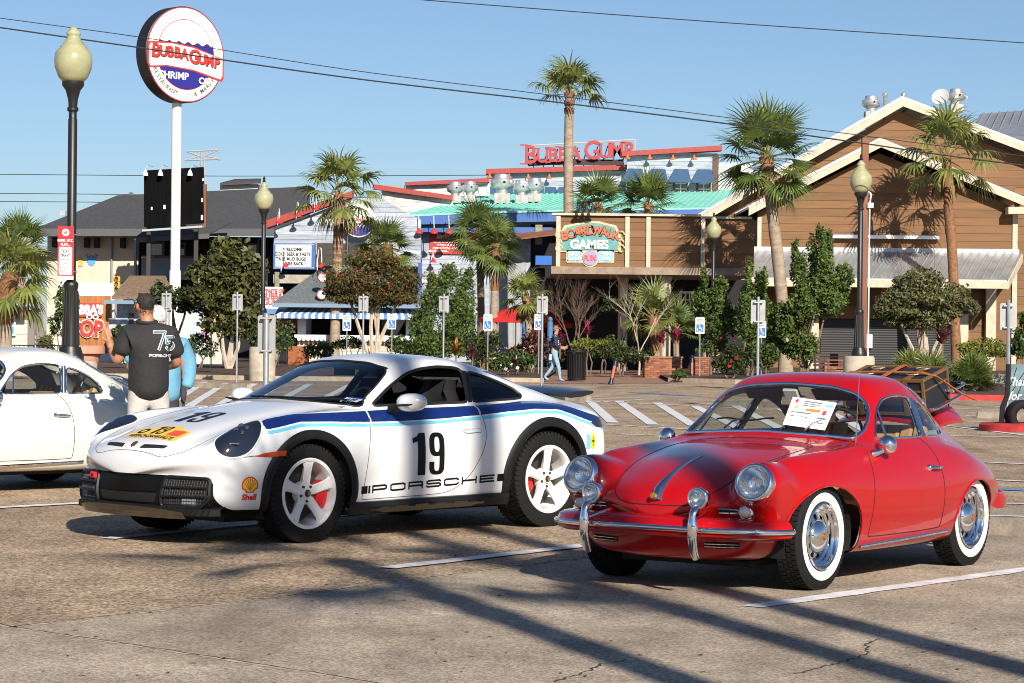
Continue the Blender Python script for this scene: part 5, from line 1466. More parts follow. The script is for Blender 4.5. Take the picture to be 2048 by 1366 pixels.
def lines_classic():
	a, b = (-.82, -.665, 0, .42), (3.25, 3.10, 0, .40)
	L9 = [(-.74,-.655,0,.53),(-.66,-.615,0,.59),(-.56,-.555,0,.63),(-.40,-.40,0,.70),(-.20,0,.762),(0,0,.80),(.30,0,.843),(.52,0,.868),(.60,0,.895),(.90,0,1.150),(1.02,0,1.225),(1.30,0,1.275),(1.55,0,1.275),(1.80,0,1.228),(2.05,0,1.125),(2.30,0,.985),(2.55,0,.85),(2.80,0,.715),(2.98,2.97,0,.58),(3.12,3.06,0,.47)]
	L8 = [(-.74,-.645,.19,.525),(-.66,-.603,.21,.583),(-.56,-.545,.22,.622),(-.40,-.39,.25,.69),(-.20,.27,.75),(0,.29,.787),(.30,.32,.831),(.52,.54,.34,.856),(.60,.64,.34,.885),(.90,.935,.33,1.137),(1.02,1.05,.33,1.21),(1.30,.335,1.258),(1.55,.335,1.256),(1.80,.32,1.205),(2.05,.30,1.098),(2.30,.295,.96),(2.55,.30,.828),(2.80,.29,.695),(2.98,2.955,.26,.57),(3.12,3.04,.20,.465)]
	L7 = [(-.74,-.612,.35,.515),(-.66,-.568,.37,.567),(-.56,-.515,.38,.605),(-.40,-.37,.40,.668),(-.20,.42,.728),(0,.44,.768),(.30,.475,.813),(.52,.58,.535,.842),(.60,.70,.555,.875),(.90,.96,.515,1.09),(1.02,1.07,.505,1.16),(1.30,.51,1.198),(1.55,.505,1.192),(1.80,.485,1.13),(2.05,.455,1.02),(2.30,.445,.89),(2.55,.45,.78),(2.80,.43,.655),(2.98,2.93,.37,.545),(3.12,3.01,.28,.455)]
	L6 = [(-.74,-.578,.44,.512),(-.66,-.53,.463,.562),(-.56,-.475,.475,.602),(-.40,-.35,.495,.675),(-.20,-.19,.52,.742),(0,.545,.775),(.30,.595,.817),(.52,.54,.64,.840),(.60,.62,.655,.848),(.90,.685,.853),(1.02,.69,.855),(1.30,.695,.858),(1.55,.685,.855),(1.80,.655,.838),(2.05,.605,.805),(2.30,.57,.762),(2.55,.55,.70),(2.80,.50,.61),(2.98,2.90,.43,.52),(3.12,2.98,.32,.445)]
	L5 = [(-.74,-.54,.53,.515),(-.66,-.50,.56,.585),(-.56,-.46,.58,.66),(-.40,-.36,.595,.745),(-.20,.615,.795),(0,.635,.81),(.30,.67,.822),(.52,.70,.823),(.60,.71,.822),(.90,.735,.817),(1.02,.74,.815),(1.30,.745,.81),(1.55,.742,.803),(1.80,.732,.795),(2.05,.705,.775),(2.30,.668,.728),(2.55,.63,.66),(2.80,.55,.56),(2.98,2.87,.47,.49),(3.12,2.96,.34,.43)]
	L4 = [(-.74,-.495,.60,.435),(-.66,-.445,.645,.475),(-.56,-.38,.68,.52),(-.40,-.29,.71,.58),(-.20,-.17,.745,.62),(0,.77,.63),(.30,.795,.62),(.52,.806,.60),(.60,.81,.59),(.90,.82,.57),(1.02,.823,.565),(1.30,.828,.56),(1.55,.828,.56),(1.80,.822,.57),(2.05,.808,.575),(2.30,.775,.56),(2.55,.715,.53),(2.80,.62,.48),(2.98,2.86,.52,.44),(3.12,2.95,.37,.40)]
	L3 = [(-.74,-.52,.575,.34),(-.66,-.455,.625,.34),(-.56,-.38,.665,.345),(-.40,-.29,.70,.36),(-.20,-.17,.735,.37),(0,.755,.37),(.30,.775,.37),(.52,.785,.365),(.60,.79,.36),(.90,.80,.355),(1.02,.802,.355),(1.30,.808,.355),(1.55,.808,.355),(1.80,.80,.36),(2.05,.785,.365),(2.30,.75,.37),(2.55,.69,.37),(2.80,.60,.36),(2.98,2.87,.50,.345),(3.12,2.96,.36,.33)]
	L2 = [(-.74,-.545,.49,.245),(-.66,-.48,.54,.24),(-.56,-.40,.58,.235),(-.40,-.31,.62,.225),(-.20,.66,.22),(0,.69,.215),(.30,.715,.21),(.52,.725,.205),(.60,.73,.205),(.90,.74,.20),(1.02,.742,.20),(1.30,.745,.20),(1.55,.745,.20),(1.80,.735,.205),(2.05,.71,.215),(2.30,.67,.23),(2.55,.61,.25),(2.80,.53,.265),(2.98,2.88,.44,.275),(3.12,2.98,.32,.285)]
	L1 = [(-.74,-.585,.30,.215),(-.66,-.52,.34,.20),(-.56,-.44,.37,.19),(-.40,-.35,.41,.185),(-.20,.46,.18),(0,.50,.18),(.30,.53,.178),(.52,.54,.177),(.60,.54,.176),(.90,.54,.175),(1.02,.54,.175),(1.30,.54,.175),(1.55,.54,.175),(1.80,.53,.178),(2.05,.51,.185),(2.30,.47,.20),(2.55,.42,.225),(2.80,.36,.245),(2.98,2.90,.29,.258),(3.12,3.01,.20,.275)]
	L0 = [(-.74,-.61,0,.21),(-.66,-.545,0,.19),(-.56,-.46,0,.18),(-.40,-.36,0,.175),(-.20,0,.172),(0,0,.17),(.30,0,.17),(.52,0,.17),(.60,0,.17),(.90,0,.17),(1.02,0,.17),(1.30,0,.17),(1.55,0,.17),(1.80,0,.172),(2.05,0,.18),(2.30,0,.195),(2.55,0,.215),(2.80,0,.235),(2.98,2.92,0,.25),(3.12,3.03,0,.27)]
	return [tab(a, L, b) for L in (L0, L1, L2, L3, L4, L5, L6, L7, L8, L9)]
# ------------------------------------------------------------------ wheels (axis = local y, outer face towards -y)
M_TYRE = mat('tyre_rubber', (.010,.010,.0105), .8, spec=.22, bump=.15, bscale=120)
M_CHROME = mat('chrome', (.80,.81,.83), .06, 1.0)
M_STEEL = mat('brushed_steel', (.45,.46,.47), .32, 1.0)
M_BLACKP = mat('black_plastic', (.009,.0095,.0105), .5, spec=.3, bump=.06, bscale=300)
M_BLACKG = mat('black_gloss', (.008,.008,.010), .12, coat=.6)
M_DARK = mat('dark_cavity', (.006,.006,.007), .8)
M_WPAINT = mat('white_wheel_paint', (.74,.74,.73), .3, coat=.4)
def spin(prof, n=48, M=None, mb=None):
	mb = mb or MB()
	return mb.lathe(prof, n, (M or Matrix()) @ RX(R(-90)), cap=False)
def rally_wheel(rad, width, rim, name='wheel'):
	"""all-terrain tyre on a white five-spoke wheel"""
	w = empty(name)
	h = width/2
	t = spin([(rim-.015,-h+.02),(rim+.01,-h+.004),(rim+.03,-h),(rad-.055,-h-.004),(rad-.016,-h+.010),(rad-.006,-h+.03),(rad-.006,h-.03),(rad-.016,h-.010),(rad-.055,h+.004),(rim+.03,h),(rim-.015,h-.02)], 64)
	N = 58
	rnd = random.Random(3)
	for k in range(N):
		a = 2*math.pi*k/N
		for row, (y0, y1, sh, ra, rb) in enumerate(((-h-.004,-h+.045,0,rad-.045,rad-.001), (-h+.052,-.012,.5,rad-.02,rad), (.012,h-.052,.2,rad-.02,rad), (h-.045,h+.004,.7,rad-.045,rad-.001))):
			aa = a+sh*2*math.pi/N
			da = 2*math.pi/N*(.66 if row in (0,3) else .74)
			vs = []
			for rr in (ra, rb):
				for ang in (aa, aa+da):
					for y in (y0, y1):
						tw = .012*(1 if (y == y1) else -1)*(1 if row % 2 else -1)
						yy = y
						if rr == rb and row == 0 and y == y0: yy = y+.014
						if rr == rb and row == 3 and y == y1: yy = y-.014
						an = ang+tw/rad
						vs.append((rr*math.cos(an), yy, rr*math.sin(an)))
			t.add(vs, [(0,1,3,2),(4,6,7,5),(0,4,5,1),(2,3,7,6),(0,2,6,4),(1,5,7,3)])
		if k % 2 == 0:
			t.add([((rad-.06)*math.cos(a+e), -h-.007, (rad-.06)*math.sin(a+e)) for e in (0,.05)]+[((rad-.085)*math.cos(a+e), -h-.006, (rad-.085)*math.sin(a+e)) for e in (.05,0)], [(0,1,2,3)])
	t.build('tyre', M_TYRE, w, smooth=30)
	r = spin([(rim+.012,-h+.012),(rim+.012,-h-.002),(rim+.002,-h-.006),(rim-.012,-h-.002),(rim-.020,-h+.016),(rim-.026,-h+.045),(rim-.03,h)], 64)
	rim_o = r.build('rim', M_WPAINT, w, smooth=35)
	for k in range(5):
		a0 = 2*math.pi*k/5+math.pi/2
		s = MB()
		secs = []
		for q, (d, wd, yf, th) in enumerate(((.045,.034,-h+.030,.05),(.09,.036,-h+.022,.045),(.15,.036,-h+.012,.035),(rim-.05,.041,-h+.004,.03),(rim-.016,.056,-h+.003,.03))):
			tw = a0 + .0*q
			c, sn = math.cos(tw), math.sin(tw)
			pts = []
			for (u, y) in ((-wd,yf+.012),(-wd*.72,yf),(wd*.72,yf),(wd,yf+.012),(wd*.8,yf+th),(-wd*.8,yf+th)):
				pts.append((d*c-u*sn, y, d*sn+u*c))
			secs.append(pts)
		s.rings(secs)
		s.build('spoke', M_WPAINT, rim_o, smooth=30)
	hb = spin([(0.001,-h+.016),(.032,-h+.018),(.034,-h+.03),(.075,-h+.034),(.085,-h+.06),(.085,-h+.09)], 32)
	hb.build('hub', M_WPAINT, rim_o, smooth=35)
	spin([(0.001,-h+.008),(.022,-h+.010),(.028,-h+.018),(.028,-h+.03)], 24).build('hub_cap', mat('hubcap_black', (.03,.025,.02), .25), rim_o, smooth=35)
	MB().box((-.010,-h+.005,-.013),(.010,-h+.009,.014)).build('crest', mat('crest_gold', (.45,.28,.06), .3, .6), rim_o)
	for k in range(5):
		a = 2*math.pi*(k+.5)/5+math.pi/2
		spin([(0.001,-h+.020),(.009,-h+.020),(.011,-h+.045)], 10, TR(.056*math.cos(a),0,.056*math.sin(a))).build('lug_nut', mat('lug_dark', (.05,.05,.05), .4, .5), rim_o, smooth=35)
	spin([(.06,.0),(rim-.055,.0),(rim-.055,.03),(.06,.03)], 40).build('brake_disc', mat('brake_iron', (.07,.065,.06), .5, .6), w, smooth=35)
	return w
def caliper(parent, x, z, r, ang, s, yc):
	mb = MB()
	secs = []
	for i in range(9):
		a = ang+(i-4)*R(8)
		e = 1.0 if 0 < i < 8 else .75
		secs.append([(x+(r+dr*e)*math.cos(a), yc+s*dy*e, z+(r+dr*e)*math.sin(a)) for dr, dy in ((-.055,.0),(-.05,.045),(.0,.052),(.05,.045),(.055,0),(.05,-.04),(-.05,-.04))])
	mb.rings(secs)
	return mb.build('brake_caliper', mat('caliper_red', (.62,.015,.015), .35, coat=.3), parent, smooth=40)
def classic_wheel(rad, width, rim, name='wheel'):
	"""whitewall tyre on a slotted chrome steel wheel with hub cap"""
	w = empty(name)
	h = width/2
	t = spin([(rim-.012,-h+.02),(rim+.004,-h+.006),(rim+.012,-h+.003)], 64)
	t.mi = 1
	spin([(rim+.012,-h+.003),(rim+.02,-h-.003),(rim+.045,-h-.006),(rim+.064,-h-.002)], 64, mb=t)
	t.mi = 0
	spin([(rim+.064,-h-.002),(rad-.035,-h+.006),(rad-.016,-h+.016),(rad-.007,-h+.03),(rad-.006,h-.03),(rad-.016,h-.016),(rad-.05,h),(rim-.012,h-.02)], 64, mb=t)
	N = 60
	for k in range(N):
		a = 2*math.pi*k/N
		for row, (y0, y1, sh) in enumerate(((-h+.016,-h+.05,0),(-h+.056,-.006,.5),(.004,h-.056,.0),(h-.05,h-.016,.5))):
			aa = a+sh*2*math.pi/N; da = 2*math.pi/N*.72
			vs = []
			for rr in (rad-.03, rad):
				for ang in (aa, aa+da):
					for y in (y0, y1): vs.append((rr*math.cos(ang), y, rr*math.sin(ang)))
			t.add(vs, [(0,1,3,2),(4,6,7,5),(0,4,5,1),(2,3,7,6),(0,2,6,4),(1,5,7,3)])
	t.build('tyre', [M_TYRE, mat('whitewall', (.78,.75,.66), .55)], w, smooth=35)
	r = spin([(rim+.006,-h+.010),(rim+.006,-h+.0),(rim-.004,-h-.005),(rim-.014,-h+.002),(rim-.018,-h+.022),(rim-.034,-h+.030),(rim-.037,-h+.045),(rim-.052,-h+.052)], 64)
	r.build('rim', M_CHROME, w, smooth=35)
	ds = MB()
	ri, ro = rim-.105, rim-.050
	ya, yb = -h+.036, -h+.054
	NS = 10
	for k in range(NS):
		for (a0, a1, solid) in ((k, k+.55, True), (k+.55, k+1, False)):
			A0, A1 = 2*math.pi*a0/NS, 2*math.pi*a1/NS
			st = 5
			for i in range(st):
				b0, b1 = A0+(A1-A0)*i/st, A0+(A1-A0)*(i+1)/st
				bands = ((ri,ya,ro,yb),) if solid else ((ri,ya,ri+.014,ya+.004),(ro-.014,yb-.004,ro,yb))
				for (r0, y0, r1, y1) in bands:
					ds.add([(r0*math.cos(b0),y0,r0*math.sin(b0)),(r0*math.cos(b1),y0,r0*math.sin(b1)),(r1*math.cos(b1),y1,r1*math.sin(b1)),(r1*math.cos(b0),y1,r1*math.sin(b0))],[(0,3,2,1)])
	ds.build('wheel_disc', M_CHROME, w, smooth='all')
	spin([(rim-.05,-h+.075),(.03,-h+.075)], 40).build('brake_drum', mat('drum_dark', (.03,.03,.03), .6), w)
	spin([(0.001,-h-.006),(.03,-h-.006),(.055,-h-.001),(.085,-h+.012),(.101,-h+.026),(.105,-h+.036),(.10,-h+.04)], 48).build('hub_cap', M_CHROME, w, smooth='all')
	spin([(0.001,-h-.011),(.018,-h-.010),(.022,-h-.006)], 24).build('emblem', mat('emblem_red', (.35,.06,.03), .3, .3), w, smooth=40)
	MB().box((-.007,-h-.0125,-.009),(.007,-h-.010,.010)).build('crest', mat('crest_gold', (.45,.28,.06), .3, .6), w)
	return w
def fit_wheels(car, spec):
	for (w, x, yo, z, steer) in spec:
		for s in (-1, 1):
			o = copy_tree(w, car)
			o.location = (x, s*yo, z)
			o.rotation_euler = (0, 0, (0 if s < 0 else math.pi)+steer)
	for w in {sp[0].name: sp[0] for sp in spec}.values():
		for c in list(w.children_recursive): bpy.data.objects.remove(c)
		bpy.data.objects.remove(w)
# ------------------------------------------------------------------ white rally coupe
M_WHITE = mat('white_car_paint', (.72,.73,.745), .22, coat=.8)
M_SEAL = mat('rubber_seal', (.008,.008,.009), .55)
M_TINT = glass_mat('dark_tinted_glass', (.10,.12,.16))
M_SCREEN = glass_mat('windscreen_glass', (.62,.68,.68))
M_NAVY = mat('navy_decal', (.006,.02,.13), .25, coat=.6)
M_SKYB = mat('sky_blue_decal', (.16,.55,.78), .25, coat=.6)
M_DECALK = mat('black_decal', (.004,.004,.0045), .4, spec=.25)
def letter_strokes(spec, w):
	"""letters as strokes -> polygons; spec: list of polylines"""
	polys = []
	for pl in spec:
		for (x0, y0), (x1, y1) in zip(pl[:-1], pl[1:]):
			d = Vector((x1-x0, y1-y0)); L = d.length
			if L < 1e-6: continue
			d /= L; n = Vector((-d.y, d.x))*w/2; e = d*w*.48
			a, b = Vector((x0, y0))-e, Vector((x1, y1))+e
			polys.append([tuple(a-n), tuple(b-n), tuple(b+n), tuple(a+n)])
	return polys
WIDE = {  # wide squared capitals on a 1.6 x 1 cell
 'P': [[(0,0),(0,1),(1.25,1),(1.45,.86),(1.45,.52),(1.25,.38),(0,.38)]],
 'O': [[(.2,0),(1.3,0),(1.5,.15),(1.5,.85),(1.3,1),(.2,1),(0,.85),(0,.15),(.2,0)]],
 'R': [[(0,0),(0,1),(1.25,1),(1.45,.86),(1.45,.56),(1.25,.42),(0,.42)],[(1.2,.42),(1.45,.28),(1.45,0)]],
 'S': [[(0,.12),(.15,0),(1.3,0),(1.5,.14),(1.5,.36),(1.3,.5),(.2,.5),(0,.64),(0,.86),(.2,1),(1.35,1),(1.5,.88)]],
 'C': [[(1.5,.2),(1.3,0),(.2,0),(0,.15),(0,.85),(.2,1),(1.3,1),(1.5,.8)]],
 'H': [[(0,0),(0,1)],[(1.5,0),(1.5,1)],[(0,.5),(1.5,.5)]],
 'E': [[(1.5,0),(0,0),(0,1),(1.5,1)],[(0,.5),(1.4,.5)]],
}
def wide_text(s, h, w, stroke):
	"""(polygons) spanning width w, height h, left-bottom origin"""
	pit = 1.95
	tot = pit*(len(s)-1)+1.5
	sx = w/tot
	polys = []
	for i, ch in enumerate(s):
		sp = [[((i*pit+x)*sx, y*h) for x, y in pl] for pl in WIDE[ch]]
		polys += letter_strokes(sp, stroke)
	return polys
def cond19(w, h):
	"""heavy condensed 19"""
	one = [(.16,0),(.16,.80),(.0,.76),(0,.88),(.14,.92),(.22,1),(.40,1),(.40,0)]
	def el(cx, cy, rx, ry, n=14): return [(cx+rx*(abs(math.cos(a))**.7)*(1 if math.cos(a) > 0 else -1), cy+ry*(abs(math.sin(a))**.7)*(1 if math.sin(a) > 0 else -1)) for a in [2*math.pi*k/n for k in range(n)]]
	polys = [one]
	oo, ii = el(.76,.72,.24,.28,28), el(.76,.72,.08,.18,28)
	for k in range(28):
		j = (k+1) % 28
		polys.append([oo[k], oo[j], ii[j], ii[k]])
	polys.append([(.84,.72),(1.0,.72),(1.0,.22),(.84,.22)])
	oo, ii = el(.76,.22,.24,.22,28), el(.76,.22,.08,.13,28)
	for k in range(14, 29):
		j = (k+1) % 28; k %= 28
		polys.append([oo[k], oo[j], ii[j], ii[k]])
	polys.append([(.52,.31),(.52,.22),(.68,.22),(.68,.31)])
	return [[(x*w, y*h) for x, y in p] for p in polys]
def facing(mb, want):
	"""flip faces whose normal points against want (vector)"""
	want = Vector(want)
	for i, f in enumerate(mb.f):
		a, b, c = (Vector(mb.v[k]) for k in f[:3])
		if (b-a).cross(c-a).dot(want) < 0: mb.f[i] = f[::-1]
	return mb
def decal(body, polys, fn, off, step=.05):
	vs, fs = strip_polys(polys)
	vs, fs = fine(vs, fs, step)
	return drape(body, vs, fs, fn, off)
def build_rally(pose):
	car = empty('rally_coupe', (pose[0], pose[1], 0), pose[2])
	B = Body(lines_rally(), nt=230, per=9, smooth=7)
	cut = B.region
	# ---- openings
	ws = [(-.745,.93),(-.66,.965),(-.40,.985),(0,1.00),(.40,.985),(.66,.965),(.745,.93),(.70,1.02),(.60,1.145),(.545,1.215),(.50,1.242),(.30,1.278),(0,1.292),(-.30,1.278),(-.50,1.242),(-.545,1.215),(-.60,1.145),(-.70,1.02)]
	ws = [(-.70,.95)]+ws[1:6]+[(.70,.95)]+[(.645,1.01),(.575,1.12),(.52,1.205),(.48,1.235),(.30,1.270),(0,1.284),(-.30,1.270),(-.48,1.235),(-.52,1.205),(-.575,1.12),(-.645,1.01)]
	ws = round_poly(ws, .06, 3)
	cut(ws, (1,2), lambda C: (C[:,0] > .35) & (C[:,0] < 1.22), 'windscreen')
	dg = [(.76,.958),(1.00,1.085),(1.22,1.19),(1.36,1.225),(1.55,1.243),(1.74,1.236),(1.825,1.215),(1.735,.975)]
	qg = [(1.885,1.205),(2.06,1.168),(2.24,1.115),(2.36,1.062),(2.40,1.022),(2.36,.998),(2.25,.99),(1.775,.977)]
	dg, qg = round_poly(dg, .05, 3), round_poly(qg, .05, 3)
	for s in (-1, 1):
		sd = (lambda s: (lambda C: (C[:,1]*s > .35)))(s)
		cut(dg, (0,2), sd, 'door%d' % s)
		cut(qg, (0,2), sd, 'quarter%d' % s)
	cut([(-.50,1.205),(.50,1.205),(.50,1.06),(-.50,1.06)], (1,2), lambda C: (C[:,0] > 2.0), 'rear')
	for s in (-1, 1):
		sd = (lambda s: (lambda C: (C[:,1]*s > .45)))(s)
		cut(arch_poly(.03,.352,.395), (0,2), sd, 'arch_f%d' % s)
		cut(arch_poly(2.45,.372,.425), (0,2), sd, 'arch_r%d' % s)
	# ---- lower black front
	cut([(-.745,.435),(-.725,.465),(-.69,.480),(-.35,.488),(0,.492),(.35,.488),(.69,.480),(.725,.465),(.745,.435),(.765,.26),(.765,.05),(-.765,.05),(-.765,.26)], (1,2), lambda C: (C[:,0] < -.5), 'bumper')
	cut([(-.70,.05),(-.30,.05),(-.30,.252),(-.70,.252)], (0,2), lambda C: (np.abs(C[:,1]) > .45), 'chin_side')
	body = B.mesh('body', None, M_WHITE, car)
	B.mesh('lining', None, mat('black_lining', (.012,.012,.013), .8), car, off=-.014, flip=True)
	B.mesh('front_bumper', 'bumper', mat('bumper_black', (.004,.004,.0045), .55, spec=.2), car, off=.004)
	B.mesh('front_skirt', 'chin_side', M_BLACKP, car, off=.003)
	gw = B.mesh('windscreen', 'windscreen', M_SCREEN, car, off=.001)
	for s in (-1, 1): B.mesh('quarter_window', 'quarter%d' % s, M_TINT, car, off=-.002)
	B.mesh('rear_window', 'rear', M_TINT, car, off=-.002)
	# ---- seals round the glass
	def seal(poly2, fn, r, name, m, par, closed=True):
		pts = [fn(p) for p in loop_points([Vector((*p, 0)) for p in poly2], .025, closed)]
		return MB().tube(pts, r, 6, closed).build(name, m, par, smooth=True)
	seal(ws, lambda p: B.front(p.x, p.y, .002)[0], .008, 'windscreen_seal', M_SEAL, gw)
	for s in (-1, 1):
		seal(dg, lambda p: B.side(p.x, p.y, s, .002)[0], .013, 'door_window_frame', M_SEAL, car)
		seal(qg, lambda p: B.side(p.x, p.y, s, .002)[0], .013, 'quarter_window_frame', M_SEAL, car)
		vs, fs = fine(*strip_polys([[(1.735,.972),(1.825,1.215),(1.885,1.205),(1.775,.974)]]), .04)
		drape(B, vs, fs, lambda u, v: B.side(u, v, s), .004).build('pillar', M_BLACKG, car, smooth='all')
	fr = []
	for i in range(25):
		y = -.50+1.0*i/24
		zt = np.interp(abs(y), [0,.30,.49,.535], [1.288,1.274,1.24,1.205])
		fr.append((B.front(y, zt, .0015)[0], B.front(y*1.02, zt-.055, .0015)[0]))
	mb = MB()
	for (a, b), (c, d) in zip(fr[:-1], fr[1:]): mb.quad(a, b, d, c)
	mb.build('sun_band', glass_mat('sun_band_glass', (.05,.06,.09)), gw)
	# ---- shut lines
	def gap(pts, name='panel_gap', r=.0032, par=car):
		MB().tube([p for p in pts], r, 5).build(name, mat('shut_line', (.05,.05,.055), .8), par)
	for s in (-1, 1):
		dl = [(.66,.925),(.60,.70),(.56,.45),(.535,.30),(.56,.285),(.90,.29),(1.25,.297),(1.42,.315),(1.55,.375),(1.66,.47),(1.755,.62),(1.785,.75),(1.775,.86),(1.755,.945)]
		dp = [(float(a), float(b)) for a, b in hermite(range(len(dl)), np.array(dl), np.linspace(0, len(dl)-1, 90))]
		gap([B.side(x, z, s, -.0012)[0] for x, z in dp])
		hp = [(-.925,.16),(-.92,.34),(-.87,.46),(-.78,.535),(-.55,.575),(-.2,.61),(.1,.64),(.38,.67)]
		gap([B.top(float(x), s*float(y), -.0012)[0] for x, y in hermite(range(len(hp)), np.array(hp), np.linspace(0, len(hp)-1, 60))])
		gap([B.side(-.62+.36*i/14, .615+.035*i/14, s, -.0012)[0] for i in range(15)])
		hd = round_poly([(1.55,.755),(1.585,.775),(1.735,.777),(1.74,.750),(1.60,.742)], .02, 4)
		gap([B.side(p.x, p.y, s, -.001)[0] for p in loop_points([Vector((*q, 0)) for q in hd]+[Vector((*hd[0], 0))], .02, False)], 'handle_gap', .0025)
		vs, fs = fine(*strip_polys([[(1.565,.757),(1.60,.772),(1.73,.772),(1.733,.755),(1.60,.747)]]), .04)
		drape(B, vs, fs, lambda u, v: B.side(u, v, s), .005).build('door_handle', M_WHITE, car, smooth='all')
	gap([B.top(-.925, y*.16, -.0012)[0] for y in np.linspace(-1, 1, 12)])
	# ---- flank stripes
	tops = ([-.36,-.29,-.10,0,.65,.86,1.75,2.1,2.3,2.6,2.85,3.10,3.25], [.868,.884,.905,.912,.924,.930,.946,.962,.974,.968,.915,.855,.82])
	lows = ([-.36,-.05,.2,.6,.9,1.4,1.77,2.05,2.32,2.6,2.84,3.10,3.25], [.812,.860,.858,.848,.847,.860,.880,.902,.920,.912,.850,.79,.76])
	def vat(x, z):
		best, bd = 5.0, 9
		i = np.clip((x-B.T[0])/(B.T[-1]-B.T[0])*(B.nt-1), 0, B.nt-1)
		col = B.G[int(i)]
		ks = np.arange(int(3.5*B.per), int(6.3*B.per))
		zz = col[ks, 2]
		m = int(zz.argmax())
		zz = zz[:m+1]; ks = ks[:m+1]
		return float(np.interp(z, zz, ks))/B.per
	def band(zlo, zhi, m, name, s, x0=-.40, x1=3.22, off=.0022):
		mb = MB(); rows = []
		for x in np.linspace(x0, x1, max(20, int((x1-x0)*32))):
			a, b = vat(x, zlo(x)), vat(x, zhi(x))
			row = []
			for k in range(7):
				p, n = B.at(x, a+(b-a)*k/6)
				q = p+n*off
				row.append((q.x, s*q.y, q.z))
			rows.append(row)
		for r0, r1 in zip(rows[:-1], rows[1:]):
			for k in range(6): mb.quad(r0[k], r1[k], r1[k+1], r0[k+1])
		facing(mb, (0, s, .6))
		mb.build(name, m, car, smooth='all')
	zt = lambda x: float(np.interp(x, *tops))
	zl = lambda x: float(np.interp(x, *lows))
	for s in (-1, 1):
		for x0, x1 in ((-.40,.640),(.656,1.755),(1.773,3.22)):
			band(zl, zt, M_NAVY, 'navy_stripe', s, x0, x1)
			band(lambda x: zl(x)-.034, lambda x: zl(x)-.012, M_SKYB, 'pale_blue_stripe', s, x0, x1)
	# ---- numbers and lettering
	for s in (-1, 1):
		def fl(x0, z0, slope=0.0):
			return lambda u, v: B.side(x0+(u if s < 0 else 0)-(0 if s < 0 else -u), z0+v+slope*u, s)
		L = 1.0
		polys = cond19(.325, .315)
		if s > 0: fn = lambda u, v: B.side(1.355-u, .443+v, 1)
		else: fn = lambda u, v: B.side(1.03+u, .443+v, -1)
		facing(decal(B, polys, fn, .0022), (0, s, 0)).build('race_number', M_DECALK, car)
		pl = wide_text('PORSCHE', .044, 1.235, .0135)
		pl = [[(x+.115, y) for x, y in p] for p in pl]
		blk = [[(0,-.006),(.062,-.006),(.062,.05),(0,.05)], [(.070,-.006),(.090,-.006),(.090,.05),(.070,.05)], [(1.385,-.006),(1.475,-.006),(1.475,.05),(1.385,.05)]]
		if s > 0: fn = lambda u, v: B.side(1.995-u, .372-.03*u+v, 1)
		else: fn = lambda u, v: B.side(.52+u, .332+.033*u+v, -1)
		for q0 in range(7):
			lw_ = wide_text('PORSCHE', .044, 1.235, .0135)
			cw = 1.235/(1.95*6+1.5)
			mine = [[(x+.115, y) for x, y in p] for p in lw_ if int((sum(x for x, y in p)/4)/(1.95*cw)+.06) == q0]
			if mine: facing(decal(B, mine, fn, .0022, .06), (0, s, 0)).build('flank_letter', M_DECALK, car)
		for q in blk: facing(decal(B, [q], fn, .0022, .06), (0, s, 0)).build('flank_block', M_DECALK, car)
	hood = lambda x0, y0, rot=0: (lambda u, v: B.top(x0+v, y0+u))
	top_fn = lambda x0, y0: (lambda u, v: B.top(x0-v, y0+u))
	facing(decal(B, [[(x, y) for x, y in p] for p in cond19(.34, .30)], lambda u, v: B.top(-.13-v, -.17+u) if False else B.top(-.12+v-.30, .20-u), .0022), (0,0,1)).build('bonnet_number', M_DECALK, car)
	pl = round_poly([(-.29,-.12),(.29,-.12),(.29,.055),(.17,.075),(.11,.13),(-.11,.13),(-.17,.075),(-.29,.055)], .03)
	yb = facing(decal(B, [pl], lambda u, v: B.top(-.665+v, -.03-u), .0022, .03), (0,0,1)).build('rally_plate', mat('yellow_decal', (.80,.52,.05), .35), car)
	facing(decal(B, [[(x-.10, y-.045) for x, y in p] for p in cond19(.15, .155)], lambda u, v: B.top(-.665+v, -.03-u), .0036, .03), (0,0,1)).build('plate_number', M_DECALK, yb)
	facing(decal(B, [round_poly([(.115,-.05),(.255,-.05),(.255,.045),(.115,.045)], .01)], lambda u, v: B.top(-.665+v, -.03-u), .0036, .03), (0,0,1)).build('plate_badge', mat('orange_red', (.70,.07,.02), .4), yb)
	tv, tf = text_mesh('WEISSACH-DAKAR-RALLYE', .062, .0022, xs=.66)
	vs, fs = fine(tv, tf, .05)
	facing(drape(B, vs, fs, lambda u, v: B.top(-.665+v-.09, -.03-u), .0036), (0,0,1)).build('plate_lettering', M_DECALK, yb)
	ring = []
	for k in range(20):
		a, b = 2*math.pi*k/20, 2*math.pi*(k+1)/20
		ring.append([(-.19+r*math.cos(t), r*math.sin(t)) for r, t in ((.05,a),(.05,b),(.025,b),(.025,a))])
	facing(decal(B, ring, lambda u, v: B.top(-.665+v, -.03-u), .0036, .03), (0,0,1)).build('plate_emblem', M_DECALK, yb)
	p, n = B.top(-.875, 0)
	MB().lathe([(.001,.007),(.03,.006),(.036,0)], 6, frame(p, n) @ Matrix.Diagonal((1,.8,1,1))).build('crest', mat('crest_bronze', (.13,.07,.02), .3, .5), car)
	for s in (-1, 1):
		vs, fs = fine(*strip_polys([round_poly([(.095*s,-.02),(.33*s,-.012),(.345*s,.018),(.11*s,.016)], .012)]), .03)
		facing(drape(B, vs, fs, lambda u, v: B.top(-.885+v+.25*max(0.0, abs(u)-.1)**1.5, u), .002), (0,0,1)).build('bonnet_vent', M_DARK, car)
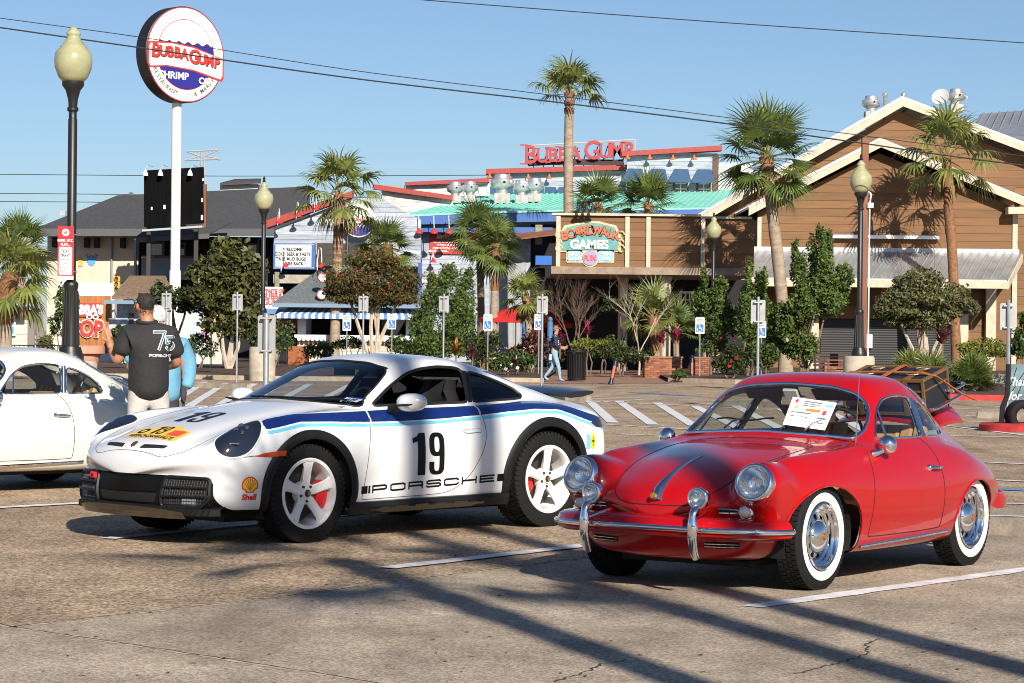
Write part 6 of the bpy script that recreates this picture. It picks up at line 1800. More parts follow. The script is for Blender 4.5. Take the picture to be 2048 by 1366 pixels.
	# ---- head lamps: raised oval rim, dark bowl, four light units, clear cover
	for s in (-1, 1):
		c, n = B.near((-.545, s*.745, .775))
		ax = Vector((-.62, s*.42, .66)).normalized()
		F = frame(c, ax, (.72, s*.0, .69))
		def onb(u, v, off):
			o = F @ Vector((u, v, .6))
			l, nn = B.hit(o, -ax)
			return l+ax*off if l is not None else F @ Vector((u, v, off))
		N = 40
		A, Bb = .205, .130
		rows = []
		for e, off in ((1.08,-.002),(1.05,.008),(1.0,.009),(.985,.002)):
			rows.append([onb(A*e*math.cos(2*math.pi*k/N), Bb*e*math.sin(2*math.pi*k/N), off) for k in range(N)])
		rim = MB().rings(rows, cap0=False, cap1=False).build('headlight_rim', M_WHITE, car, smooth='all')
		mb = MB()
		rows = [[onb(A*e*math.cos(2*math.pi*k/N), Bb*e*math.sin(2*math.pi*k/N), off) for k in range(N)] for e, off in ((1.0,.004),(.8,.010),(.5,.014),(.15,.015))]
		hl = mb.rings(rows, cap0=False, cap1=True).build('headlight', mat('smoked_lens', (.012,.016,.028), .06, coat=1.0), car, smooth='all')
		for (u, v) in ((-.035,-.03),(.04,-.03),(-.035,.035),(.04,.035)):
			q = onb(u*.75+.045, v*.75, .0135)
			MB().lathe([(.001,.0025),(.014,.002),(.020,.0)], 12, frame(q, ax)).build('light_unit', mat('lens_grey', (.09,.10,.13), .10, .5), hl, smooth='all')
		MB().box((-.11,-.035,.016),(-.10,.035,.018), frame(onb(0,0,0), ax)).build('lens_lettering', mat('lens_grey2', (.14,.15,.18), .3), hl)
	# ---- front: centre panel, grilles, tow hook, skid lip
	def fpt(y, z, off): return B.front(y, z, off)[0]
	def fpanel(poly, off, thick, m, name, par=car, step=.06):
		vs, fs = fine(*strip_polys([poly]), step)
		a = facing(drape(B, vs, fs, lambda u, v: B.front(u, v), off), (-1,0,0))
		lp = loop_points([Vector((*p, 0)) for p in poly], .05)
		for i in range(len(lp)):
			p, q = lp[i], lp[(i+1) % len(lp)]
			a.quad(B.front(p.x,p.y,off)[0], B.front(q.x,q.y,off)[0], B.front(q.x,q.y,off-thick)[0], B.front(p.x,p.y,off-thick)[0])
		return a.build(name, m, par, smooth=False)
	fpanel(round_poly([(-.33,.375),(.33,.375),(.345,.480),(-.345,.480)], .02), .016, .02, mat('satin_black_panel', (.004,.004,.0045), .6, spec=.15), 'number_panel')
	fpanel(round_poly([(-.30,.295),(.30,.295),(.32,.360),(-.32,.360)], .02), .008, .006, M_DARK, 'lower_intake')
	for s in (-1, 1):
		g = fpanel(round_poly([(s*.375,.282),(s*.665,.282),(s*.725,.34),(s*.712,.460),(s*.40,.468)], .03), .007, .004, M_DARK, 'side_intake')
		lp = loop_points([Vector((*p, 0)) for p in round_poly([(s*.36,.272),(s*.672,.272),(s*.738,.335),(s*.724,.470),(s*.385,.478)], .03)], .03)
		MB().tube([fpt(p.x,p.y,.010) for p in lp], .014, 6, True).build('intake_frame', M_BLACKP, g, smooth=True)
		for z in (.345,.405): MB().tube([fpt(s*(.38+.33*k/8), z, .022) for k in range(9)], .009, 6).build('intake_blade', M_BLACKP, g, smooth=True)
		w = MB()
		for k in range(17):
			y = .40+.325*k/16
			w.tube([fpt(s*y, z, .011) for z in (.290,.345,.405,.458)], .0022, 4)
		for k in range(9):
			z = .295+.155*k/8
			w.tube([fpt(s*(.395+.31*j/6), z, .012) for j in range(7)], .0022, 4)
		w.build('grille_mesh', mat('grille_wire', (.05,.05,.055), .4, .3), g)
		fpanel([(s*.545,.290),(s*.650,.290),(s*.655,.350),(s*.55,.350)], .0095, .001, mat('cooler_fins', (.30,.30,.31), .5, .4, var=.5, vscale=300), 'cooler', g)
	mb = MB(); sk = MB()
	prev = None
	ch = []
	for k in range(41):
		y = -.78+1.56*k/40
		x = float(np.interp(abs(y), [0,.3,.5,.65,.74,.78], [-.985,-.965,-.925,-.86,-.79,-.72]))
		ch.append((x, y))
	for (x0, y0), (x1, y1) in zip(ch[:-1], ch[1:]):
		mb.add([(x0,y0,.215),(x1,y1,.215),(x1,y1,.262),(x0,y0,.262),(x0+.16,y0*.97,.20),(x1+.16,y1*.97,.20),(x1+.16,y1*.97,.31),(x0+.16,y0*.97,.31)], [(0,1,2,3),(3,2,6,7),(0,4,5,1)])
	mb.build('chin', M_BLACKP, car)
	for (x0, y0), (x1, y1) in zip(ch[:-1], ch[1:]):
		if max(abs(y0), abs(y1)) > .60: continue
		t0, t1 = [.036*(1-min(1, abs(y)/.63)**3) for y in (y0, y1)]
		sk.add([(x0-.012,y0,.232),(x1-.012,y1,.232),(x1-.022,y1,.232+t1),(x0-.022,y0,.232+t0),(x0+.02,y0,.19),(x1+.02,y1,.19)], [(0,1,2,3),(4,5,1,0)])
	facing(sk, (-1,0,.1)).build('skid_plate', mat('skid_aluminium', (.19,.17,.15), .25, 1.0), car)
	for s in (-1, 1):
		for k in range(5):
			y = s*(.60+.035*k)
			MB().tube([(float(np.interp(abs(y), [.5,.65,.74,.78], [-.935,-.87,-.80,-.73]))-.004, y, .222), (float(np.interp(abs(y)+.012, [.5,.65,.74,.80], [-.935,-.87,-.80,-.73]))-.004, y+s*.012, .258)], .006, 5).build('chin_rib', M_BLACKP, car)
	p = fpt(.46, .445, .02)
	th = MB()
	th.bev((-.024,-.05,-.012),(.024,.05,.012), .008, frame(p, (-1,.25,0)))
	th.build('tow_hook', mat('signal_red', (.75,.02,.02), .4), car)
	MB().box((-.008,-.016,.012),(.010,.016,.0145), frame(p, (-1,.25,0))).build('tow_slot', M_DARK, car)
	for s in (-1, 1):
		mk = MB()
		st = [(-.475,.626,.626,.003),(-.42,.622,.645,.004),(-.36,.622,.654,.010),(-.31,.624,.660,.026),(-.24,.630,.664,.030)]
		for (x0,a0,b0,o0), (x1,a1,b1,o1) in zip(st[:-1], st[1:]):
			p = [B.side(x, z, s, o)[0] for x, z, o in ((x0,a0,o0),(x1,a1,o1),(x1,b1,o1),(x0,b0,o0))]
			mk.quad(*p)
			q = [B.side(x, z, s, 0)[0] for x, z in ((x0,a0),(x1,a1),(x1,b1),(x0,b0))]
			mk.quad(p[0], p[1], q[1], q[0]); mk.quad(p[3], p[2], q[2], q[3])
		facing(mk, (0,s,0)).build('side_marker', mat('amber_lens', (.45,.06,.008), .2, coat=.5), car)
	# ---- shell badge on the left front corner
	for s in (-1, 1):
		sgn = 1 if s < 0 else -1
		fnb = (lambda s, sgn: (lambda u, v: B.side(-.512+sgn*u, .42+v, s)))(s, sgn)
		out = [(-.030,-.045),(.030,-.045),(.034,-.030)]+[(.062*math.cos(a), .005+.062*math.sin(a)) for a in np.linspace(R(-22), R(202), 26)]+[(-.034,-.030)]
		red = facing(decal(B, [out], fnb, .0022, .03), (0,s,0)).build('shell_badge', mat('badge_red', (.68,.02,.015), .35, coat=.4), car)
		inn = [(-.020,-.038),(.020,-.038),(.026,-.024)]+[(.053*math.cos(a), .005+.053*math.sin(a)) for a in np.linspace(R(-18), R(198), 26)]+[(-.026,-.024)]
		facing(decal(B, [inn], fnb, .0034, .03), (0,s,0)).build('badge_face', mat('badge_yellow', (.85,.60,.02), .35, coat=.4), red)
		rays = []
		for a in np.linspace(R(25), R(155), 7):
			d = Vector((math.cos(a), math.sin(a))); nn = Vector((-d.y, d.x))*.0022
			o = Vector((0, -.030)); e = Vector((.050*d.x, .005+.050*d.y))
			rays.append([tuple(o-nn*.5), tuple(e-nn), tuple(e+nn), tuple(o+nn*.5)])
		facing(decal(B, rays, fnb, .0044, .03), (0,s,0)).build('badge_rib', mat('badge_red', (.68,.02,.015)), red)
		tv, tf = text_mesh('Shell', .055, .0028, xs=1.05)
		vs, fs = fine(tv, tf, .04)
		facing(drape(B, vs, fs, lambda u, v: fnb(u, v-.078), .0022), (0,s,0)).build('badge_lettering', mat('badge_red', (.68,.02,.015)), red)
		sn = (lambda s, sgn: (lambda u, v: B.side(2.955+sgn*u*(1 if s < 0 else 1), .655+v, s)))(s, sgn)
		facing(decal(B, [[(-.055,-.06),(.0,-.06),(.0,.055),(-.055,.055)]], sn, .0022, .04), (0,s,0)).build('blue_sticker', M_SKYB, car)
		facing(decal(B, [[(.038+.038*math.cos(a), .062*math.sin(a)) for a in np.linspace(0, 2*math.pi, 20, endpoint=False)]], sn, .0030, .04), (0,s,0)).build('yellow_sticker', mat('badge_yellow', (.85,.60,.02)), car)
		facing(decal(B, [[(.033,-.04),(.043,-.04),(.043,.035),(.033,.035)], [(.015,-.005),(.06,-.005),(.06,.005),(.015,.005)]], sn, .0040, .04), (0,s,0)).build('sticker_mark', M_DECALK, car)
	# ---- arch cladding, sills
	for s in (-1, 1):
		ring_cladding(B, .03, .354, .385, .452, R(-18), R(203), s, .022).build('arch_cladding', M_BLACKP, car, smooth=50)
		ring_cladding(B, 2.45, .372, .412, .485, R(-15), R(198), s, .022).build('arch_cladding', M_BLACKP, car, smooth=50)
		for cx, cz, r in ((0,.352,.41),(2.45,.372,.43)):
			mb = MB(); n = 20
			for i in range(n):
				a, b = R(-25)+R(230)*i/n, R(-25)+R(230)*(i+1)/n
				mb.quad((cx+r*math.cos(a), s*.84, cz+r*math.sin(a)), (cx+r*math.cos(b), s*.84, cz+r*math.sin(b)), (cx+r*math.cos(b), s*.45, cz+r*math.sin(b)), (cx+r*math.cos(a), s*.45, cz+r*math.sin(a)))
			mb.add([(cx+r*math.cos(R(-25)+R(230)*i/n), s*.45, cz+r*math.sin(R(-25)+R(230)*i/n)) for i in range(n+1)], [tuple(range(n+1))])
			mb.build('wheel_housing', M_DARK, car)
		secs = []
		for k in range(25):
			x = .40+1.64*k/24
			y, zz = .862+.012*(k/24), .252+.016*k/24
			secs.append([(x, s*(y-.10), zz+.03), (x, s*(y+.004), zz+.012), (x, s*(y+.010), zz-.02), (x, s*(y-.012), zz-.075), (x, s*(y-.10), zz-.085)])
		mb = MB()
		for a, b in zip(secs[:-1], secs[1:]):
			for j in range(4):
				mb.quad(a[j], b[j], b[j+1], a[j+1])
		facing(mb, (0, s, 0)).build('sill', M_BLACKP, car, smooth=40)
		mb = MB()
		for k in range(3, 20):
			e0 = .022 if 4 < k < 19 else .008
			e1 = .022 if 4 < k+1 < 19 else .008
			(x0, x1) = (.40+1.64*k/24, .40+1.64*(k+1)/24)
			z0, z1 = .252+.016*k/24-.048, .252+.016*(k+1)/24-.048
			mb.quad((x0, s*.876, z0-e0), (x1, s*.876, z1-e1), (x1, s*.880, z1+e1), (x0, s*.880, z0+e0))
		facing(mb, (0, s, 0)).build('sill_plate', mat('skid_aluminium', (.42,.40,.38)), car)
		for k in (6, 9, 12, 15, 18):
			x0 = .40+1.64*k/24
			MB().box((x0-.03, s*.878-.006, .214+.016*k/24), (x0+.03, s*.878+.006, .226+.016*k/24)).build('sill_lug', M_BLACKP, car)
	# ---- mirrors
	for s in (-1, 1):
		prof = []
		for k in range(9):
			u = k/8
			yc = .865+.225*u
			ry = [.030,.054,.064,.068,.068,.065,.057,.042,.012][k]
			rx = [.045,.072,.090,.098,.098,.092,.078,.054,.012][k]
			prof.append([(.90+.035*u+rx*(abs(math.cos(t))**.8)*(1 if math.cos(t) > 0 else -1), s*yc, 0.985+.01*u+ry*(abs(math.sin(t))**.9)*(1 if math.sin(t) > 0 else -1)) for t in [2*math.pi*j/20 for j in range(20)]])
		m = MB().rings(prof)
		facing(m, (0,0,0))
		mo = m.build('wing_mirror', M_WHITE, car, smooth='all')
		MB().tube([(.86, s*.79, .93), (.875, s*.84, .942), (.90, s*.93, .965)], [.032,.03,.028], 10).build('mirror_foot', M_BLACKP, mo, smooth=True)
		MB().tube([(.815+.01*u, s*(.88+.19*u), .965+.012*u) for u in (0,.25,.5,.75,1)], [.004,.009,.010,.009,.004], 6).build('mirror_slot', M_DARK, mo)
		MB().add([(.992, s*.93,.96),(1.0, s*1.03,.965),(1.0, s*1.03,1.015),(.992, s*.93,1.01)], [(0,1,2,3)]).build('mirror_glass', M_CHROME, mo)
	# ---- tail: wing on pedestals, lamp strip
	secs = []
	for k in range(25):
		y = -.60+1.2*k/24
		e = 1-(abs(y)/.60)**4*.55
		zc = 1.045-.03*(abs(y)/.6)**2
		secs.append([(2.94,y,zc-.005),(3.04,y,zc+.024),(3.18,y,zc+.034),(3.26+.08*e,y,zc+.030),(3.26+.08*e,y,zc+.010),(3.17,y,zc-.016),(3.02,y,zc-.026)])
	MB().rings(secs).build('rear_wing', mat('wing_black', (.010,.010,.012), .3, coat=.5), car, smooth=40)
	for s in (-1, 1):
		MB().rings([[(x, s*y, z) for x, y in ((3.02,.30),(3.20,.30),(3.24,.34),(3.06,.34))] for z in (.90,1.04)]).build('wing_pedestal', M_WHITE, car)
		vs, fs = fine(*strip_polys([[(2.99,.80),(3.10,.835),(3.30,.795),(3.34,.765),(3.20,.755),(3.06,.765)]]), .04)
		facing(drape(B, vs, fs, lambda u, v: B.side(u, v, s), .006), (0,s,0)).build('tail_light', mat('tail_lens', (.03,.012,.016), .08, coat=1), car, smooth='all')
	mb = MB()
	for k in range(30):
		y0, y1 = -.66+1.32*k/30, -.66+1.32*(k+1)/30
		f = lambda y, z: B.front(y, z, .005, (-1,0,0), -5)[0]
		mb.quad(f(y0,.77), f(y0,.80), f(y1,.80), f(y1,.77))
	facing(mb, (1,0,0)).build('tail_strip', mat('tail_lens', (.03,.012,.016)), car)
	# ---- cabin
	dk = mat('cabin_black', (.012,.012,.013), .7)
	MB().box((.30,-.68,.22),(2.6,.68,.30)).build('floor', dk, car)
	secs = [[(.50,y,.55),(.50,y,.955),(.72,y,.965),(.86,y,.93),(.90,y,.70)] for y in (-.66,-.3,0,.3,.66)]
	MB().rings(secs).build('dashboard', dk, car, smooth=40)
	st = MB().tube([(.98+.05*math.sin(a)*.5, -.36+.18*math.cos(a), .90+.18*math.sin(a)) for a in [2*math.pi*k/24 for k in range(24)]], .014, 6, True)
	st.tube([(.97,-.53,.90),(.95,-.36,.89),(.97,-.19,.90)], .016, 6); st.tube([(.97,-.36,.74),(.95,-.36,.89)], .016, 6); st.tube([(.80,-.36,.80),(.96,-.36,.89)], .03, 8)
	st.build('steering_wheel', dk, car, smooth=True)
	for s in (-1, 1):
		y = s*.36
		se = MB()
		se.rings([[(x, y+u, z) for u, z in ((-.24,.40),(-.25,.52),(-.17,.50),(.17,.50),(.25,.52),(.24,.40))] for x in (1.02,1.2,1.5)])
		se.rings([[(1.48+.30*q+dx, y+u*wd, .48+.66*q) for u, dx in ((-.25,-.04),(-.16,.0),(.16,.0),(.25,-.04),(.22,.11),(-.22,.11))] for q, wd in ((0,1),(.3,1.02),(.6,1.0),(.78,.8),(.88,.5),(1.0,.48))])
		se.build('seat', dk, car, smooth=40)
	MB().box((1.60,-.62,.80),(1.64,-.56,.90)).build('belt_buckle', mat('signal_red', (.75,.02,.02)), car)
	cage = mat('cage_dark', (.03,.03,.035), .5)
	MB().tube([(1.95,-.60,.4),(1.95,-.58,.9),(1.92,-.46,1.18),(1.92,.46,1.18),(1.95,.58,.9),(1.95,.60,.4)], .022, 8).build('roll_bar', cage, car, smooth=True)
	mr = MB().bev((-.02,-.11,-.035),(.02,.11,.035), .012, TR(1.12,.0,1.205)).build('rear_view_mirror', dk, car)
	MB().tube([(1.10,0,1.22),(1.06,0,1.262)], .012, 6).build('mirror_stem', dk, mr)
	p = B.front(-.66, .985, -.004)[0]
	a, b, c, d = [B.front(y, z, .0022)[0] for y, z in ((-.655,.985),(-.56,.99),(-.555,1.02),(-.65,1.013))]
	MB().quad(a, b, c, d).build('sticker', mat('sticker_pale', (.7,.74,.85), .5), gw)
	a, b, c, d = [B.front(y, z, .0030)[0] for y, z in ((-.652,1.006),(-.556,1.011),(-.555,1.02),(-.65,1.013))]
	MB().quad(a, b, c, d).build('sticker_band', mat('sticker_blue', (.02,.05,.4), .5), gw)
	tv, tf = text_mesh('12-25', .03, .0012)
	facing(MB().add([B.front(-.605+u, .996+v, .0032)[0] for u, v, _ in tv], tf), (-1,0,.3)).build('sticker_lettering', M_DECALK, gw)
	for y0, y1 in ((.35,-.25),(-.15,-.60)):
		MB().tube([B.front(y0+(y1-y0)*k/10, 1.002-.012*abs(y0+(y1-y0)*k/10), .012)[0] for k in range(11)], .007, 5).build('wiper', M_BLACKP, car)
	MB().box((-.5,-.55,.15),(3.0,.55,.20)).build('underbody', M_DARK, car)
	# ---- wheels
	wf, wr = rally_wheel(.352,.245,.2415), rally_wheel(.372,.285,.254)
	fit_wheels(car, ((wf,0,.765,.352,R(0)),(wr,2.45,.775,.372,0)))
	for s in (-1, 1):
		caliper(car, 0, .352, .155, R(-5) if True else 0, s, s*.80)
		caliper(car, 2.45, .372, .165, R(185), s, s*.80)
	return car, B
# ------------------------------------------------------------------ classic rounded coupe
M_RED = mat('red_car_paint', (.37,.0025,.004), .32, coat=1.0, spec=.15)
M_RED.node_tree.nodes['Principled BSDF'].inputs['Coat IOR'].default_value = 1.45
M_CREAM = mat('cream_car_paint', (.68,.66,.60), .25, coat=.8)
M_CLEAR = glass_mat('clear_glass', (.86,.90,.88))
M_TAN = mat('tan_leather', (.46,.26,.09), .5, var=.12, vscale=9)
HLR = .118
def classic_warp(P):
	P = P.copy()
	ax = np.array([-.93,.10,.355]); ax /= np.linalg.norm(ax)
	c = np.array([-.525,.60,.648])
	rel = P-c
	dep = rel @ ax
	perp = np.linalg.norm(rel-dep[:, None]*ax, axis=1)
	w = np.clip((HLR*1.75-perp)/(HLR*.75), 0, 1)
	w = w*w*(3-2*w)
	w *= (np.abs(dep) < .26) & (P[:,0] < -.15)
	return P-(dep*w)[:, None]*ax
def fluted_glass():
	if 'fluted_lens' in MATS: return MATS['fluted_lens']
	m = glass_mat('fluted_lens', (.82,.86,.88)); t = m.node_tree
	w = t.nodes.new('ShaderNodeTexWave'); w.inputs['Scale'].default_value = 26; w.inputs['Distortion'].default_value = 1.5; w.bands_direction = 'Y'
	tc = t.nodes.new('ShaderNodeTexCoord'); t.links.new(tc.outputs['Object'], w.inputs['Vector'])
	bp = t.nodes.new('ShaderNodeBump'); bp.inputs['Strength'].default_value = .5; bp.inputs['Distance'].default_value = .01
	t.links.new(w.outputs['Fac'], bp.inputs['Height'])
	g = [n for n in t.nodes if n.bl_idname == 'ShaderNodeBsdfAnisotropic' or n.bl_idname == 'ShaderNodeBsdfGlossy'][0]
	t.links.new(bp.outputs[0], g.inputs['Normal'])
	mm = [n for n in t.nodes if n.bl_idname == 'ShaderNodeMath' and n.operation == 'MULTIPLY_ADD'][0]; mm.inputs[2].default_value = .16
	return m
def chrome_loop(pts, r, name, par, closed=True, m=None, n=8):
	return MB().tube(pts, r, n, closed).build(name, m or M_CHROME, par, smooth=True)
def build_classic(pose):
	car = empty('classic_coupe', (pose[0], pose[1], 0), pose[2])
	B = Body(lines_classic(), nt=200, per=9, smooth=8, warp=classic_warp)
	cut = B.region
	ws = [(-.60,.872),(-.40,.885),(0,.905),(.40,.885),(.60,.872),(.612,.91),(.578,1.01),(.530,1.09),(.46,1.142),(.30,1.182),(0,1.198),(-.30,1.182),(-.46,1.142),(-.530,1.09),(-.578,1.01),(-.612,.91)]
	ws = round_poly(ws, .06, 3)
	cut(ws, (1,2), lambda C: (C[:,0] > .45) & (C[:,0] < 1.12), 'windscreen')
	dg = round_poly([(.85,.868),(.91,.925),(1.04,1.05),(1.15,1.11),(1.30,1.130),(1.43,1.127),(1.535,1.112),(1.465,.868)], .05, 3)
	qg = round_poly([(1.595,1.102),(1.72,1.068),(1.85,1.010),(1.94,.940),(1.965,.885),(1.93,.865),(1.515,.865)], .05, 3)
	for s in (-1, 1):
		sd = (lambda s: (lambda C: (C[:,1]*s > .35)))(s)
		cut(dg, (0,2), sd, 'door%d' % s)
		cut(qg, (0,2), sd, 'quarter%d' % s)
	rw = round_poly([(-.43,1.185),(.43,1.185),(.45,1.02),(-.45,1.02)], .08, 5)
	cut(rw, (1,2), lambda C: (C[:,0] > 1.6), 'rear')
	fa = [(.06+.41*math.cos(a), .315+.305*math.sin(a)) for a in np.linspace(0, math.pi, 25)]
	fa = [(.47,-.2)]+fa+[(-.35,-.2)]
	ra = [(2.10+.345*math.cos(a), .315+.262*math.sin(a)) for a in np.linspace(0, math.pi, 25)]
	ra = [(2.445,-.2)]+ra+[(1.755,-.2)]
	for s in (-1, 1):
		sd = (lambda s: (lambda C: (C[:,1]*s > .38)))(s)
		cut(fa, (0,2), sd, 'arch_f%d' % s)
		cut(ra, (0,2), sd, 'arch_r%d' % s)
	for s in (-1, 1):
		cut([(s*.602+.098*math.cos(a), .648+.104*math.sin(a)) for a in np.linspace(0, 2*math.pi, 28, endpoint=False)], (1,2), lambda C: (C[:,0] < -.38), 'lamp%d' % s)
	lid = round_poly([(2.20,-.36),(2.80,-.30),(2.80,.30),(2.20,.36)], .10, 5)
	cut(lid, (0,1), lambda C: (C[:,2] > .5), 'lid')
	B.mesh('body', None, M_RED, car)
	B.mesh('lining', None, mat('grey_lining', (.42,.40,.36), .85), car, off=-.014, flip=True)
	gw = B.mesh('windscreen', 'windscreen', M_CLEAR, car, off=.001)
	rg = B.mesh('rear_window', 'rear', M_CLEAR, car, off=.001)
	for s in (-1, 1):
		B.mesh('door_window', 'door%d' % s, M_CLEAR, car, off=-.001)
		B.mesh('quarter_window', 'quarter%d' % s, M_CLEAR, car, off=-.001)
	P3 = lambda poly, st=.025: loop_points([Vector((*p, 0)) for p in poly], st)
	chrome_loop([B.front(p.x, p.y, .004)[0] for p in P3(ws)], .013, 'windscreen_frame', gw)
	chrome_loop([B.front(p.x, p.y, .004, (-1,0,0), -6)[0] for p in P3(rw)], .012, 'rear_window_frame', rg)
	for s in (-1, 1):
		f = chrome_loop([B.side(p.x, p.y, s, .004)[0] for p in P3(dg)], .009, 'door_window_frame', car)
		chrome_loop([B.side(p.x, p.y, s, .004)[0] for p in P3(qg)], .009, 'quarter_window_frame', car)
		chrome_loop([B.side(.985+.06*k/5, .872+.175*k/5, s, .004)[0] for k in range(6)], .008, 'vent_window_bar', f, False)
		for dx in (.0, .030):
			chrome_loop([B.side(1.475+dx+.075*k/6, .868+.242*k/6, s, .005)[0] for k in range(7)], .009, 'pillar_trim', car, False)
	# ---- shut lines
	def gap(pts, name='panel_gap', r=.0042):
		MB().tube(pts, r, 5).build(name, mat('shut_line_dark', (.02,.004,.004), .8), car)
	for s in (-1, 1):
		dl = [(.655,.885),(.60,.70),(.575,.50),(.565,.30),(.60,.288),(1.0,.285),(1.48,.292),(1.52,.31),(1.525,.50),(1.51,.70),(1.46,.82),(1.40,.885)]
		dp = hermite(range(len(dl)), np.array(dl), np.linspace(0, len(dl)-1, 80))
		gap([B.side(float(x), float(z), s, -.0015)[0] for x, z in dp])
	hp = [(-.66,0,.508),(-.655,.15,.508),(-.615,.27,.525),(-.53,.345,.585),(-.40,.39,.66),(-.15,.425,.745),(.1,.45,.79),(.33,.46,.815),(.46,.44,.835),(.50,.35,.85),(.515,.15,.86),(.515,0,.866)]
	hc = hermite(range(len(hp)), np.array(hp), np.linspace(0, len(hp)-1, 80))
	for s in (-1, 1):
		pts = []
		for x, y, z in hc:
			l, n = B.near((float(x), s*float(y), float(z)))
			pts.append(l-n*.0015)
		gap(pts)
	# ---- arch lips and housings
	for s in (-1, 1):
		for poly, (cx, cz, rx, rz) in ((fa, (.06,.315,.41,.305)), (ra, (2.10,.315,.345,.262))):
			pts = [B.side(x, z, s, .001)[0] for x, z in poly[1:-1]]
			MB().tube(pts, .007, 6).build('arch_lip', M_RED, car, smooth=True)
			mb = MB(); n = 20
			q = [(cx+(rx+.012)*math.cos(a), cz+(rz+.012)*math.sin(a)) for a in np.linspace(R(-20), R(200), n+1)]
			for (x0, z0), (x1, z1) in zip(q[:-1], q[1:]):
				mb.quad((x0, s*.70, z0), (x1, s*.70, z1), (x1, s*.40, z1), (x0, s*.40, z0))
			mb.add([(x, s*.40, z) for x, z in q], [tuple(range(n+1))])
			mb.build('wheel_housing', M_DARK, car)
	# ---- head lamps
	for s in (-1, 1):
		c = Vector((-.525, s*.60, .648)); ax = Vector((-.93, s*.10, .355)).normalized()
		F = frame(c, ax)
		rim = MB().lathe([(HLR+.004,-.03),(HLR+.002,.01),(HLR,.030),(HLR-.010,.042),(HLR-.020,.042),(HLR-.026,.030)], 40, F, cap=False).build('headlight_rim', M_CHROME, car, smooth='all')
		MB().lathe([(HLR-.022,.034),(.086,-.002),(.066,-.034),(.038,-.056),(.001,-.064)], 32, F, cap=False).build('reflector', mat('lamp_reflector', (.90,.91,.92), .10, 1.0), rim, smooth='all')
		MB().lathe([(.001,-.012),(.012,-.016),(.014,-.060)], 12, F).build('bulb', mat('bulb_glass', (.7,.7,.7), .1), rim, smooth='all')
		MB().lathe([(HLR-.022,.036),(HLR-.035,.044),(.05,.055),(.001,.060)], 32, F, cap=False).build('lens', fluted_glass(), rim, smooth='all')
		MB().lathe([(.001,.012),(.008,.010),(.010,0)], 8, frame(c+F.to_3x3() @ Vector((-HLR-.010,0,.018)), ax)).build('rim_screw', M_CHROME, rim)
	# ---- bumper blade, trim, overriders, fog lamps
	by = [0,.15,.30,.45,.58,.68,.745,.775,.785]
	bx = [-.805,-.80,-.787,-.755,-.705,-.635,-.555,-.485,-.425]
	path = []
	for s, rng in ((1, range(len(by)-1, 0, -1)), (-1, range(0, len(by)))):
		for k in rng: path.append((bx[k], s*by[k]))
	path = [tuple(p) for p in hermite(range(len(path)), np.array(path), np.linspace(0, len(path)-1, 90))]
	def sweep(prof, name, m, par, lim=None, sm=45):
		secs = []
		for i, (x, y) in enumerate(path):
			if lim is not None and abs(y) > lim: continue
			a, b = path[max(0, i-1)], path[min(len(path)-1, i+1)]
			t = Vector((b[0]-a[0], b[1]-a[1], 0)).normalized()
			nrm = Vector((t.y, -t.x, 0))
			if nrm.dot(Vector((x-.6, y, 0))) < 0: nrm = -nrm
			dz = -.012*(abs(y)/.77)**2
			secs.append([(x+nrm.x*u, y+nrm.y*u, z+dz) for u, z in prof])
		return MB().rings(secs).build(name, m, par, smooth=sm)
	bp = sweep([(-.09,.330),(-.03,.338),(.004,.352),(.012,.375),(.010,.405),(-.004,.432),(-.03,.447),(-.12,.455),(-.12,.34)], 'front_bumper', M_RED, car)
	sweep([(.010,.372),(.024,.374),(.032,.385),(.030,.397),(.022,.404),(.008,.404)], 'bumper_trim', M_CHROME, bp, sm='all')
	for s in (-1, 1):
		y = s*.37
		spine = [(-.80,.222,.024,.026),(-.83,.28,.027,.028),(-.845,.35,.029,.030),(-.842,.40,.033,.034),(-.845,.43,.028,.028),(-.845,.465,.021,.020),(-.83,.495,.024,.019),(-.80,.515,.022,.017),(-.765,.52,.02,.015)]
		pts = hermite(range(len(spine)), np.array(spine), np.linspace(0, len(spine)-1, 28))
		secs = []
		for i, (x, z, w, d) in enumerate(pts):
			a, b = pts[max(0, i-1)], pts[min(27, i+1)]
			t = Vector((b[0]-a[0], 0, b[1]-a[1])).normalized()
			nn = Vector((-t.z, 0, t.x))
			secs.append([(x+nn.x*d*math.sin(q)*.8, y+w*math.cos(q), z+nn.z*d*math.sin(q)*.8) for q in [2*math.pi*k/14 for k in range(14)]])
		g = MB().rings(secs).build('overrider', M_CHROME, car, smooth='all')
		MB().tube([(-.82,y,.42),(-.75,y-s*.03,.44),(-.62,y-s*.05,.465)], .012, 8).build('overrider_stay', M_CHROME, g, smooth=True)
		fx = Vector((-.775, y-s*.005, .566)); ax = Vector((-1, s*.03, .03)).normalized(); F = frame(fx, ax)
		fl = MB().lathe([(.02,-.085),(.045,-.07),(.062,-.035),(.066,0),(.064,.012),(.056,.018),(.052,.010)], 32, F, cap=False).build('fog_lamp', M_CHROME, car, smooth='all')
		MB().lathe([(.052,.008),(.03,-.03),(.001,-.04)], 24, F, cap=False).build('reflector', mat('lamp_reflector', (.75,.77,.80)), fl, smooth='all')
		MB().lathe([(.053,.010),(.035,.018),(.001,.021)], 24, F, cap=False).build('lens', fluted_glass(), fl, smooth='all')
		MB().tube([(-.775, y, .515), fx-ax*.03+Vector((0,0,-.05))], .016, 8).build('lamp_stalk', M_CHROME, fl, smooth=True)
		p, n = B.front(s*.55, .482)
		F = frame(p, (-.93, s*.32, .08))
		tl = MB().lathe([(.05,-.01),(.048,.012),(.038,.028),(.033,.030)], 24, F, cap=False).build('turn_signal', M_CHROME, car, smooth='all')
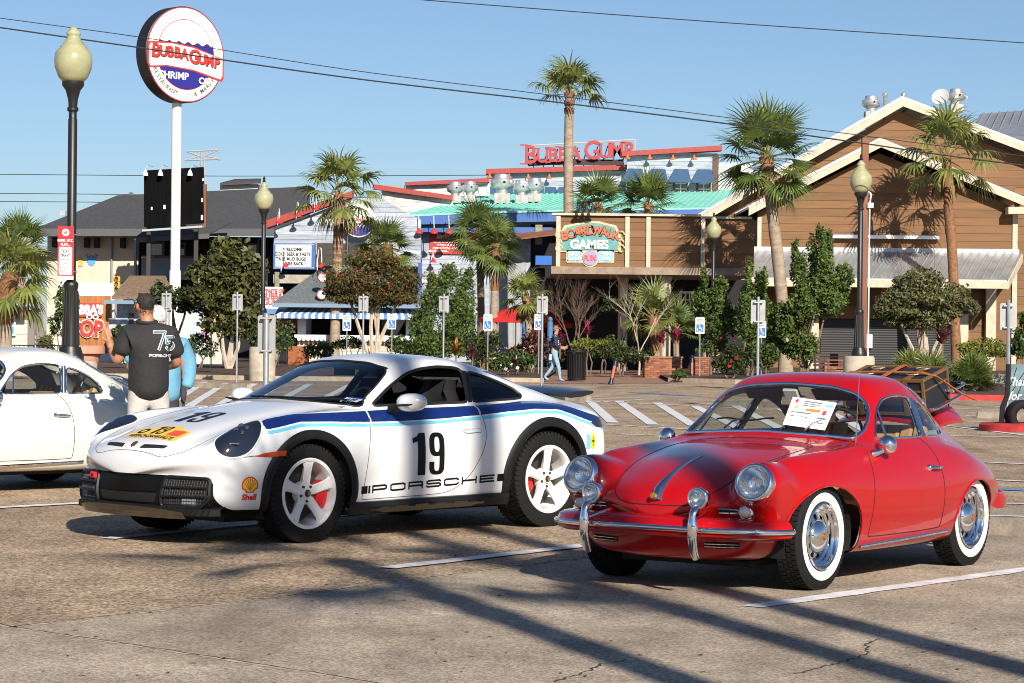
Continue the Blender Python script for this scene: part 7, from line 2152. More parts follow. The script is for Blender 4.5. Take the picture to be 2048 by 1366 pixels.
		MB().lathe([(.033,.028),(.034,.055),(.026,.078),(.001,.086)], 24, F, cap=False).build('lens', mat('signal_lens', (.62,.60,.58), .12, coat=.6), tl, smooth='all')
		vs, fs = fine(*strip_polys([round_poly([(s*.385,.468),(s*.51,.468),(s*.51,.503),(s*.385,.503)], .012)]), .03)
		gg = facing(drape(B, vs, fs, lambda u, v: B.front(u, v), .003), (-1,0,0)).build('horn_grille', M_DARK, car)
		for z in (.477,.496): MB().tube([B.front(s*(.385+.125*k/5), z, .008)[0] for k in range(6)], .0055, 6).build('grille_bar', M_CHROME, gg, smooth=True)
		MB().tube([B.front(s*.445, z, .010)[0] for z in (.470,.502)], .005, 6).build('grille_post', M_CHROME, gg)
		vs, fs = fine(*strip_polys([round_poly([(s*.30,.265),(s*.50,.268),(s*.50,.305),(s*.30,.300)], .014)]), .03)
		gg = facing(drape(B, vs, fs, lambda u, v: B.front(u, v), .003), (-1,0,0)).build('lower_grille', M_DARK, car)
		for z in (.276,.292): MB().tube([B.front(s*(.30+.20*k/5), z, .007)[0] for k in range(6)], .004, 6).build('grille_bar', M_CHROME, gg, smooth=True)
	# ---- bonnet handle
	secs = []
	for k in range(17):
		u = k/16
		x = -.635+.50*u
		p, n = B.near((x, 0, .53+.36*u**.7))
		w = .034*(1-u)**4+.007
		hgt = .010+.020*(1-u)**1.2
		secs.append([p+Vector((0,-w,0))-n*.004, p+Vector((0,-w*.7,0))+n*hgt*.7, p+n*hgt, p+Vector((0,w*.7,0))+n*hgt*.7, p+Vector((0,w,0))-n*.004])
	hh = MB().rings(secs).build('bonnet_handle', M_CHROME, car, smooth=50)
	p, n = B.near((-.63, 0, .545))
	MB().lathe([(.001,.048),(.018,.046),(.02,.02)], 6, frame(p, (n+Vector((-.5,0,0))).normalized())).build('crest', mat('crest_gold', (.45,.28,.06)), hh)
	# ---- doors, sills, mirrors, wipers
	for s in (-1, 1):
		p, n = B.side(1.41, .68, s)
		h = MB().tube([p+Vector((-.075,s*.012,.0)), p+Vector((-.03,s*.030,.002)), p+Vector((.03,s*.030,.0)), p+Vector((.075,s*.022,-.004))], [.010,.012,.011,.007], 8).build('door_handle', M_CHROME, car, smooth=True)
		MB().lathe([(.022,0),(.020,.012),(.012,.02)], 12, frame(p+Vector((-.07,0,0)), n)).build('lock', M_CHROME, h, smooth=True)
		MB().tube([B.side(.50+1.14*k/16, .236+.03*k/16, s, .006)[0] for k in range(17)], .013, 8).build('sill_trim', M_CHROME, car, smooth=True)
		p, n = B.side(.685, .79, s)
		m = MB().lathe([(.001,-.05),(.03,-.045),(.052,-.025),(.060,.0),(.058,.012),(.001,.012)], 28, frame(p+Vector((.085,s*.055,.052)), (.95,-s*.12,-.05)), cap=False).build('wing_mirror', M_CHROME, car, smooth=40)
		MB().tube([p-n*.01, p+Vector((.02,s*.02,.005)), p+Vector((.07,s*.05,.025))], [.026,.019,.014], 10).build('mirror_foot', M_CHROME, m, smooth=True)
	for (y0, y1, yb0, yb1, z) in ((.30,.10,.42,-.03,.965),(-.28,-.42,-.12,-.57,.965)):
		pv, n = B.front(y0, .905, .012)
		tip = B.front((yb0+yb1)/2, z, .022)[0]
		a = MB().tube([pv, pv.lerp(tip, .5)+Vector((-.01,0,.012)), tip], [.008,.006,.005], 6).build('wiper_arm', M_CHROME, car, smooth=True)
		MB().tube([B.front(yb0+(yb1-yb0)*k/8, z+.012*(k/8-.5)+.008*math.sin(k), .012)[0] for k in range(9)], .006, 5).build('wiper_blade', M_SEAL, a)
	p, n = B.near((.62,-.66,.88))
	MB().tube([p, p+Vector((.03,.005,.22)), p+Vector((.06,.01,.44))], [.003,.0022,.0015], 5).build('aerial', M_CHROME, car)
	# ---- tail lamps, rear bumper with guards
	secs = []
	for k in range(41):
		u = -1+2*k/40
		y = .66*math.sin(u*math.pi/2)
		x = 2.72+.46*math.cos(u*math.pi/2)**.8
		secs.append([(x+dx, y*(1+dx*.3), z) for dx, z in ((-.06,.36),(0,.345),(.02,.37),(.018,.42),(0,.445),(-.06,.45))])
	rb = MB().rings(secs).build('rear_bumper', M_RED, car, smooth=45)
	for s in (-1, 1):
		secs = []
		for q, w in ((2.86,.03),(2.90,.055),(2.96,.060),(3.03,.052),(3.08,.030)):
			secs.append([(q, s*(.60-.10*(q-2.86)/.22)+w*.7*math.cos(t), .405+w*math.sin(t)) for t in [2*math.pi*k/12 for k in range(12)]])
		g = MB().rings(secs).build('rear_guard', M_RED, car, smooth='all')
		MB().tube([(2.93,s*.61,.395),(3.02,s*.575,.39),(3.10,s*.535,.388)], .016, 8).build('guard_trim', M_CHROME, g, smooth=True)
		p, n = B.front(s*.47, .52, 0, (-1,0,0), -6)
		MB().lathe([(.045,-.01),(.042,.02),(.03,.04),(.001,.046)], 20, frame(p, n)).build('tail_lamp', mat('tail_red', (.35,.01,.01), .15, coat=.8), car, smooth='all')
	# ---- cabin
	dk = mat('cabin_dark', (.02,.018,.016), .8)
	MB().box((.35,-.62,.20),(2.2,.62,.27)).build('floor', dk, car)
	MB().rings([[(.66,y,.60),(.66,y,.845),(.72,y,.865),(.82,y,.85),(.86,y,.80),(.86,y,.62)] for y in (-.54,-.2,.2,.54)]).build('dashboard', M_RED, car, smooth=40)
	st = MB().tube([(.98+.07*math.sin(a), -.31+.20*math.cos(a), .865+.18*math.sin(a)) for a in [2*math.pi*k/28 for k in range(28)]], .010, 6, True)
	st.tube([(.96,-.50,.86),(.945,-.31,.855),(.96,-.12,.86)], .010, 6); st.tube([(.80,-.31,.80),(.95,-.31,.858)], .022, 8)
	st.build('steering_wheel', dk, car, smooth=True)
	def cushion(pts_fn, rows): return MB().rings([pts_fn(r) for r in rows])
	for s in (-1, 1):
		y = s*.32
		MB().rings([[(x, y+u, z) for u, z in ((-.22,.32),(-.235,.43),(-.15,.455),(.15,.455),(.235,.43),(.22,.32))] for x in (.92,1.05,1.35)]).build('seat', M_TAN, car, smooth=40)
		MB().rings([[(1.33+.14*q+dx, y+u*wd, .44+.44*q) for u, dx in ((-.225,-.02),(-.14,-.035),(.14,-.035),(.225,-.02),(.21,.07),(-.21,.07))] for q, wd in ((0,1),(.35,1.02),(.75,1.0),(.92,.86),(1.0,.6))]).build('seat_back', M_TAN, car, smooth=40)
		for k in range(4):
			u = -.14+.28*k/3
			MB().rings([[(1.80+.16*q+dx, s*.30+u*1.0+w, .50+.42*q) for w, dx in ((-.046,.0),(-.03,-.022),(.03,-.022),(.046,0),(.046,.04),(-.046,.04))] for q in (0,.3,.7,1)]).build('rear_seat_pleat', M_TAN, car, smooth=50)
	MB().box((1.88,-.46,.78),(2.12,.46,.80)).build('parcel_shelf', M_TAN, car)
	mr = MB().bev((-.012,-.09,-.03),(.012,.09,.03), .01, TR(1.02,0,1.095)).build('rear_view_mirror', M_CHROME, car)
	MB().tube([(1.0,0,1.11),(.985,0,1.165)], .008, 6).build('mirror_stem', M_CHROME, mr)
	MB().bev((-.008,-.055,-.04),(.008,.055,.04), .01, TR(.985,-.0,1.135) @ RY(R(-35))).build('toll_tag', mat('pale_plastic', (.6,.6,.58), .5), mr)
	for s in (-1, 1): MB().bev((-.01,-.17,-.05),(.01,.17,.05), .01, TR(1.13,s*.25,1.135) @ RY(R(-50))).build('sun_visor', mat('visor_grey', (.13,.125,.12), .8), car)
	MB().box((-.30,-.45,.14),(2.6,.45,.175)).build('underbody', M_DARK, car)
	wf = classic_wheel(.320,.165,.196)
	fit_wheels(car, ((wf,.02,.672,.320,0),(wf,2.1,.668,.320,0)))
	return car, B
def luggage_rack(car, M):
	g = empty('luggage_rack'); g.parent = car
	t = MB()
	W, L = .40, .52
	fr = round_poly([(0,-W),(L,-W),(L,W),(0,W)], .07, 5)
	rk = MB().tube([M @ Vector((x, y, .09)) for x, y in fr], .012, 8, True).build('rack_frame', M_CHROME, g, smooth=True)
	MB().tube([M @ Vector((x, y, .15)) for x, y in round_poly([(.30,-W),(L+.02,-W),(L+.02,W),(.30,W)], .07, 5)], .010, 8, True).build('rack_rail', M_CHROME, g, smooth=True)
	for k in range(7):
		y = -W+.10+(2*W-.20)*k/6
		MB().tube([M @ Vector((x, y, .093)) for x in (.0,.26,L)], .007, 6).build('rack_slat', M_CHROME, g, smooth=True)
	for x in (.06,L-.08):
		for y in (-.30,.30): MB().tube([M @ Vector((x,y,.09)), M @ Vector((x,y,.0))], .009, 6).build('rack_foot', M_CHROME, g)
	return g
def open_lid(car, B):
	"""raised engine lid carrying the rack"""
	M = TR(2.20,0,.955) @ RY(R(-9))
	secs, n = [], 12
	def pt(u, v, off):
		x = .62*u; w = .40-.06*u*u
		y = w*v
		z = .10*math.sin(u*1.5)-.30*u*abs(v)**2.2*.55-.055*abs(v)**2 + off
		return M @ Vector((x, y, z))
	mb = MB()
	rows = []
	for off in (0, -.02):
		rows.append([[pt(i/n, -1+2*j/n, off) for j in range(n+1)] for i in range(n+1)])
	for k, g in enumerate(rows):
		for i in range(n):
			for j in range(n):
				q = (g[i][j], g[i+1][j], g[i+1][j+1], g[i][j+1])
				mb.quad(*(q if k == 0 else q[::-1]))
	a, b = rows
	edge = [(i, 0) for i in range(n)]+[(n, j) for j in range(n)]+[(i, n) for i in range(n, 0, -1)]+[(0, j) for j in range(n, 0, -1)]
	for (i, j), (k, l) in zip(edge, edge[1:]+edge[:1]): mb.quad(a[i][j], a[k][l], b[k][l], b[i][j])
	lid = mb.build('engine_lid', M_RED, car, smooth=40)
	for v in (-.35,.35):
		MB().quad(pt(.25,v-.22,.004), pt(.80,v-.22,.004), pt(.80,v+.22,.004), pt(.25,v+.22,.004)).build('lid_grille', M_DARK, lid)
	rk = luggage_rack(car, TR(2.27,0,.93) @ RY(R(-13)))
	return M
# ------------------------------------------------------------------ the three parked cars
rally, RB = build_rally((-2.064, 18.378, .799))
tag(rally, 'white rally coupe with navy stripe, number 19 and black wheel arches', 'car', 'cars parked at the show')
classic, CB = build_classic((1.226, 15.216, .958))
tag(classic, 'bright red classic coupe with whitewall tyres and chrome bumper trim', 'car', 'cars parked at the show')
cream = copy_tree(classic)
tag(cream, 'cream white classic coupe cut off at the edge behind the rally car', 'car', 'cars parked at the show')
cream.location = (-5.80, 22.75, 0)
cream.scale = (1.04, 1.04, 1.04)
cream.rotation_euler = (0, 0, .72)
for o in cream.children_recursive:
	if o.type == 'MESH':
		for sl_ in o.material_slots:
			if sl_.material is M_RED:
				sl_.link = 'OBJECT'; sl_.material = M_CREAM
CB.mesh('engine_lid', 'lid', M_CREAM, cream)
rk = luggage_rack(cream, TR(2.22,0,.93) @ RY(R(24)))
open_lid(classic, CB)
CARM = Matrix.Translation((1.226, 15.216, 0)) @ Matrix.Rotation(.958, 4, 'Z')
cp = [CB.front(y, z, .02)[0] for y, z in ((-.09,1.105),(-.385,1.075),(-.40,.905),(-.12,.935))]
card = empty('show_card', CARM @ cp[3], 0, 'white paper show card under the wiper of the red coupe', 'card')
IC = Matrix.Translation(-(CARM @ cp[3]))
fw = [IC @ (CARM @ p) for p in cp]
nrm = (fw[1]-fw[0]).cross(fw[3]-fw[0]).normalized()
if nrm.y > 0: nrm = -nrm
MB().add(fw+[p-nrm*.002 for p in fw], [(0,1,2,3),(7,6,5,4),(0,4,5,1),(1,5,6,2),(2,6,7,3),(3,7,4,0)]).build('paper', mat('card_white', (.80,.79,.77), .7), card)
def on_card(u, v, off=.002): return fw[0].lerp(fw[1], u).lerp(fw[3].lerp(fw[2], u), v)+nrm*off
def card_bar(u0, v0, u1, v1, m, name='print_line'):
	MB().quad(on_card(u0,v0), on_card(u1,v0), on_card(u1,v1), on_card(u0,v1)).build(name, m, card)
ink = mat('card_ink', (.15,.16,.22), .7)
for (u0, v0, u1, v1) in ((.30,.08,.70,.12),(.30,.16,.66,.19),(.30,.23,.62,.26),(.08,.50,.17,.525),(.20,.49,.55,.53),(.10,.64,.18,.665),(.35,.64,.50,.665),(.10,.78,.16,.80),(.40,.78,.50,.80),(.72,.60,.92,.65),(.74,.78,.9,.81)):
	card_bar(u0, v0, u1, v1, ink)
card_bar(.40,.34,.72,.43, mat('card_orange', (.75,.20,.04), .6), 'orange_band')
card_bar(.80,.10,.96,.20, mat('card_blue', (.25,.45,.75), .6), 'blue_band')
for (cu, cv, r, m) in ((.83,.42,.06,mat('card_red', (.6,.05,.08), .6)),(.13,.12,.045,mat('card_red', (.6,.05,.08))),(.17,.32,.045,mat('card_gold', (.6,.42,.12), .6))):
	MB().add([on_card(cu+r*.8*math.cos(a), cv+r*1.5*math.sin(a)) for a in np.linspace(0, 2*math.pi, 14, endpoint=False)], [tuple(range(14))]).build('print_seal', m, card)
tk = empty('travel_trunk', CARM @ Vector((2.36,-.05,1.12)), .958, 'dark travel trunk with tan straps on the red coupe rack', 'trunk')
TM = RY(R(-13)) @ TR(.02,0,.02)
tw, td, thh = .30, .19, .115
cloth = mat('trunk_cloth', (.008,.010,.017), .7)
wood = mat('trunk_wood', (.15,.080,.022), .45, var=.25, vscale=20, stretch=(1,8,1))
lea = mat('strap_leather', (.36,.11,.022), .5, var=.15, vscale=12)
MB().bev((-td,-tw,-thh),(td,tw,thh), .008, TM).build('case', cloth, tk)
e = .010
for sx in (-1, 1):
	for sz in (-1, 1): MB().box((sx*td-e,-tw-e,sz*thh-e),(sx*td+e,tw+e,sz*thh+e), TM).build('edge_batten', wood, tk)
	for sy in (-1, 1): MB().box((sx*td-e*.9,sy*tw-e*.9,-thh),(sx*td+e*.9,sy*tw+e*.9,thh), TM).build('corner_batten', wood, tk)
for sy in (-1, 1):
	for sz in (-1, 1): MB().box((-td,sy*tw-e*.95,sz*thh-e*.95),(td,sy*tw+e*.95,sz*thh+e*.95), TM).build('end_batten', wood, tk)
MB().box((-td-e*.6,-tw-e*.6,thh*.35-.006),(td+e*.6,tw+e*.6,thh*.35+.006), TM).build('lid_batten', wood, tk)
for y in (-.17,.17):
	MB().box((-td-e*1.3,y-.016,-thh-e*1.2),(td+e*1.3,y+.016,thh+e*1.25), TM).build('case_strap', wood, tk)
	for x in (-.06,.10): MB().tube([TM @ Vector((x+.03*math.cos(a), y+.05*math.sin(a), thh+.017)) for a in np.linspace(0, 2*math.pi, 12, endpoint=False)], .004, 5, True).build('buckle_ring', mat('trunk_brass', (.45,.36,.22), .4, .6), tk)
sp = MB()
def strap(pts, w, name):
	mb = MB(); P = [Vector(p) for p in pts]
	rs = []
	for i, p in enumerate(P):
		a, b = P[max(0, i-1)], P[min(len(P)-1, i+1)]
		t = (b-a).normalized(); sd = t.cross(TM.to_3x3() @ Vector((0,0,1))).normalized()
		if sd.length < .1: sd = Vector((0,1,0))
		up = sd.cross(t)
		rs.append([p+sd*w+up*.003, p-sd*w+up*.003, p-sd*w-up*.003, p+sd*w-up*.003])
	return mb.rings(rs).build(name, lea, tk)
T3 = lambda x, y, z: TM @ Vector((x, y, z))
strap([T3(-td-.02,.0,.02), T3(-td-.012,.0,thh*.9), T3(-td+.02,.0,thh+.022), T3(0,0,thh+.024), T3(td-.02,.0,thh+.022), T3(td+.06,0,.0)], .017, 'leather_strap')
strap([T3(-td*.3,tw+.05,-.02), T3(-td*.3,tw+.01,thh+.022), T3(-td*.3,0,thh+.028), T3(-td*.3,-tw+.05,thh+.024), T3(-td*.2,-tw-.03,thh+.0), T3(.15,-tw-.11,-.05), T3(.32,-tw-.14,-.14)], .013, 'leather_strap')
# ------------------------------------------------------------------ lamps, posts and street furniture
M_IRON = mat('black_iron', (.012,.012,.013), .42, spec=.5, bump=.05, bscale=60)
M_GLOBE = mat('acorn_globe', (.33,.33,.19), .22, coat=.5, var=.16, vscale=4, spec=.6)
M_CONC = mat('cast_concrete', (.40,.35,.28), .9, var=.22, vscale=2.5, bump=.25, bscale=35)
M_GALV = mat('galvanised_post', (.42,.44,.46), .42, .7, var=.12, vscale=6)
M_BACK = mat('sign_back_grey', (.30,.31,.32), .5, .4, var=.12, vscale=4)
def street_lamp(px, py, Y, label, zs=1.0, spike=True):
	p = at(px, py, Y)
	L = empty('street_lamp', (p.x, Y, 0), 0, label, 'street lamp', 'acorn globe street lamps')
	MB().lathe([(.40,0),(.40,.98),(.37,1.03),(.001,1.03)], 28).build('footing', M_CONC, L, smooth=40)
	mb = MB().lathe([(.20,1.03),(.20,1.10),(.185,1.14),(.165,1.20),(.155,1.24)], 24)
	mb.lathe([(.125,1.24),(.115,1.5),(.098,2.10),(.110,2.14),(.110,2.19),(.085,2.22)], 24)
	for k in range(12):
		a = 2*math.pi*k/12; mb.tube([(.125*math.cos(a),.125*math.sin(a),1.26),(.098*math.cos(a),.098*math.sin(a),2.08)], .014, 5)
	mb.build('lamp_base', M_IRON, L, smooth=40)
	zt_ = 5.0*zs
	MB().lathe([(.072,2.2),(.068,zt_-.35),(.060,zt_-.34),(.060,zt_-.24),(.085,zt_-.22),(.085,zt_-.18),(.065,zt_-.16),(.075,zt_-.05),(.11,zt_+.08),(.165,zt_+.16),(.165,zt_+.22)], 20).build('post', M_IRON, L, smooth=40)
	g = MB().lathe([(.15,zt_+.20),(.22,zt_+.28),(.276,zt_+.42),(.288,zt_+.53),(.27,zt_+.65),(.20,zt_+.72),(.20,zt_+.745),(.175,zt_+.76),(.105,zt_+.86),(.095,zt_+.90),(.11,zt_+.92),(.11,zt_+.945),(.07,zt_+.99),(.045,zt_+1.03),(.001,zt_+1.045)], 32).build('globe', M_GLOBE, L, smooth='all')
	if spike: MB().lathe([(.035,zt_+1.03),(.05,zt_+1.07),(.03,zt_+1.10),(.042,zt_+1.15),(.001,zt_+1.22)], 12).build('finial', M_IRON, L, smooth=True)
	return L
L1 = street_lamp(141, 690, 37.5, 'tall black acorn lamp carrying the red parking sign', spike=False)
street_lamp(525, 690, 76, 'acorn street lamp standing behind the grey sign post and footing')
street_lamp(693, 600, 112, 'distant acorn lamp in front of the round wall sign', 1.26)
street_lamp(1425, 700, 95, 'small acorn lamp in front of the brown arcade corner')
street_lamp(1718, 720, 64, 'acorn street lamp beside the brown wooden utility pole')
pn = empty('parking_sign', (L1.location.x, 37.5-.16, 0), 0, 'red and white PARK PAY PLAY sign on the lamp post', 'sign')
def nz(px, py): p = at(px, py, 37.34); return (p.x-pn.location.x, p.z)
p0, p1 = nz(115,559), nz(148,453)
boxo('red_plate', (p0[0],-.0,p0[1]),(p1[0],.008,p1[1]), mat('notice_red', (.52,.015,.02), .5), pn)
q0, q1 = nz(117.5,549), nz(144.5,494)
thick_poly('white_panel', [(x,-.004,z) for x, z in round_poly([q0,(q1[0],q0[1]),q1,(q0[0],q1[1])], .02, 4)], (0,.003,0), M_WHT, pn)
boxo('white_foot', (p0[0],-.003,p0[1]),(p1[0],-.001,p0[1]+.055), M_WHT, pn)
cx, czz = nz(131.5,465)
MB().lathe([(.055,0),(.055,.004),(.001,.004)], 24, TR(cx,-.001,czz) @ RX(R(90))).build('roundel', M_WHT, pn)
for k in range(3): boxo('roundel_bar', (cx-.022+.016*k,-.008,czz-.02),(cx-.012+.016*k,-.0055,czz+.012+.008*k), mat('notice_red', (.52,.015,.02)), pn)
INK = mat('notice_ink', (.02,.02,.02), .6)
for s_, py, sz, m_, b_ in (('PARK. PAY.',481,.052,M_WHT,.0022),('PLAY...',489,.052,M_WHT,.0022),('TEXT',502,.062,INK,.0012),('"PAY"',511,.062,INK,.0012)):
	x, z = nz(131,py); sign_text(pn, s_, (x,-.008,z), sz, m_, 'lettering', b_, .9, .001)
for py, w in ((519,.07),(527,.02),(530,.09)):
	x, z = nz(131,py); boxo('small_print', (x-w,-.006,z-.005),(x+w,-.0045,z+.005), mat('print_grey', (.25,.25,.25), .7), pn)
x, z = nz(124.5,538); MB().tube([(x+.035*math.cos(a),-.006,z+.035*math.sin(a)) for a in np.linspace(0, 2*math.pi, 20, endpoint=False)], .005, 4, True).build('seal', mat('print_grey', (.25,.25,.25)), pn)
for z in (p0[1]+.12, p1[1]-.12): MB().tube([(.16*0+.07*math.cos(a)+.02,.16+.075*math.sin(a),z) for a in np.linspace(0, 2*math.pi, 16, endpoint=False)], .008, 4, True).build('strap', M_GALV, pn)
boxo('bracket', (-.03,.008,p0[1]+.1),(.05,.09,p1[1]-.1), M_GALV, pn)
def sign_post(px, py_top, Y, label, w=.30, h=.46, r=.03, top=.06, ybase=0.0):
	p = at(px, py_top, Y)
	o = empty('sign_post', (p.x, Y, 0), 0, label, 'sign post', 'grey backed parking signs on posts')
	MB().lathe([(r,0),(r,p.z),(r*.6,p.z+.01),(.001,p.z+.012)], 12).build('post', M_GALV, o, smooth=40)
	zt_ = p.z-top
	thick_poly('sign_plate', [(x,r+.012,z) for x, z in round_poly([(-w/2,zt_-h),(w/2,zt_-h),(w/2,zt_),(-w/2,zt_)], .035, 4)], (0,.004,0), M_BACK, o)
	for z in (zt_-.05, zt_-h+.05): boxo('clamp', (-w*.32,-r-.006,z-.014),(w*.32,r+.010,z+.014), M_GALV, o, bev=.004)
	return o
for px, py, Y, lab in ((72,586,74,'grey backed sign post beside the leftmost lamp and hut'),(333,582,76,'grey backed sign post behind the man in the black polo'),(475,584,73,'grey backed sign post in front of the glossy round tree'),
					   (727,588,76,'grey backed sign post in front of the berry topiary'),(888,588,75,'grey backed sign post in front of the left junipers'),(1085,588,68,'grey backed sign post next to the walking man')):
	sign_post(px, py, Y, lab, .30, .50)
sign_post(533, 627, 43, 'large grey sign back on a thick pipe behind the rally car windscreen', .305, .66, .052, .03)
sign_post(1517, 594, 52, 'grey backed sign post directly above the red coupe roof', .30, .50)
sign_post(2017, 600, 48, 'grey backed sign post above the promotional stand', .30, .52)
def access_sign(px, py_top, Y, label):
	p = at(px, py_top, Y)
	o = empty('accessible_sign', (p.x, Y, 0), 0, label, 'sign', 'accessible parking signs')
	MB().lathe([(.026,0),(.026,p.z-.02)], 8).build('post', M_GALV, o)
	w, h = .155, .56
	thick_poly('plate', [(x,-.035,z) for x, z in round_poly([(-w,p.z-h),(w,p.z-h),(w,p.z),(-w,p.z)], .03, 3)], (0,.006,0), M_WHT, o)
	zc = p.z-.37
	boxo('blue_field', (-.125,-.041,zc-.14),(.125,-.037,zc+.14), mat('access_blue', (.03,.14,.42), .5), o)
	mb = MB()
	MB().lathe([(.024,0),(.024,.004),(.001,.004)], 10, TR(-.02,-.042,zc+.095) @ RX(R(90))).build('figure_head', M_WHT, o)
	mb.tube([(-.02,-.044,zc+.06),(-.012,-.044,zc-.01),(.045,-.044,zc-.012),(.065,-.044,zc-.075),(.09,-.044,zc-.07)], .012, 5)
	mb.tube([(-.015,-.044,zc+.03),(.04,-.044,zc+.028)], .010, 5)
	mb.tube([(-.012+.072*math.cos(a),-.044,zc-.045+.072*math.sin(a)) for a in np.linspace(R(140), R(345), 14)], .010, 5)
	mb.build('wheelchair_figure', M_WHT, o)
	sign_text(o, 'RESERVED', (0,-.046,p.z-.08), .062, mat('access_green', (.05,.30,.25), .6), 'lettering', .001, .8, .002)
	sign_text(o, 'PARKING', (0,-.046,p.z-.15), .062, mat('access_green', (.05,.30,.25)), 'lettering', .001, .8, .002)
	return o
for px, py, Y, lab in ((423,636,96,'far accessible parking sign beside the glossy round tree'),(694,631,92,'accessible parking sign before the snack stall counter'),(784,628,92,'accessible parking sign right of the berry topiary trunks'),
					   (976,629,88,'accessible parking sign by the white flowering bush'),(1078,628,88,'accessible parking sign half hidden behind the post by the walker'),(1400,635,86,'accessible parking sign beside the brick planter'),(1523,642,84,'accessible parking sign between junipers above the red coupe')):
	access_sign(px, py, Y, lab)
up = empty('utility_pole', (at(1733,0,80).x, 80, 0), 0, 'brown square wooden pole with white conduit behind the lamp', 'pole')
zt_ = at(1733,276,80).z
boxo('pole', (-.11,-.11,0),(.11,.11,zt_), mat('pole_brown', (.20,.085,.045), .8, var=.2, vscale=3, stretch=(1,1,.2)), up, bev=.02)
MB().tube([(.15,-.12,.4),(.15,-.12,at(0,392,80).z),(.2,-.1,at(0,370,80).z),(.05,-.05,at(0,362,80).z)], .025, 6).build('conduit', M_WHT, up, smooth=True)
boxo('junction_box', (.08,-.2,at(0,398,80).z),(.26,-.08,at(0,388,80).z), M_WHT, up)
def wire(pts, Y, r, label):
	P = [at(px, py, Y) for px, py in pts]
	C = hermite(range(len(P)), np.array([tuple(p) for p in P]), np.linspace(0, len(P)-1, 60))
	return tag(MB().tube([Vector(tuple(c)) for c in C], r, 5).build('power_line', mat('wire_black', (.02,.022,.025), .7)), label, 'power line', 'overhead power lines')
wire([(-2400,-330),(-120,20),(290,76),(700,140),(1100,190),(1430,232),(1700,268),(2200,330),(4200,560)], 62, .011, 'thinner upper cable crossing over the pole sign')
wire([(-2400,-310),(-120,38),(290,97),(700,156),(1100,203),(1450,247),(1700,283),(2200,350),(4200,590)], 62, .019, 'thicker lower cable crossing the tall palm trunk')
wire([(-2400,-250),(700,-14),(845,0),(1400,42),(2048,86),(2300,104),(4200,235)], 60, .013, 'single cable along the top right of the sky')
for k, (pts, lab) in enumerate((([(-1500,335),(150,350),(400,352),(2600,340)],'faint far cable above the left roof'),([(-1500,378),(150,388),(400,392),(900,396)],'faint far cable just over the left roof ridge'),([(-1500,396),(150,404),(330,408),(900,412)],'lowest faint far cable at the left'))):
	wire(pts, 300, .045, lab)
def bollard(px, py_base, lean, label, Y=None):
	g = ground(px, py_base)
	if Y: g = Vector((at(px,py_base,Y).x, Y, .0))
	o = empty('bollard', g, 0, label, 'bollard', 'black flexible bollards')
	M = RY(lean)
	MB().lathe([(.085,0),(.085,.05),(.062,.08),(.060,.72),(.052,.74),(.060,.76),(.050,.82),(.001,.84)], 14, M).build('post', M_IRON, o, smooth=40)
	mb = MB()
	for k in range(6):
		a0, a1 = R(-125)+R(70)*k/6, R(-125)+R(70)*(k+1)/6
		mb.quad(*[M @ Vector((.0645*math.cos(a), .0645*math.sin(a), z)) for a, z in ((a0,.20),(a1,.20),(a1,.58),(a0,.58))])
	mb.build('orange_label', mat('bollard_orange', (.55,.13,.07), .6, var=.2), o)
	return o
bollard(1221, 769, R(12), 'black bollard leaning over on the brick walk')
bollard(1384, 740, R(0), 'upright bollard in the gap of the brick planter', 86)
bollard(1651, 735, R(0), 'bollard standing before the grey roller shutter', 92)
tb = empty('litter_bin', (at(1161,0,80).x, 80, .0), 0, 'round black slatted litter bin beside the walking man', 'litter bin')
MB().lathe([(.25,.04),(.25,.9)], 20, cap=True).build('liner', M_DKWALL, tb)
for k in range(22):
	a = 2*math.pi*k/22
	MB().tube([(.27*math.cos(a),.27*math.sin(a),.05),(.28*math.cos(a),.28*math.sin(a),.6),(.30*math.cos(a),.30*math.sin(a),.95)], .02, 4).build('slat', M_IRON, tb)
for z, r in ((.08,.28),(.95,.31),(.99,.26)): MB().tube([(r*math.cos(a), r*math.sin(a), z) for a in np.linspace(0, 2*math.pi, 24, endpoint=False)], .025, 6, True).build('hoop', M_IRON, tb)
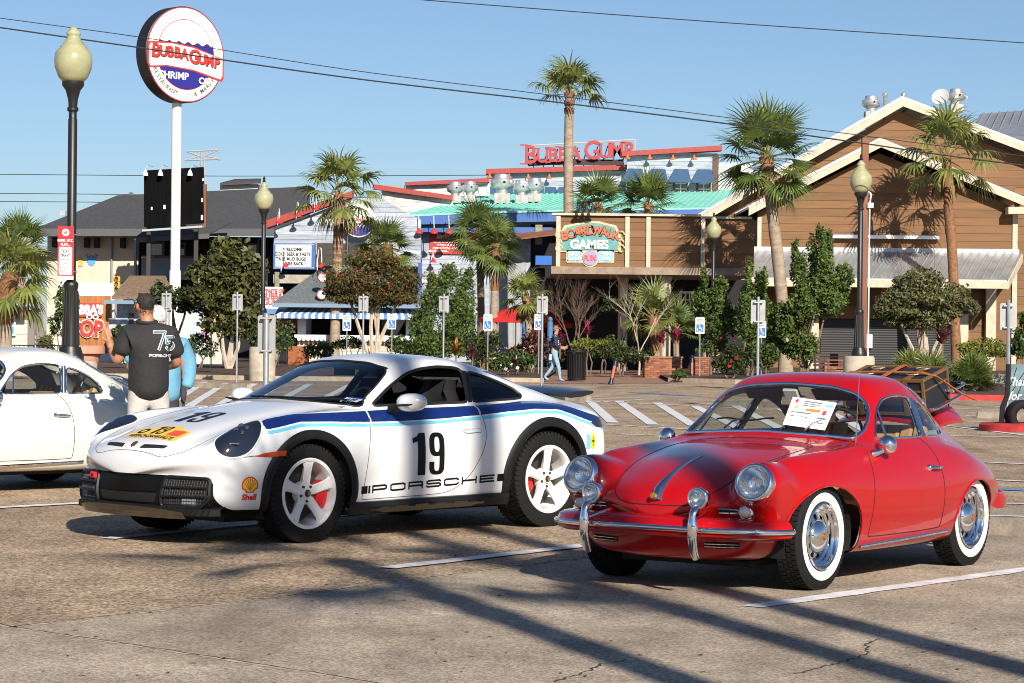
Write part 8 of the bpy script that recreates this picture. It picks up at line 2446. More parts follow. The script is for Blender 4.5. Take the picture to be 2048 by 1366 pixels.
def brick_planter(px0, px1, Y, h, label, depth=1.2, rows=9):
	a, b = at(px0,0,Y).x, at(px1,0,Y).x
	o = empty('brick_planter', ((a+b)/2, Y, .0), 0, label, 'planter', 'low brick planters')
	W = (b-a)/2
	boxo('mortar_core', (-W+.03,.03,0),(W-.03,depth,h-.02), mat('mortar', (.34,.28,.22), .9), o)
	bm_ = [mat('brick_red', (.26,.085,.045), .85, var=.25, vscale=6), mat('brick_orange', (.33,.13,.065), .85, var=.2, vscale=6), mat('brick_dark', (.17,.06,.04), .85, var=.2, vscale=6)]
	bl, bh = .215, h/rows
	rg = random.Random(4)
	meshes = {}
	for r_ in range(rows):
		x = -W-(bl/2 if r_ % 2 else 0)
		while x < W-.01:
			x0, x1 = max(x, -W), min(x+bl-.012, W)
			if x1-x0 > .03:
				key = (round(x1-x0, 3), rg.randint(0, 2))
				if key not in meshes:
					o2 = MB().bev((0,0,0),(key[0],.05,bh-.012), .006).build('brick', bm_[key[1]], o)
					meshes[key] = o2.data; o2.location = (x0, -.0, r_*bh)
				else:
					o2 = link('brick', meshes[key], o, (x0, 0, r_*bh))
			x += bl
	for s_ in (-1, 1):
		for r_ in range(rows):
			for k in range(int(depth/bl)):
				key = (round(bl-.012, 3), rg.randint(0, 2), 's')
				if key not in meshes:
					o2 = MB().bev((0,0,0),(.05,bl-.012,bh-.012), .006).build('brick', bm_[key[1]], o); meshes[key] = o2.data
				else: o2 = link('brick', meshes[key], o)
				o2.location = (s_*W-(.05 if s_ > 0 else 0), .055+k*bl, r_*bh)
	boxo('cap', (-W-.03,-.03,h-.01),(W+.03,.28,h+.045), mat('cap_brick', (.28,.12,.07), .85, var=.2), o)
	return o
brick_planter(1297, 1372, 88, .72, 'red brick planter with magenta plants by the walk', rows=10)
brick_planter(1398, 1425, 88, .72, 'short brick planter end behind the accessible sign', rows=10)
brick_planter(1660, 1712, 94, .62, 'brick planter wall behind the dark bench', rows=8)
bc = empty('park_bench', (at(1672,0,82).x, 82, .0), 0, 'dark wooden bench between the junipers and lamp footing', 'bench')
wd = mat('bench_wood', (.055,.030,.022), .7, var=.2)
for k in range(4): boxo('seat_slat', (-.62,-.42+.10*k,.44),(.62,-.34+.10*k,.47), wd, bc)
for k in range(4): boxo('back_slat', (-.62,.02,.55+.11*k),(.62,.05,.63+.11*k), wd, bc)
for x in (-.55,.55):
	boxo('leg', (x-.03,-.40,0),(x+.03,-.34,.44), M_IRON, bc); boxo('leg', (x-.03,.0,0),(x+.03,.06,.98), M_IRON, bc)
def pot(px, py, Y, r, h, m, label, prof=None):
	p = at(px, py, Y)
	o = empty('plant_pot', (p.x, Y, 0), 0, label, 'plant pot', 'garden pots')
	MB().lathe(prof or [(r*.6,0),(r*.72,h*.3),(r*.9,h*.75),(r*.92,h*.82),(r,h*.84),(r,h),(r*.9,h),(r*.85,h*.9),(.001,h*.9)], 28).build('pot', m, o, smooth=40)
	return o
b_ = pot(164, 700, 88, .80, .95, mat('salmon_clay', (.52,.25,.17), .8, var=.1), 'salmon bowl planter in front of the popcorn stand', [(.45,0),(.55,.1),(.62,.5),(.66,.62),(.80,.66),(.80,.93),(.72,.95),(.001,.9)])
pot(985, 700, 98, .35, .75, mat('terracotta', (.42,.13,.05), .8, var=.12), 'terracotta pot behind the white flowering bush')
pot(1040, 690, 100, .45, .85, mat('terracotta', (.42,.13,.05)), 'wide terracotta pot beyond the walking man')
def umbrella(px, py, Y, r, label):
	p = at(px, py, Y)
	o = empty('market_umbrella', (p.x, Y, 0), 0, label, 'umbrella', 'red market umbrellas')
	mb = MB(); n = 8
	for k in range(n):
		a, b = 2*math.pi*k/n, 2*math.pi*(k+1)/n
		A, Bq = Vector((r*math.cos(a), r*math.sin(a), p.z-.55)), Vector((r*math.cos(b), r*math.sin(b), p.z-.55))
		mb.add([(0,0,p.z), A, Bq], [(0,1,2)]); mb.quad(A, A+Vector((0,0,-.16)), Bq+Vector((0,0,-.16)), Bq)
	mb.build('canopy', mat('umbrella_red', (.52,.02,.02), .7, var=.1), o)
	MB().tube([(0,0,.05),(0,0,p.z+.05)], .03, 6).build('pole', M_SILVER, o)
	return o
umbrella(1032, 611, 104, 1.55, 'red market umbrella left of the walking man')
umbrella(1098, 622, 106, 1.0, 'smaller red umbrella behind the walking man post')
umbrella(575, 625, 110, 1.0, 'red umbrella beside the snack stall awning')
for px, lab in ((1056,'blue capped post left of the walking man'),(1107,'blue post with white ball above the walker')):
	o = tag(MB().lathe([(.12,0),(.12,1.9),(.08,1.92),(.11,2.0),(.06,2.1),(.001,2.12)], 12).build('timber_post', mat('post_blue', (.06,.16,.32), .7), None, smooth=40), lab, 'post', 'blue harbour posts')
	o.location = (at(px,0,101).x, 101, .1)
rl = empty('iron_railing', (at(60,0,84).x, 84, .1), 0, 'thin dark iron railing in front of the hut', 'railing')
for k in range(16): MB().tube([(-1.2+.16*k,0,0),(-1.2+.16*k,0,.85)], .012, 4).build('baluster', M_IRON, rl)
for z in (.1,.85): MB().tube([(-1.25,0,z),(1.25,0,z)], .018, 5).build('rail', M_IRON, rl)
g = ground(2040, 862)
st = empty('promo_stand', g, 0, 'poster stand on a round red base with a black tyre', 'stand')
MB().lathe([(.66,0),(.66,.10),(.62,.13),(.001,.13)], 36).build('base', mat('stand_red', (.36,.025,.025), .75, var=.25, vscale=6), st, smooth=40)
fx = lambda px, py: (at(px, py, g.y-.05).x-g.x, at(px, py, g.y-.05).z)
def bar(pts, r, name, m): return MB().tube([(x,-.05,z) for x, z in [fx(*p) for p in pts]], r, 8).build(name, m, st, smooth=True)
bar([(2003,850),(2005,815),(2015,790),(2017,740),(2017,728)], .045, 'frame_post', M_IRON)
bar([(2017,735),(2017,600)], .028, 'upright', M_GALV)
q0, q1 = fx(2019,812), fx(2110,729)
boxo('poster', (q0[0],-.04,q0[1]),(q1[0],-.02,q1[1]), mat('poster_blue', (.10,.17,.21), .6, var=.6, vscale=2.5), st)
for s_, px, py, sz in (('Thank you',2058,764,.20),('for visiting',2062,793,.20)):
	x, z = fx(px,py); vs, fs = text_mesh(s_, sz, .001, xs=.85)
	sh = Matrix(((1,.28,0,0),(0,1,0,0),(0,0,1,0),(0,0,0,1)))
	MB().add(vs, fs, TR(x,-.05,z) @ RX(R(90)) @ sh).build('lettering', M_WHT, st)
for (a_, b_) in (((2020,790),(2048,745)),((2026,812),(2060,730)),((2034,735),(2022,770))):
	p, q = fx(*a_), fx(*b_); MB().tube([(p[0],-.045,p[1]),(q[0],-.045,q[1])], .006, 4).build('poster_line', M_IRON, st)
tx, tz = fx(2040,830)
MB().lathe([(.14,-.10),(.17,-.12),(.24,-.125),(.265,-.09),(.27,0),(.265,.09),(.24,.125),(.17,.12),(.14,.10)], 40, TR(tx+.02,-.10,tz-.02) @ RZ(R(15)) @ RX(R(90)), closed=True, cap=False).build('tyre', M_TYRE if 'M_TYRE' in globals() else M_IRON, st, smooth='all')
# ------------------------------------------------------------------ palms
def px_pts(base, pts, Y):
	b = at(*base, Y); b.z = 0
	return b, [(0,0,0)]+[tuple(at(px, py, Y)-b) for px, py in pts]
def palm_at(base, pts, Y, label, **k):
	b, P = px_pts(base, pts, Y)
	P[0] = (P[0][0], 0, 0)
	return palm('palm_tree', b, P, label=label, group='palms around the square', **k)
palm_at((8,700), [(8,640),(14,580),(20,560)], 72, 'stout palm with arching fronds at the left edge', r0=.24, r1=.22, crown=22, R_=.95, pet=.9, droop=1.0, seed=2, nl=18, width=.045, boots=.7, fr_m=M_FROND_Y, low=-55, dry=8, boot_r=1.15)
palm_at((42,700), [(42,600),(40,500)], 98, 'palm top rising behind the left edge palm', r0=.2, r1=.18, crown=30, R_=1.0, pet=.8, droop=.4, seed=3, boots=.2)
palm_at((668,735), [(672,600),(676,480),(677,395)], 105, 'orange trunked palm before the lavender gable', r0=.22, r1=.19, crown=24, R_=1.25, pet=1.35, droop=1.1, seed=5, nl=18, width=.05, boots=.50, fr_m=M_FROND_Y, low=-35, dry=9, boot_r=1.1)
palm_at((772,735), [(772,620),(772,500)], 108, 'short spiky palm above the berry topiary', r0=.2, r1=.2, crown=30, R_=.90, pet=.75, droop=.35, seed=6, boots=.15, low=-60)
palm_at((960,735), [(962,620),(958,470)], 106, 'dark trunked palm before the red story board', r0=.16, r1=.15, crown=30, R_=1.0, pet=.8, droop=.45, seed=7, boots=.1, low=-60, trunk_m=M_BARK)
palm_at((985,735), [(988,620),(992,500)], 103, 'palm with dry skirt right of the story board', r0=.17, r1=.15, crown=28, R_=.95, pet=.7, droop=.5, seed=8, boots=.35, low=-70, dry=10)
palm_at((1136,735), [(1137,560),(1137,400),(1137,290),(1139,192)], 113, 'tallest slender palm with drooping crown above rooftops', r0=.26, r1=.19, crown=18, R_=1.25, pet=1.15, droop=1.25, seed=9, nl=18, width=.045, boots=.14, low=5, high=86, fr_m=M_FROND_Y, dry=0, boot_r=1.3)
palm_at((1196,735), [(1196,600),(1196,418)], 107, 'palm crown behind the arcade sign roof edge', r0=.17, r1=.16, crown=30, R_=1.05, pet=.85, droop=.45, seed=10, boots=.1, low=-65)
palm_at((1300,735), [(1298,600),(1296,415)], 107, 'palm crown behind the arcade wall centre', r0=.17, r1=.16, crown=30, R_=1.1, pet=.9, droop=.45, seed=11, boots=.1, low=-65)
palm_at((1572,735), [(1566,630),(1556,520),(1544,420),(1533,322)], 95, 'big round headed palm with leaning grey trunk', r0=.25, r1=.21, crown=42, R_=1.35, pet=1.25, droop=.42, seed=12, width=.04, boots=.14, low=-62, nl=24, boot_r=1.35, dry=5)
palm_at((1914,735), [(1910,640),(1905,520),(1898,420),(1893,318)], 105.5, 'rust trunked palm casting shadow on the brown house', r0=.22, r1=.20, crown=24, R_=1.30, pet=1.45, droop=1.2, seed=13, nl=18, width=.05, boots=.42, low=-30, fr_m=M_FROND_Y, dry=8, boot_r=1.15, trunk_m=M_BOOT)
palm_at((1062,740), [(1060,690),(1052,600)], 98, 'small yellowing palm left of the bare bush', r0=.14, r1=.13, crown=18, R_=.75, pet=.6, droop=.9, seed=14, boots=.2, low=-35, fr_m=M_FROND_Y, dry=8)
palm_at((1312,735), [(1311,690),(1306,640)], 92, 'fan palm with fibrous trunk below the arcade', r0=.2, r1=.17, crown=20, R_=.85, pet=.75, droop=.4, seed=15, boots=.6, low=-40, fr_m=M_FROND_Y, dry=2)
palm_at((1356,735), [(1352,700),(1352,665)], 96, 'low fan palm behind the cream column', r0=.12, r1=.12, crown=14, R_=.80, pet=.6, droop=.35, seed=16, boots=.3, low=-15, dry=0)
for k, (px, py, Y, n, m_, lab) in enumerate(((1832,742,72,26,M_FROND_Y,'yellow green fan palm clump behind the travel trunk'),(1868,770,67,22,M_FROND,'low fan palm just right of the travel trunk'),(1952,772,66,44,M_FROND,'bushy low palm on the red kerbed island'))):
	palm('low_palm', Vector((at(px,0,Y).x, Y, .12)), [(0,0,0),(0,0,.12)], .10, .10, lab, 'low palms on the island', crown=n, R_=.62, pet=.42 if k < 2 else .35, droop=.35, seed=20+k, boots=0, low=2, high=86, fr_m=m_, dry=0, width=.024)
# ------------------------------------------------------------------ trees and shrubs
G_MAG = leaf_mat('magnolia_leaf', (.028,.042,.012), (.12,.115,.035), .5, .35, .15)
G_DARK = leaf_mat('dark_leaf', (.020,.034,.012), (.065,.085,.026), .5, .3, .2)
G_BERRY = leaf_mat('berry_leaf', (.035,.040,.012), (.13,.095,.03), .6, .3, .2)
G_JUN = leaf_mat('juniper_leaf', (.045,.085,.020), (.15,.21,.05), .6, .25, .25)
G_OLIVE = leaf_mat('olive_leaf', (.045,.058,.020), (.19,.185,.075), .5, .35, .2)
G_HEDGE = leaf_mat('hedge_leaf', (.025,.055,.015), (.10,.15,.035), .45, .4, .25)
G_RED = leaf_mat('maroon_leaf', (.06,.016,.018), (.14,.045,.03), .5, .3, .2)
G_LIME = leaf_mat('lime_leaf', (.10,.14,.02), (.24,.24,.05), .5, .3, .3)
G_MAGENTA = leaf_mat('magenta_leaf', (.14,.01,.035), (.32,.04,.09), .45, .3, .3)
def sh(px, py, Y, blobs, n, size, m, label, name='shrub', cat='shrub', group='planting in the beds', **k):
	"""blobs in photo pixels: (px, py, rx, rz, ry factor)"""
	b = Vector((at(px, py, Y).x, Y, .1)); s = 1/ppm(Y)
	bl = []
	for q in blobs:
		c = at(q[0], q[1], Y)-b
		bl.append(((c.x, (q[5] if len(q) > 5 else 0), c.z), (q[2]*s, max(q[2], q[3])*s*(q[4] if len(q) > 4 else .8), q[3]*s)))
	return shrub(name, b, bl, n, size, m, label, cat, group, **k)
sh(457, 728, 92, [(455,560,62,78),(415,590,42,50),(500,555,44,56),(440,640,60,40),(490,630,42,48),(455,500,34,32),(400,545,30,34)], 8500, .125, G_MAG, 'glossy round tree in front of the shingled house', 'broadleaf_tree', 'tree', stems=5, seed=3, stem_m=M_PALE_BARK, stem_r=.09)
sh(348, 720, 95, [(345,598,48,36),(320,590,28,26),(375,605,28,30)], 2600, .09, G_DARK, 'clipped dark tree above the man in blue', 'broadleaf_tree', 'tree', stems=4, seed=4, stem_r=.07)
tp = sh(748, 735, 96, [(750,560,102,50),(690,572,48,42),(808,566,50,44),(745,528,60,28),(760,590,90,26),(750,602,84,18)], 24000, .058, G_BERRY, 'dome shaped topiary with reddish berries over the stall', 'topiary_tree', 'tree', k=3, stems=6, seed=5, stem_m=M_PALE_BARK, stem_r=.10)
leaves('sprays', [((0,-.2,(735-550)/52),(2.05,1.6,1.0))], 600, .045, leaf_mat('berry_red', (.25,.04,.02), (.42,.10,.04), .5, .3, .1), tp, seed=8, shell=.15)
leaves('sprays', [((0,-.2,(735-535)/52),(1.9,1.5,.85))], 500, .06, G_LIME, tp, seed=9, shell=.1)
sh(880, 735, 97, [(880,650,52,60),(905,585,36,52),(860,605,26,40),(925,610,30,50),(890,560,20,28),(872,695,55,34),(840,650,26,40),(935,560,14,26),(865,570,12,30),(930,660,34,50),(955,700,30,34),(905,690,50,34),(850,700,40,30)], 24000, .060, G_JUN, 'tall twisted juniper mass left of the corrugated wall', 'juniper', 'tree', stems=5, seed=6)
sh(1420, 735, 90, [(1425,640,34,60),(1405,600,22,40),(1440,580,20,36),(1425,690,30,26),(1452,640,24,40),(1408,560,10,26)], 9500, .062, G_JUN, 'juniper beside the small acorn lamp', 'juniper', 'tree', stems=4, seed=7)
sh(1500, 735, 88, [(1500,600,24,56),(1520,570,14,40),(1490,650,30,44),(1530,630,26,44),(1545,680,34,38),(1498,545,9,26),(1510,700,30,26)], 10500, .062, G_JUN, 'juniper column just left of the leaning palm trunk', 'juniper', 'tree', stems=4, seed=8)
sh(1605, 742, 87, [(1600,560,18,64),(1640,520,24,58),(1655,490,12,34),(1640,580,42,46),(1600,620,40,50),(1660,600,42,44),(1690,560,18,40),(1605,690,36,46),(1590,500,8,26),(1640,465,9,20),(1575,650,24,40)], 21000, .062, G_JUN, 'tallest juniper in front of the brown house', 'juniper', 'tree', stems=6, seed=9)
sh(1848, 730, 84, [(1848,598,100,44),(1785,610,48,42),(1910,600,48,46),(1845,562,66,26),(1850,628,92,26),(1846,645,80,18)], 24000, .058, G_OLIVE, 'umbrella shaped olive green shrub on twisted pale stems', 'umbrella_shrub', 'shrub', k=3, stems=9, seed=10, stem_m=M_PALE_BARK, stem_r=.07)
def bare(px, py, Y, H, label, seed, kids=4, depth=4, spread=.55, r=.07, m=None, L=None, d0=(0,0,1)):
	b = Vector((at(px,py,Y).x, Y, .1)); o = empty('bare_tree', b, 0, label, 'tree', 'leafless trees')
	mb = MB(); rg = random.Random(seed)
	for k in range(3):
		a = 2*math.pi*k/3
		branch(mb, (0,0,H*.18), (math.cos(a)*spread*.8, math.sin(a)*spread*.8, 1), L or H*.34, r*.8, depth, rg, spread, None, kids, .2, 4, 5)
	mb.tube([(0,0,0),(.02,0,H*.1),(0,0,H*.2)], [r*1.4, r*1.1, r], 8)
	mb.build('branches', m or M_BARK, o, smooth=True)
	return o
bare(1147, 735, 90, 3.6, 'vase shaped leafless bush above the litter bin', 3, 4, 4, .42, .05, mat('twig_brown', (.13,.085,.06), .9, var=.2))
bare(1278, 745, 88, 4.2, 'slim pale leafless tree by the brick planter', 5, 3, 3, .55, .032, M_PALE_BARK)
bare(1838, 640, 92, 6.2, 'wispy reddish leafless twigs above the umbrella shrub', 7, 3, 3, .35, .035, mat('twig_red', (.20,.09,.08), .9))
for a in (
 (398,742,93,[(398,692,34,28),(375,700,20,20),(420,698,20,22)],1500,.06,G_HEDGE,'rounded shrub under the clipped dark tree',3),
 (545,740,97,[(560,670,30,44),(505,660,22,36),(530,690,40,28)],2400,.06,G_HEDGE,'leafy shrub behind the mid lamp footing',4),
 (700,742,98,[(700,688,34,14),(680,690,18,12),(722,690,16,12)],1500,.05,G_DARK,'low clipped hedge in front of the stall counter',5),
 (1025,765,84,[(1025,722,44,24),(995,728,24,20),(1052,728,24,20)],2600,.055,G_HEDGE,'green bush with white flowers before the kerb',6),
 (1062,745,90,[(1062,695,36,34),(1040,705,22,26)],1900,.06,G_RED,'dark reddish bush behind the walking man',7),
 (1176,745,88,[(1176,688,38,15)],1400,.05,G_LIME,'golden topped clipped hedge behind the litter bin',8),
 (1242,748,88,[(1235,705,40,22),(1260,712,34,20)],2100,.055,G_DARK,'dark hedge along the brick walk',9),
 (802,745,97,[(800,695,34,26),(830,700,26,22)],1900,.06,G_HEDGE,'dense shrub between the topiary and the left junipers',21),
 (965,745,94,[(962,700,30,38),(985,690,22,30)],1900,.06,G_DARK,'dark shrub behind the accessible sign by the white bush',22),
 (1112,748,93,[(1112,705,26,30)],1200,.06,G_DARK,'dark shrub behind the walking man legs',23),
 (1205,748,91,[(1208,700,30,22),(1225,690,22,20)],1700,.06,G_HEDGE,'green hedge between the bin and the pale tree',24),
 (640,745,100,[(640,700,34,22)],1300,.06,G_HEDGE,'shrub under the end of the striped awning',25),
 (1290,748,92,[(1290,712,22,20)],900,.06,G_HEDGE,'shrub beside the brick planter corner',26),
 (1352,772,80,[(1356,748,17,10)],700,.05,G_HEDGE,'small round shrub at the kerb below the brick planter',10),
 (1462,765,83,[(1462,718,30,34),(1440,728,20,24),(1488,722,20,26)],2300,.055,G_DARK,'rose bush with red blooms beside the lamp footing',11),
 (1530,765,84,[(1530,715,28,34)],1500,.055,G_HEDGE,'green shrub at the foot of the leaning palm',12),
 (1965,745,76,[(1965,700,52,22),(1935,702,30,20),(1998,700,26,22)],2800,.05,G_LIME,'clipped golden hedge behind the island palms',13),
 (2040,740,72,[(2042,690,26,34),(2050,640,14,20)],1800,.07,G_HEDGE,'large leaved bush at the right edge',14),
 (254,742,90,[(252,690,32,34),(235,672,18,26)],1600,.07,G_HEDGE,'loose shrub beneath the raised hand of the man',15),
 (128,735,96,[(128,610,20,44),(150,600,14,30),(110,650,14,30)],1500,.08,G_HEDGE,'slim climbing shrub beside the popcorn panel',16),
 (92,742,88,[(92,690,22,24)],900,.06,G_OLIVE,'thin shrub left of the salmon bowl planter',17),
 (1905,770,68,[(1900,748,40,14),(1985,760,40,12)],1500,.045,leaf_mat('silver_leaf', (.16,.18,.15), (.38,.40,.36), .6, .3, .2),'silver ground plants along the red kerb',18),
 (1245,690,95,[(1240,612,34,18),(1262,618,20,14)],1200,.06,G_DARK,'small dark leafy crown between the arcade columns',19)):
	sh(*a[:8], seed=a[8], stems=3, stem_r=.03)
bush = [o for o in COL.objects if o.get('label') == 'green bush with white flowers before the kerb'][0]
leaves('blossoms', [((.0,-.5,.62),(.72,.4,.42))], 26, .055, leaf_mat('white_petal', (.7,.7,.66), (.8,.8,.78), .6, .3, .2), bush, seed=2, shell=.1, aspect=.9)
bush = [o for o in COL.objects if o.get('label') == 'rose bush with red blooms beside the lamp footing'][0]
leaves('blossoms', [((-.2,-.4,.9),(.5,.4,.6))], 24, .06, leaf_mat('rose_petal', (.45,.01,.02), (.60,.03,.06), .6, .3, .2), bush, seed=2, shell=.1, aspect=.9)
def spiky(px, py, Y, n, L, m, label, seed):
	b = Vector((at(px,py,Y).x, Y, at(px,py,Y).z)); o = empty('cordyline', b, 0, label, 'plant', 'spiky red plants')
	mb = MB(); rg = random.Random(seed)
	for k in range(n):
		a = rg.uniform(0, 6.28); el = R(rg.uniform(25, 85)); l = L*rg.uniform(.6, 1.1)
		d = Vector((math.cos(a)*math.cos(el), math.sin(a)*math.cos(el), math.sin(el)))
		s = d.cross(Vector((0,0,1))).normalized()*L*.09
		p0 = Vector((0,0,rg.uniform(0,.2))); p1 = p0+d*l*.55; p2 = p0+d*l+Vector((0,0,-l*.18))
		mb.add([p0-s*.4, p0+s*.4, p1+s, p1-s, p2], [(0,1,2,3),(3,2,4)])
	mb.build('leaves', m, o)
	MB().tube([(0,0,-.5),(0,0,.15)], .03, 6).build('stem', M_BARK, o)
	return o
spiky(1322, 690, 88.6, 34, .55, G_MAGENTA, 'magenta cordyline in the brick planter', 1)
spiky(1352, 685, 88.7, 30, .55, G_MAGENTA, 'second magenta cordyline at the right of the planter', 2)
spiky(1175, 672, 92, 34, .60, G_MAGENTA, 'magenta cordyline above the golden hedge', 3)
spiky(1120, 690, 91, 26, .5, G_MAGENTA, 'small cordyline behind the walking man head', 4)
spiky(912, 712, 92, 34, .7, leaf_mat('croton_leaf', (.14,.03,.015), (.34,.18,.03), .45, .4, .2), 'orange and maroon croton below the left junipers', 5)
spiky(945, 722, 91, 26, .6, G_RED, 'maroon croton beside the orange one', 6)
spiky(1885, 690, 80, 30, .7, G_RED, 'maroon spiky plant under the umbrella shrub', 7)
def shade_palm(x, y, H, label, seed, r=.20, crown=30, n=3):
	return palm('palm_tree', Vector((x, y, 0)), [(0,0,0),(.05,0,H*.5),(.0,.05,H)], r*1.15, r, label, 'palms behind the camera', crown=crown, R_=1.1, pet=1.1, droop=.6, seed=seed, boots=.2, low=-50, dry=4)
# ------------------------------------------------------------------ people
M_SKIN = mat('skin_tan', (.42,.20,.115), .5, var=.08, vscale=8)
def bvh_of(me):
	return BVHTree.FromPolygons([tuple(v.co) for v in me.vertices], [tuple(p.vertices) for p in me.polygons])
def hand_joints(J, E, w, prefix, pos, fwd, side, s=1.0, curl=.25):
	"""palm and five fingers rooted at wrist joint w"""
	fwd, side = Vector(fwd).normalized(), Vector(side).normalized(); nrm = fwd.cross(side).normalized()
	p = Vector(pos)
	palm = p+fwd*.05*s
	J[prefix+'palm'] = (tuple(palm), (.034*s,.022*s)); E.append((w, prefix+'palm'))
	for k, (off, L) in enumerate(((-.034,.070),(-.012,.082),(.012,.078),(.032,.062))):
		b = palm+fwd*.045*s+side*off*s
		m = b+(fwd+nrm*curl*.6+side*off*3).normalized()*L*.5*s
		e = m+(fwd+nrm*curl*1.6+side*off*4).normalized()*L*.5*s
		for q, (nm, pt, r) in enumerate((('b',b,.011),('m',m,.0095),('e',e,.008))):
			J['%sf%d%s' % (prefix,k,nm)] = (tuple(pt), r*s)
		E += [(prefix+'palm','%sf%db' % (prefix,k)), ('%sf%db' % (prefix,k),'%sf%dm' % (prefix,k)), ('%sf%dm' % (prefix,k),'%sf%de' % (prefix,k))]
	t0 = p+fwd*.03*s-side*.040*s; t1 = t0+(fwd*.7-side*.8+nrm*.3).normalized()*.045*s; t2 = t1+(fwd-side*.25+nrm*.3).normalized()*.03*s
	J[prefix+'t1'] = (tuple(t1), .010*s); J[prefix+'t2'] = (tuple(t2), .0085*s)
	E += [(prefix+'palm',prefix+'t1'), (prefix+'t1',prefix+'t2')]
def figure(name, loc, label, J, hands, leg_z, mats, rz=0.0):
	"""one continuous skinned body; mats: skin, trouser, shoe; faces below leg_z are trousers"""
	E = [('pelvis','spine'),('spine','chest'),('chest','neck'),('neck','jaw'),('jaw','skull'),('skull','crown'),
		 ('chest','shL'),('shL','elL'),('elL','wrL'),('chest','shR'),('shR','elR'),('elR','wrR'),
		 ('pelvis','hipL'),('hipL','knL'),('knL','anL'),('anL','toL'),('pelvis','hipR'),('hipR','knR'),('knR','anR'),('anR','toR')]
	J = dict(J)
	for h in hands: hand_joints(J, E, *h)
	me = skin(J, E, 2)
	me.materials.append(mats[0]); me.materials.append(mats[1]); me.materials.append(mats[2])
	for p in me.polygons:
		z = p.center.z
		arm = abs(p.center.x) > .27
		p.material_index = 2 if z < .085 else (1 if (z < leg_z and not arm) else 0)
	root = empty(name, loc, rz, label, 'person')
	b = link('body', me, root)
	return root, me
def garment(root, name, J, E, m, sub=2, zmin=None, zscale=None):
	me = skin(J, E, sub); me.materials.append(m)
	if zmin is not None:
		bm = bmesh.new(); bm.from_mesh(me)
		bmesh.ops.bisect_plane(bm, geom=list(bm.verts)+list(bm.edges)+list(bm.faces), plane_co=(0,0,zmin), plane_no=(0,0,-1), clear_outer=True)
		bm.to_mesh(me); bm.free()
	o = link(name, me, root)
	return o, me
def face_bits(root, head, fwd, r, hair_m, hair='full', beard=None):
	"""nose, ears, eyes, brows, mouth and hair around the head centre"""
	h = Vector(head); f = Vector(fwd).normalized(); s = f.cross(Vector((0,0,1))).normalized(); u = Vector((0,0,1))
	mb = MB().tube([h+f*r*.90+u*.028, h+f*(r*1.05+.010)-u*.008, h+f*(r*1.04+.008)-u*.018], [.009,.014,.011], 6)
	mb.build('nose', M_SKIN, root, smooth=True)
	for q in (-1, 1):
		MB().lathe([(.001,.010),(.014,.008),(.022,0),(.020,-.008)], 10, frame(h+s*q*(r*.86)-f*.01-u*.012, s*q+f*.2) @ Matrix.Diagonal((1.35,.8,1,1))).build('ear', M_SKIN, root, smooth=True)
		MB().lathe([(.001,.006),(.010,.004),(.013,0)], 8, frame(h+f*r*.86+s*q*.033+u*.024, f)).build('eye', mat('eye_dark', (.03,.025,.02), .3), root, smooth=True)
		MB().tube([h+f*r*.90+s*q*.018+u*.046, h+f*r*.84+s*q*.05+u*.044], .005, 5).build('brow', hair_m, root)
	MB().tube([h+f*r*.90+s*x-u*.052 for x in (-.024,0,.024)], .005, 5).build('mouth', mat('lip', (.30,.10,.08), .5), root)
	n, m = 28, 10
	rows = []
	for i in range(m+1):
		row = []
		for k in range(n):
			a = 2*math.pi*k/n
			c = -math.sin(a)                       # 1 at the back of the head, -1 at the brow
			t0 = R(34) if hair == 'balding' else R(6)
			t1 = R(62)+R(58)*max(0, min(1, (c+.55)/1.1))
			if hair == 'balding' and c < -.2: t1 = t0+R(3)
			th = t0+(t1-t0)*i/m
			d = s*math.cos(a)*math.sin(th)+f*math.sin(a)*math.sin(th)+u*math.cos(th)
			q = r*(.90+.05*math.sin(math.pi*i/m)+.018*math.sin(a*9+i*2.3))
			row.append(h+s*d.dot(s)*q*.88+f*d.dot(f)*q*1.02+u*(d.z*q*1.10+.018))
		rows.append(row)
	ho = MB().rings(rows, cap0=hair != 'balding', cap1=False).build('hair', hair_m, root, smooth='all')
	c = h-f*.022+u*.005
	leaves('strands', [((c.x, c.y, c.z), (r*.79, r*.84, r*.93))], 1100, .013, leaf_mat('strands_'+hair_m.name, tuple(q*.5 for q in hair_m.node_tree.nodes['Principled BSDF'].inputs['Base Color'].default_value[:3]), tuple(min(.75, q*6) for q in hair_m.node_tree.nodes['Principled BSDF'].inputs['Base Color'].default_value[:3]), .6, .3, .05), ho, seed=5, shell=.08, aspect=.12, up=-.2)
Pm = at(297, 800, 22.4); Pm.z = 0
J = {'pelvis':((0,0,.95),.140),'spine':((0,.02,1.12),.135),'chest':((0,.0,1.36),.135),'neck':((-.012,.01,1.57),.060),'jaw':((-.03,.03,1.645),.068),'skull':((-.045,.02,1.725),.090),'crown':((-.045,.015,1.788),.072),
	 'shL':((-.185,.0,1.46),.062),'elL':((-.275,.03,1.21),.050),'wrL':((-.315,.22,1.34),.032),'shR':((.185,.0,1.45),.062),'elR':((.265,.06,1.20),.050),'wrR':((.16,.30,1.16),.032),
	 'hipL':((-.10,0,.88),.110),'knL':((-.11,.02,.50),.070),'anL':((-.12,-.02,.09),.045),'toL':((-.13,.16,.04),.040),'hipR':((.10,0,.88),.110),'knR':((.11,.02,.50),.070),'anR':((.12,-.02,.09),.045),'toR':((.13,.16,.04),.040)}
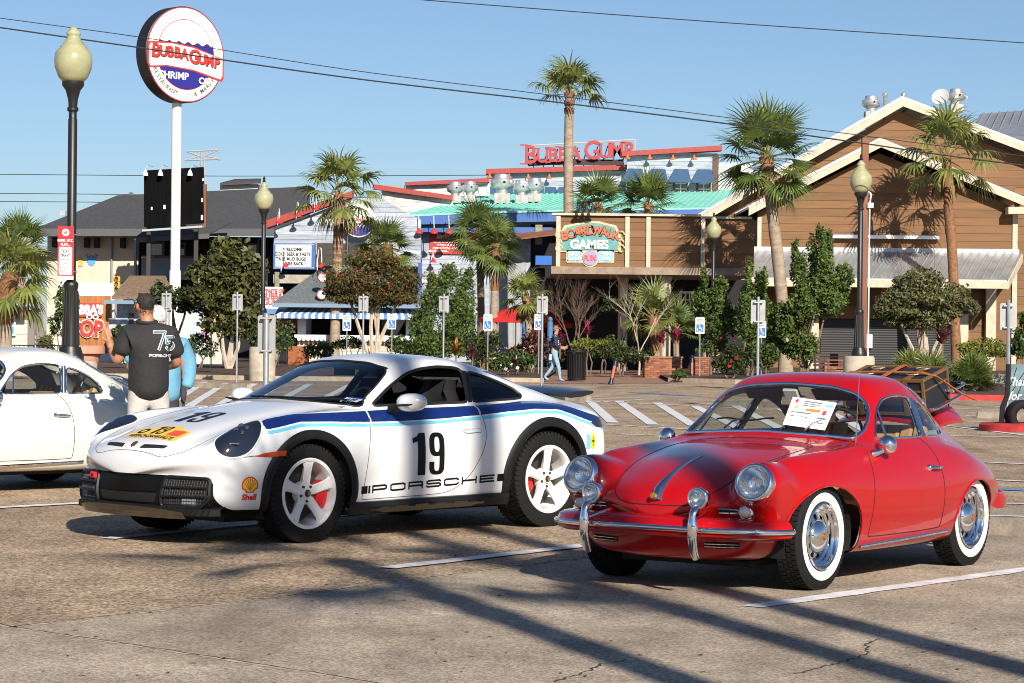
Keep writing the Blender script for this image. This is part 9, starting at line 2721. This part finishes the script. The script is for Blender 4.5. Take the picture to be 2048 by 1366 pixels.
man, mm = figure('person', Pm, 'person in black polo shirt and pale trousers raising one hand', J,
				 [('wrL','L',(-.315,.22,1.34),(-.10,.25,.95),(.55,.8,-.1),1.15,.25), ('wrR','R',(.16,.30,1.16),(-.4,.8,.1),(.0,.2,1),1.1,.5)], 1.12, [M_SKIN, mat('pale_trousers', (.46,.45,.43), .85, var=.08, vscale=8, bump=.8, bscale=8), mat('shoe_dark', (.03,.025,.02), .6)], R(16))
SJ = {'p':((0,0,.83),.208),'s':((.0,.015,1.08),.198),'c':((0,0,1.32),.195),'u':((-.005,.0,1.47),.125),'n':((-.012,.01,1.565),.078),
	  'a':((-.19,.0,1.475),.095),'b':((-.235,.012,1.34),.094),'b2':((-.255,.02,1.27),.092),'d':((.19,.0,1.465),.095),'e':((.232,.02,1.33),.094),'e2':((.25,.035,1.26),.092)}
polo, pme = garment(man, 'polo_shirt', SJ, [('p','s'),('s','c'),('c','u'),('u','n'),('u','a'),('a','b'),('b','b2'),('u','d'),('d','e'),('e','e2')], mat('black_polo', (.018,.018,.020), .85, var=.35, vscale=120, bump=1.0, bscale=7), zmin=.845)
pb = bvh_of(pme)
def on_back(x, z):
	l, n, i, d = pb.ray_cast(Vector((x,-2,z)), Vector((0,1,0)))
	return (l if l is not None else Vector((x,-.19,z))), Vector((0,-1,0))
def back_print(polys, m, name, off=.004):
	vs, fs = fine(*strip_polys(polys), .03)
	facing(drape(None, vs, fs, on_back, off), (0,-1,0)).build(name, m, polo)
wp = mat('print_white', (.62,.62,.64), .7); pk_ = mat('print_pink', (.55,.22,.28), .7); cy = mat('print_cyan', (.20,.45,.55), .7)
def glyph75(ox, oz, s, w):
	seven = [[(0,1.0),(.62,1.0),(.25,0)]]
	five = [[(1.15,.72),(.72,.72),(.70,.36)]]+[[(.70+.05,.36)]+[(.92+.24*math.cos(a), .18+.22*math.sin(a)) for a in np.linspace(R(125), R(-150), 12)]]
	return letter_strokes([[(ox+x*s, oz+z*s) for x, z in pl] for pl in seven+five], w)
back_print(glyph75(.03,1.335,.15,.026), wp, 'print_outline')
back_print(glyph75(.03,1.335,.15,.014), mat('print_ink', (.02,.02,.022), .8), 'print_core', .006)
back_print([[(x-.004, z) for x, z in p] for p in glyph75(.03,1.335,.15,.004)], cy, 'print_tint', .0075)
back_print([[(-.02+x, 1.265+z) for x, z in p] for p in wide_text('PORSCHE', .020, .21, .0058)], wp, 'print_name')
for z in (1.352,1.366): back_print(letter_strokes([[(.158,z),(.195,z)]], .007), wp, 'print_year', .008)
MB().tube([(-.02+.085*math.cos(a), .01+.080*math.sin(a), 1.575+.012*math.sin(a)) for a in np.linspace(0, 2*math.pi, 18, endpoint=False)], .018, 6, True).build('collar', mat('black_polo', (.018,.018,.020)), polo, smooth=True)
MB().tube([(-.311+.036*math.cos(a), .20+.030*math.sin(a), 1.325) for a in np.linspace(0, 2*math.pi, 14, endpoint=False)], .010, 6, True).build('wrist_strap', mat('strap_black', (.02,.02,.02), .5), man, smooth=True)
face_bits(man, (-.045,.02,1.722), (-.55,.83,0), .105, mat('greying_hair', (.016,.014,.012), .75, var=.7, vscale=70, bump=.4, bscale=60), 'balding')
Pb = at(319, 800, 23.7); Pb.z = 0
J2 = dict(J); J2.update({'shL':((-.18,0,1.46),.075),'elL':((-.26,-.02,1.20),.05),'wrL':((-.18,-.20,1.12),.032),'elR':((.26,-.02,1.20),.05),'wrR':((.24,-.10,.98),.032)})
J2 = {k: ((v[0][0], v[0][1], v[0][2]*.925), v[1]) for k, v in J2.items()}
man2, _ = figure('person', Pb, 'person in light blue shirt mostly hidden behind the black polo', J2,
				 [('wrL','L',J2['wrL'][0],(.6,-.4,-.2),(0,.5,1),1.0,.4), ('wrR','R',J2['wrR'][0],(0,-.2,-1),(0,1,0),1.0,.4)], 1.05, [M_SKIN, mat('dark_trousers', (.035,.035,.045), .85), mat('shoe_dark', (.03,.025,.02))], 0)
SJ2 = {k: ((v[0][0]*1.12, v[0][1], v[0][2]*.925), v[1]*(1.16 if k in 'pscu' else .98)) for k, v in SJ.items()}
SJ2.update({'e2':((.275,-.0,1.16),.080),'e3':((.285,-.03,1.06),.068),'e4':((.26,-.09,.95),.055)})
garment(man2, 'blue_shirt', SJ2, [('p','s'),('s','c'),('c','u'),('u','n'),('u','a'),('a','b'),('b','b2'),('u','d'),('d','e'),('e','e2'),('e2','e3'),('e3','e4')], mat('sky_blue_shirt', (.14,.36,.52), .8, var=.06, bump=1.0, bscale=7), zmin=.80)
face_bits(man2, (-.043,.02,1.62), (-.9,.4,0), .105, mat('white_hair', (.70,.69,.66), .8))
Pw = ground(1108, 766); Pw.y = 78.0; Pw.x = at(1108,766,78).x
W_ = {'pelvis':((0,0,.93),.125),'spine':((.0,0,1.10),.125),'chest':((.02,0,1.33),.140),'neck':((.04,0,1.52),.058),'jaw':((.065,0,1.60),.066),'skull':((.06,0,1.675),.088),'crown':((.055,0,1.735),.068),
	  'shL':((.02,-.18,1.42),.07),'elL':((.06,-.25,1.13),.047),'wrL':((.26,-.17,1.07),.03),'shR':((.03,.18,1.42),.07),'elR':((.08,.24,1.13),.047),'wrR':((.30,.08,1.10),.03),
	  'hipL':((.01,-.09,.86),.10),'knL':((.14,-.09,.47),.066),'anL':((.19,-.09,.09),.045),'toL':((.34,-.09,.045),.04),'hipR':((-.01,.09,.86),.10),'knR':((-.05,.09,.48),.066),'anR':((-.30,.09,.17),.045),'toR':((-.17,.09,.06),.04)}
wk_, wme = figure('person', Pw, 'person in navy sweatshirt and light jeans walking past the bin', W_,
				 [('wrL','L',W_['wrL'][0],(.9,.2,.25),(0,.3,1),1.0,.5), ('wrR','R',W_['wrR'][0],(.8,-.4,.2),(0,.3,1),1.0,.5)], 1.02, [M_SKIN, mat('light_jeans', (.22,.33,.45), .85, var=.15, vscale=10, bump=.4, bscale=12), mat('sneaker_grey', (.16,.15,.15), .7)])
for p in wme.polygons:
	if p.material_index == 0 and p.center.z < .98 and p.center.x < .2: p.material_index = 1
WS = {'p':((0,0,.90),.150),'s':((.0,0,1.06),.155),'c':((.02,0,1.30),.165),'u':((.03,0,1.42),.11),'n':((.045,0,1.50),.072),
	  'a':((.02,-.185,1.42),.088),'b':((.045,-.235,1.26),.075),'b2':((.06,-.25,1.13),.068),'b3':((.19,-.20,1.09),.052),'d':((.03,.185,1.42),.088),'e':((.055,.225,1.26),.075),'e2':((.08,.24,1.13),.068),'e3':((.22,.14,1.105),.052)}
sw, swm = garment(wk_, 'sweatshirt', WS, [('p','s'),('s','c'),('c','u'),('u','n'),('u','a'),('a','b'),('b','b2'),('b2','b3'),('u','d'),('d','e'),('e','e2'),('e2','e3')], mat('navy_sweatshirt', (.012,.016,.050), .85, var=.15, bump=.5, bscale=10), zmin=.90)
sb_ = bvh_of(swm)
for k, z in enumerate((1.30,1.245,1.19)):
	pl = letter_strokes([[(-.01,z),(.12,z)]], .032)
	vs, fs = strip_polys(pl)
	def on_side(x, zz):
		l, n, i, d = sb_.ray_cast(Vector((x+.06,-2,zz)), Vector((0,1,0)))
		return (l if l is not None else Vector((x,-.2,zz))), Vector((0,-1,0))
	facing(drape(None, vs, fs, on_side, .006), (0,-1,0)).build('print_block', mat('print_white', (.62,.62,.64)), sw)
face_bits(wk_, (.062,0,1.672), (1,-.15,0), .105, mat('grey_stubble', (.22,.15,.11), .8), 'balding')
MB().box((-.004,-.035,-.06),(.004,.035,.06), TR(.37,-.03,1.17) @ RY(R(20))).build('phone', M_BLACKG, wk_)
MB().tube([W_['jaw'][0][0:1] and (.15,-.075,1.70), (.06,-.10,1.70)], .006, 5).build('glasses', mat('glasses_dark', (.05,.03,.02), .4), wk_)
MB().box((-.03,-.02,-.16),(.03,.02,.02), TR(-.12,-.16,.86)).build('white_rag', M_WHT, wk_)
for (x, y, H, sd, cr, lab) in ((6.4,-3.3,19.0,41,22,'tall palm behind the photographer shading the rally car'),(6.35,-1.1,19.0,42,18,'tallest palm behind the photographer whose trunk shades the red coupe nose'),(4.6,-1.1,10.2,43,10,'short sparse palm behind the photographer shading the near slab')):
	shade_palm(x, y, H, lab, sd, r=.13, crown=cr)
rgt = random.Random(5)
bl = []
for k in range(26):
	x = -46+92*k/25+rgt.uniform(-1.5,1.5); h = rgt.uniform(5.0,8.5)
	bl.append(((x, -34+rgt.uniform(-3,3), h*.55), (2.6*rgt.uniform(.8,1.3), 2.2, h*.48)))
tag(leaves('treeline', clumps(bl, 5, 3), 16000, .42, G_DARK, None, seed=31), 'dense dark row of trees beyond the lot behind the camera', 'trees', kind='stuff')
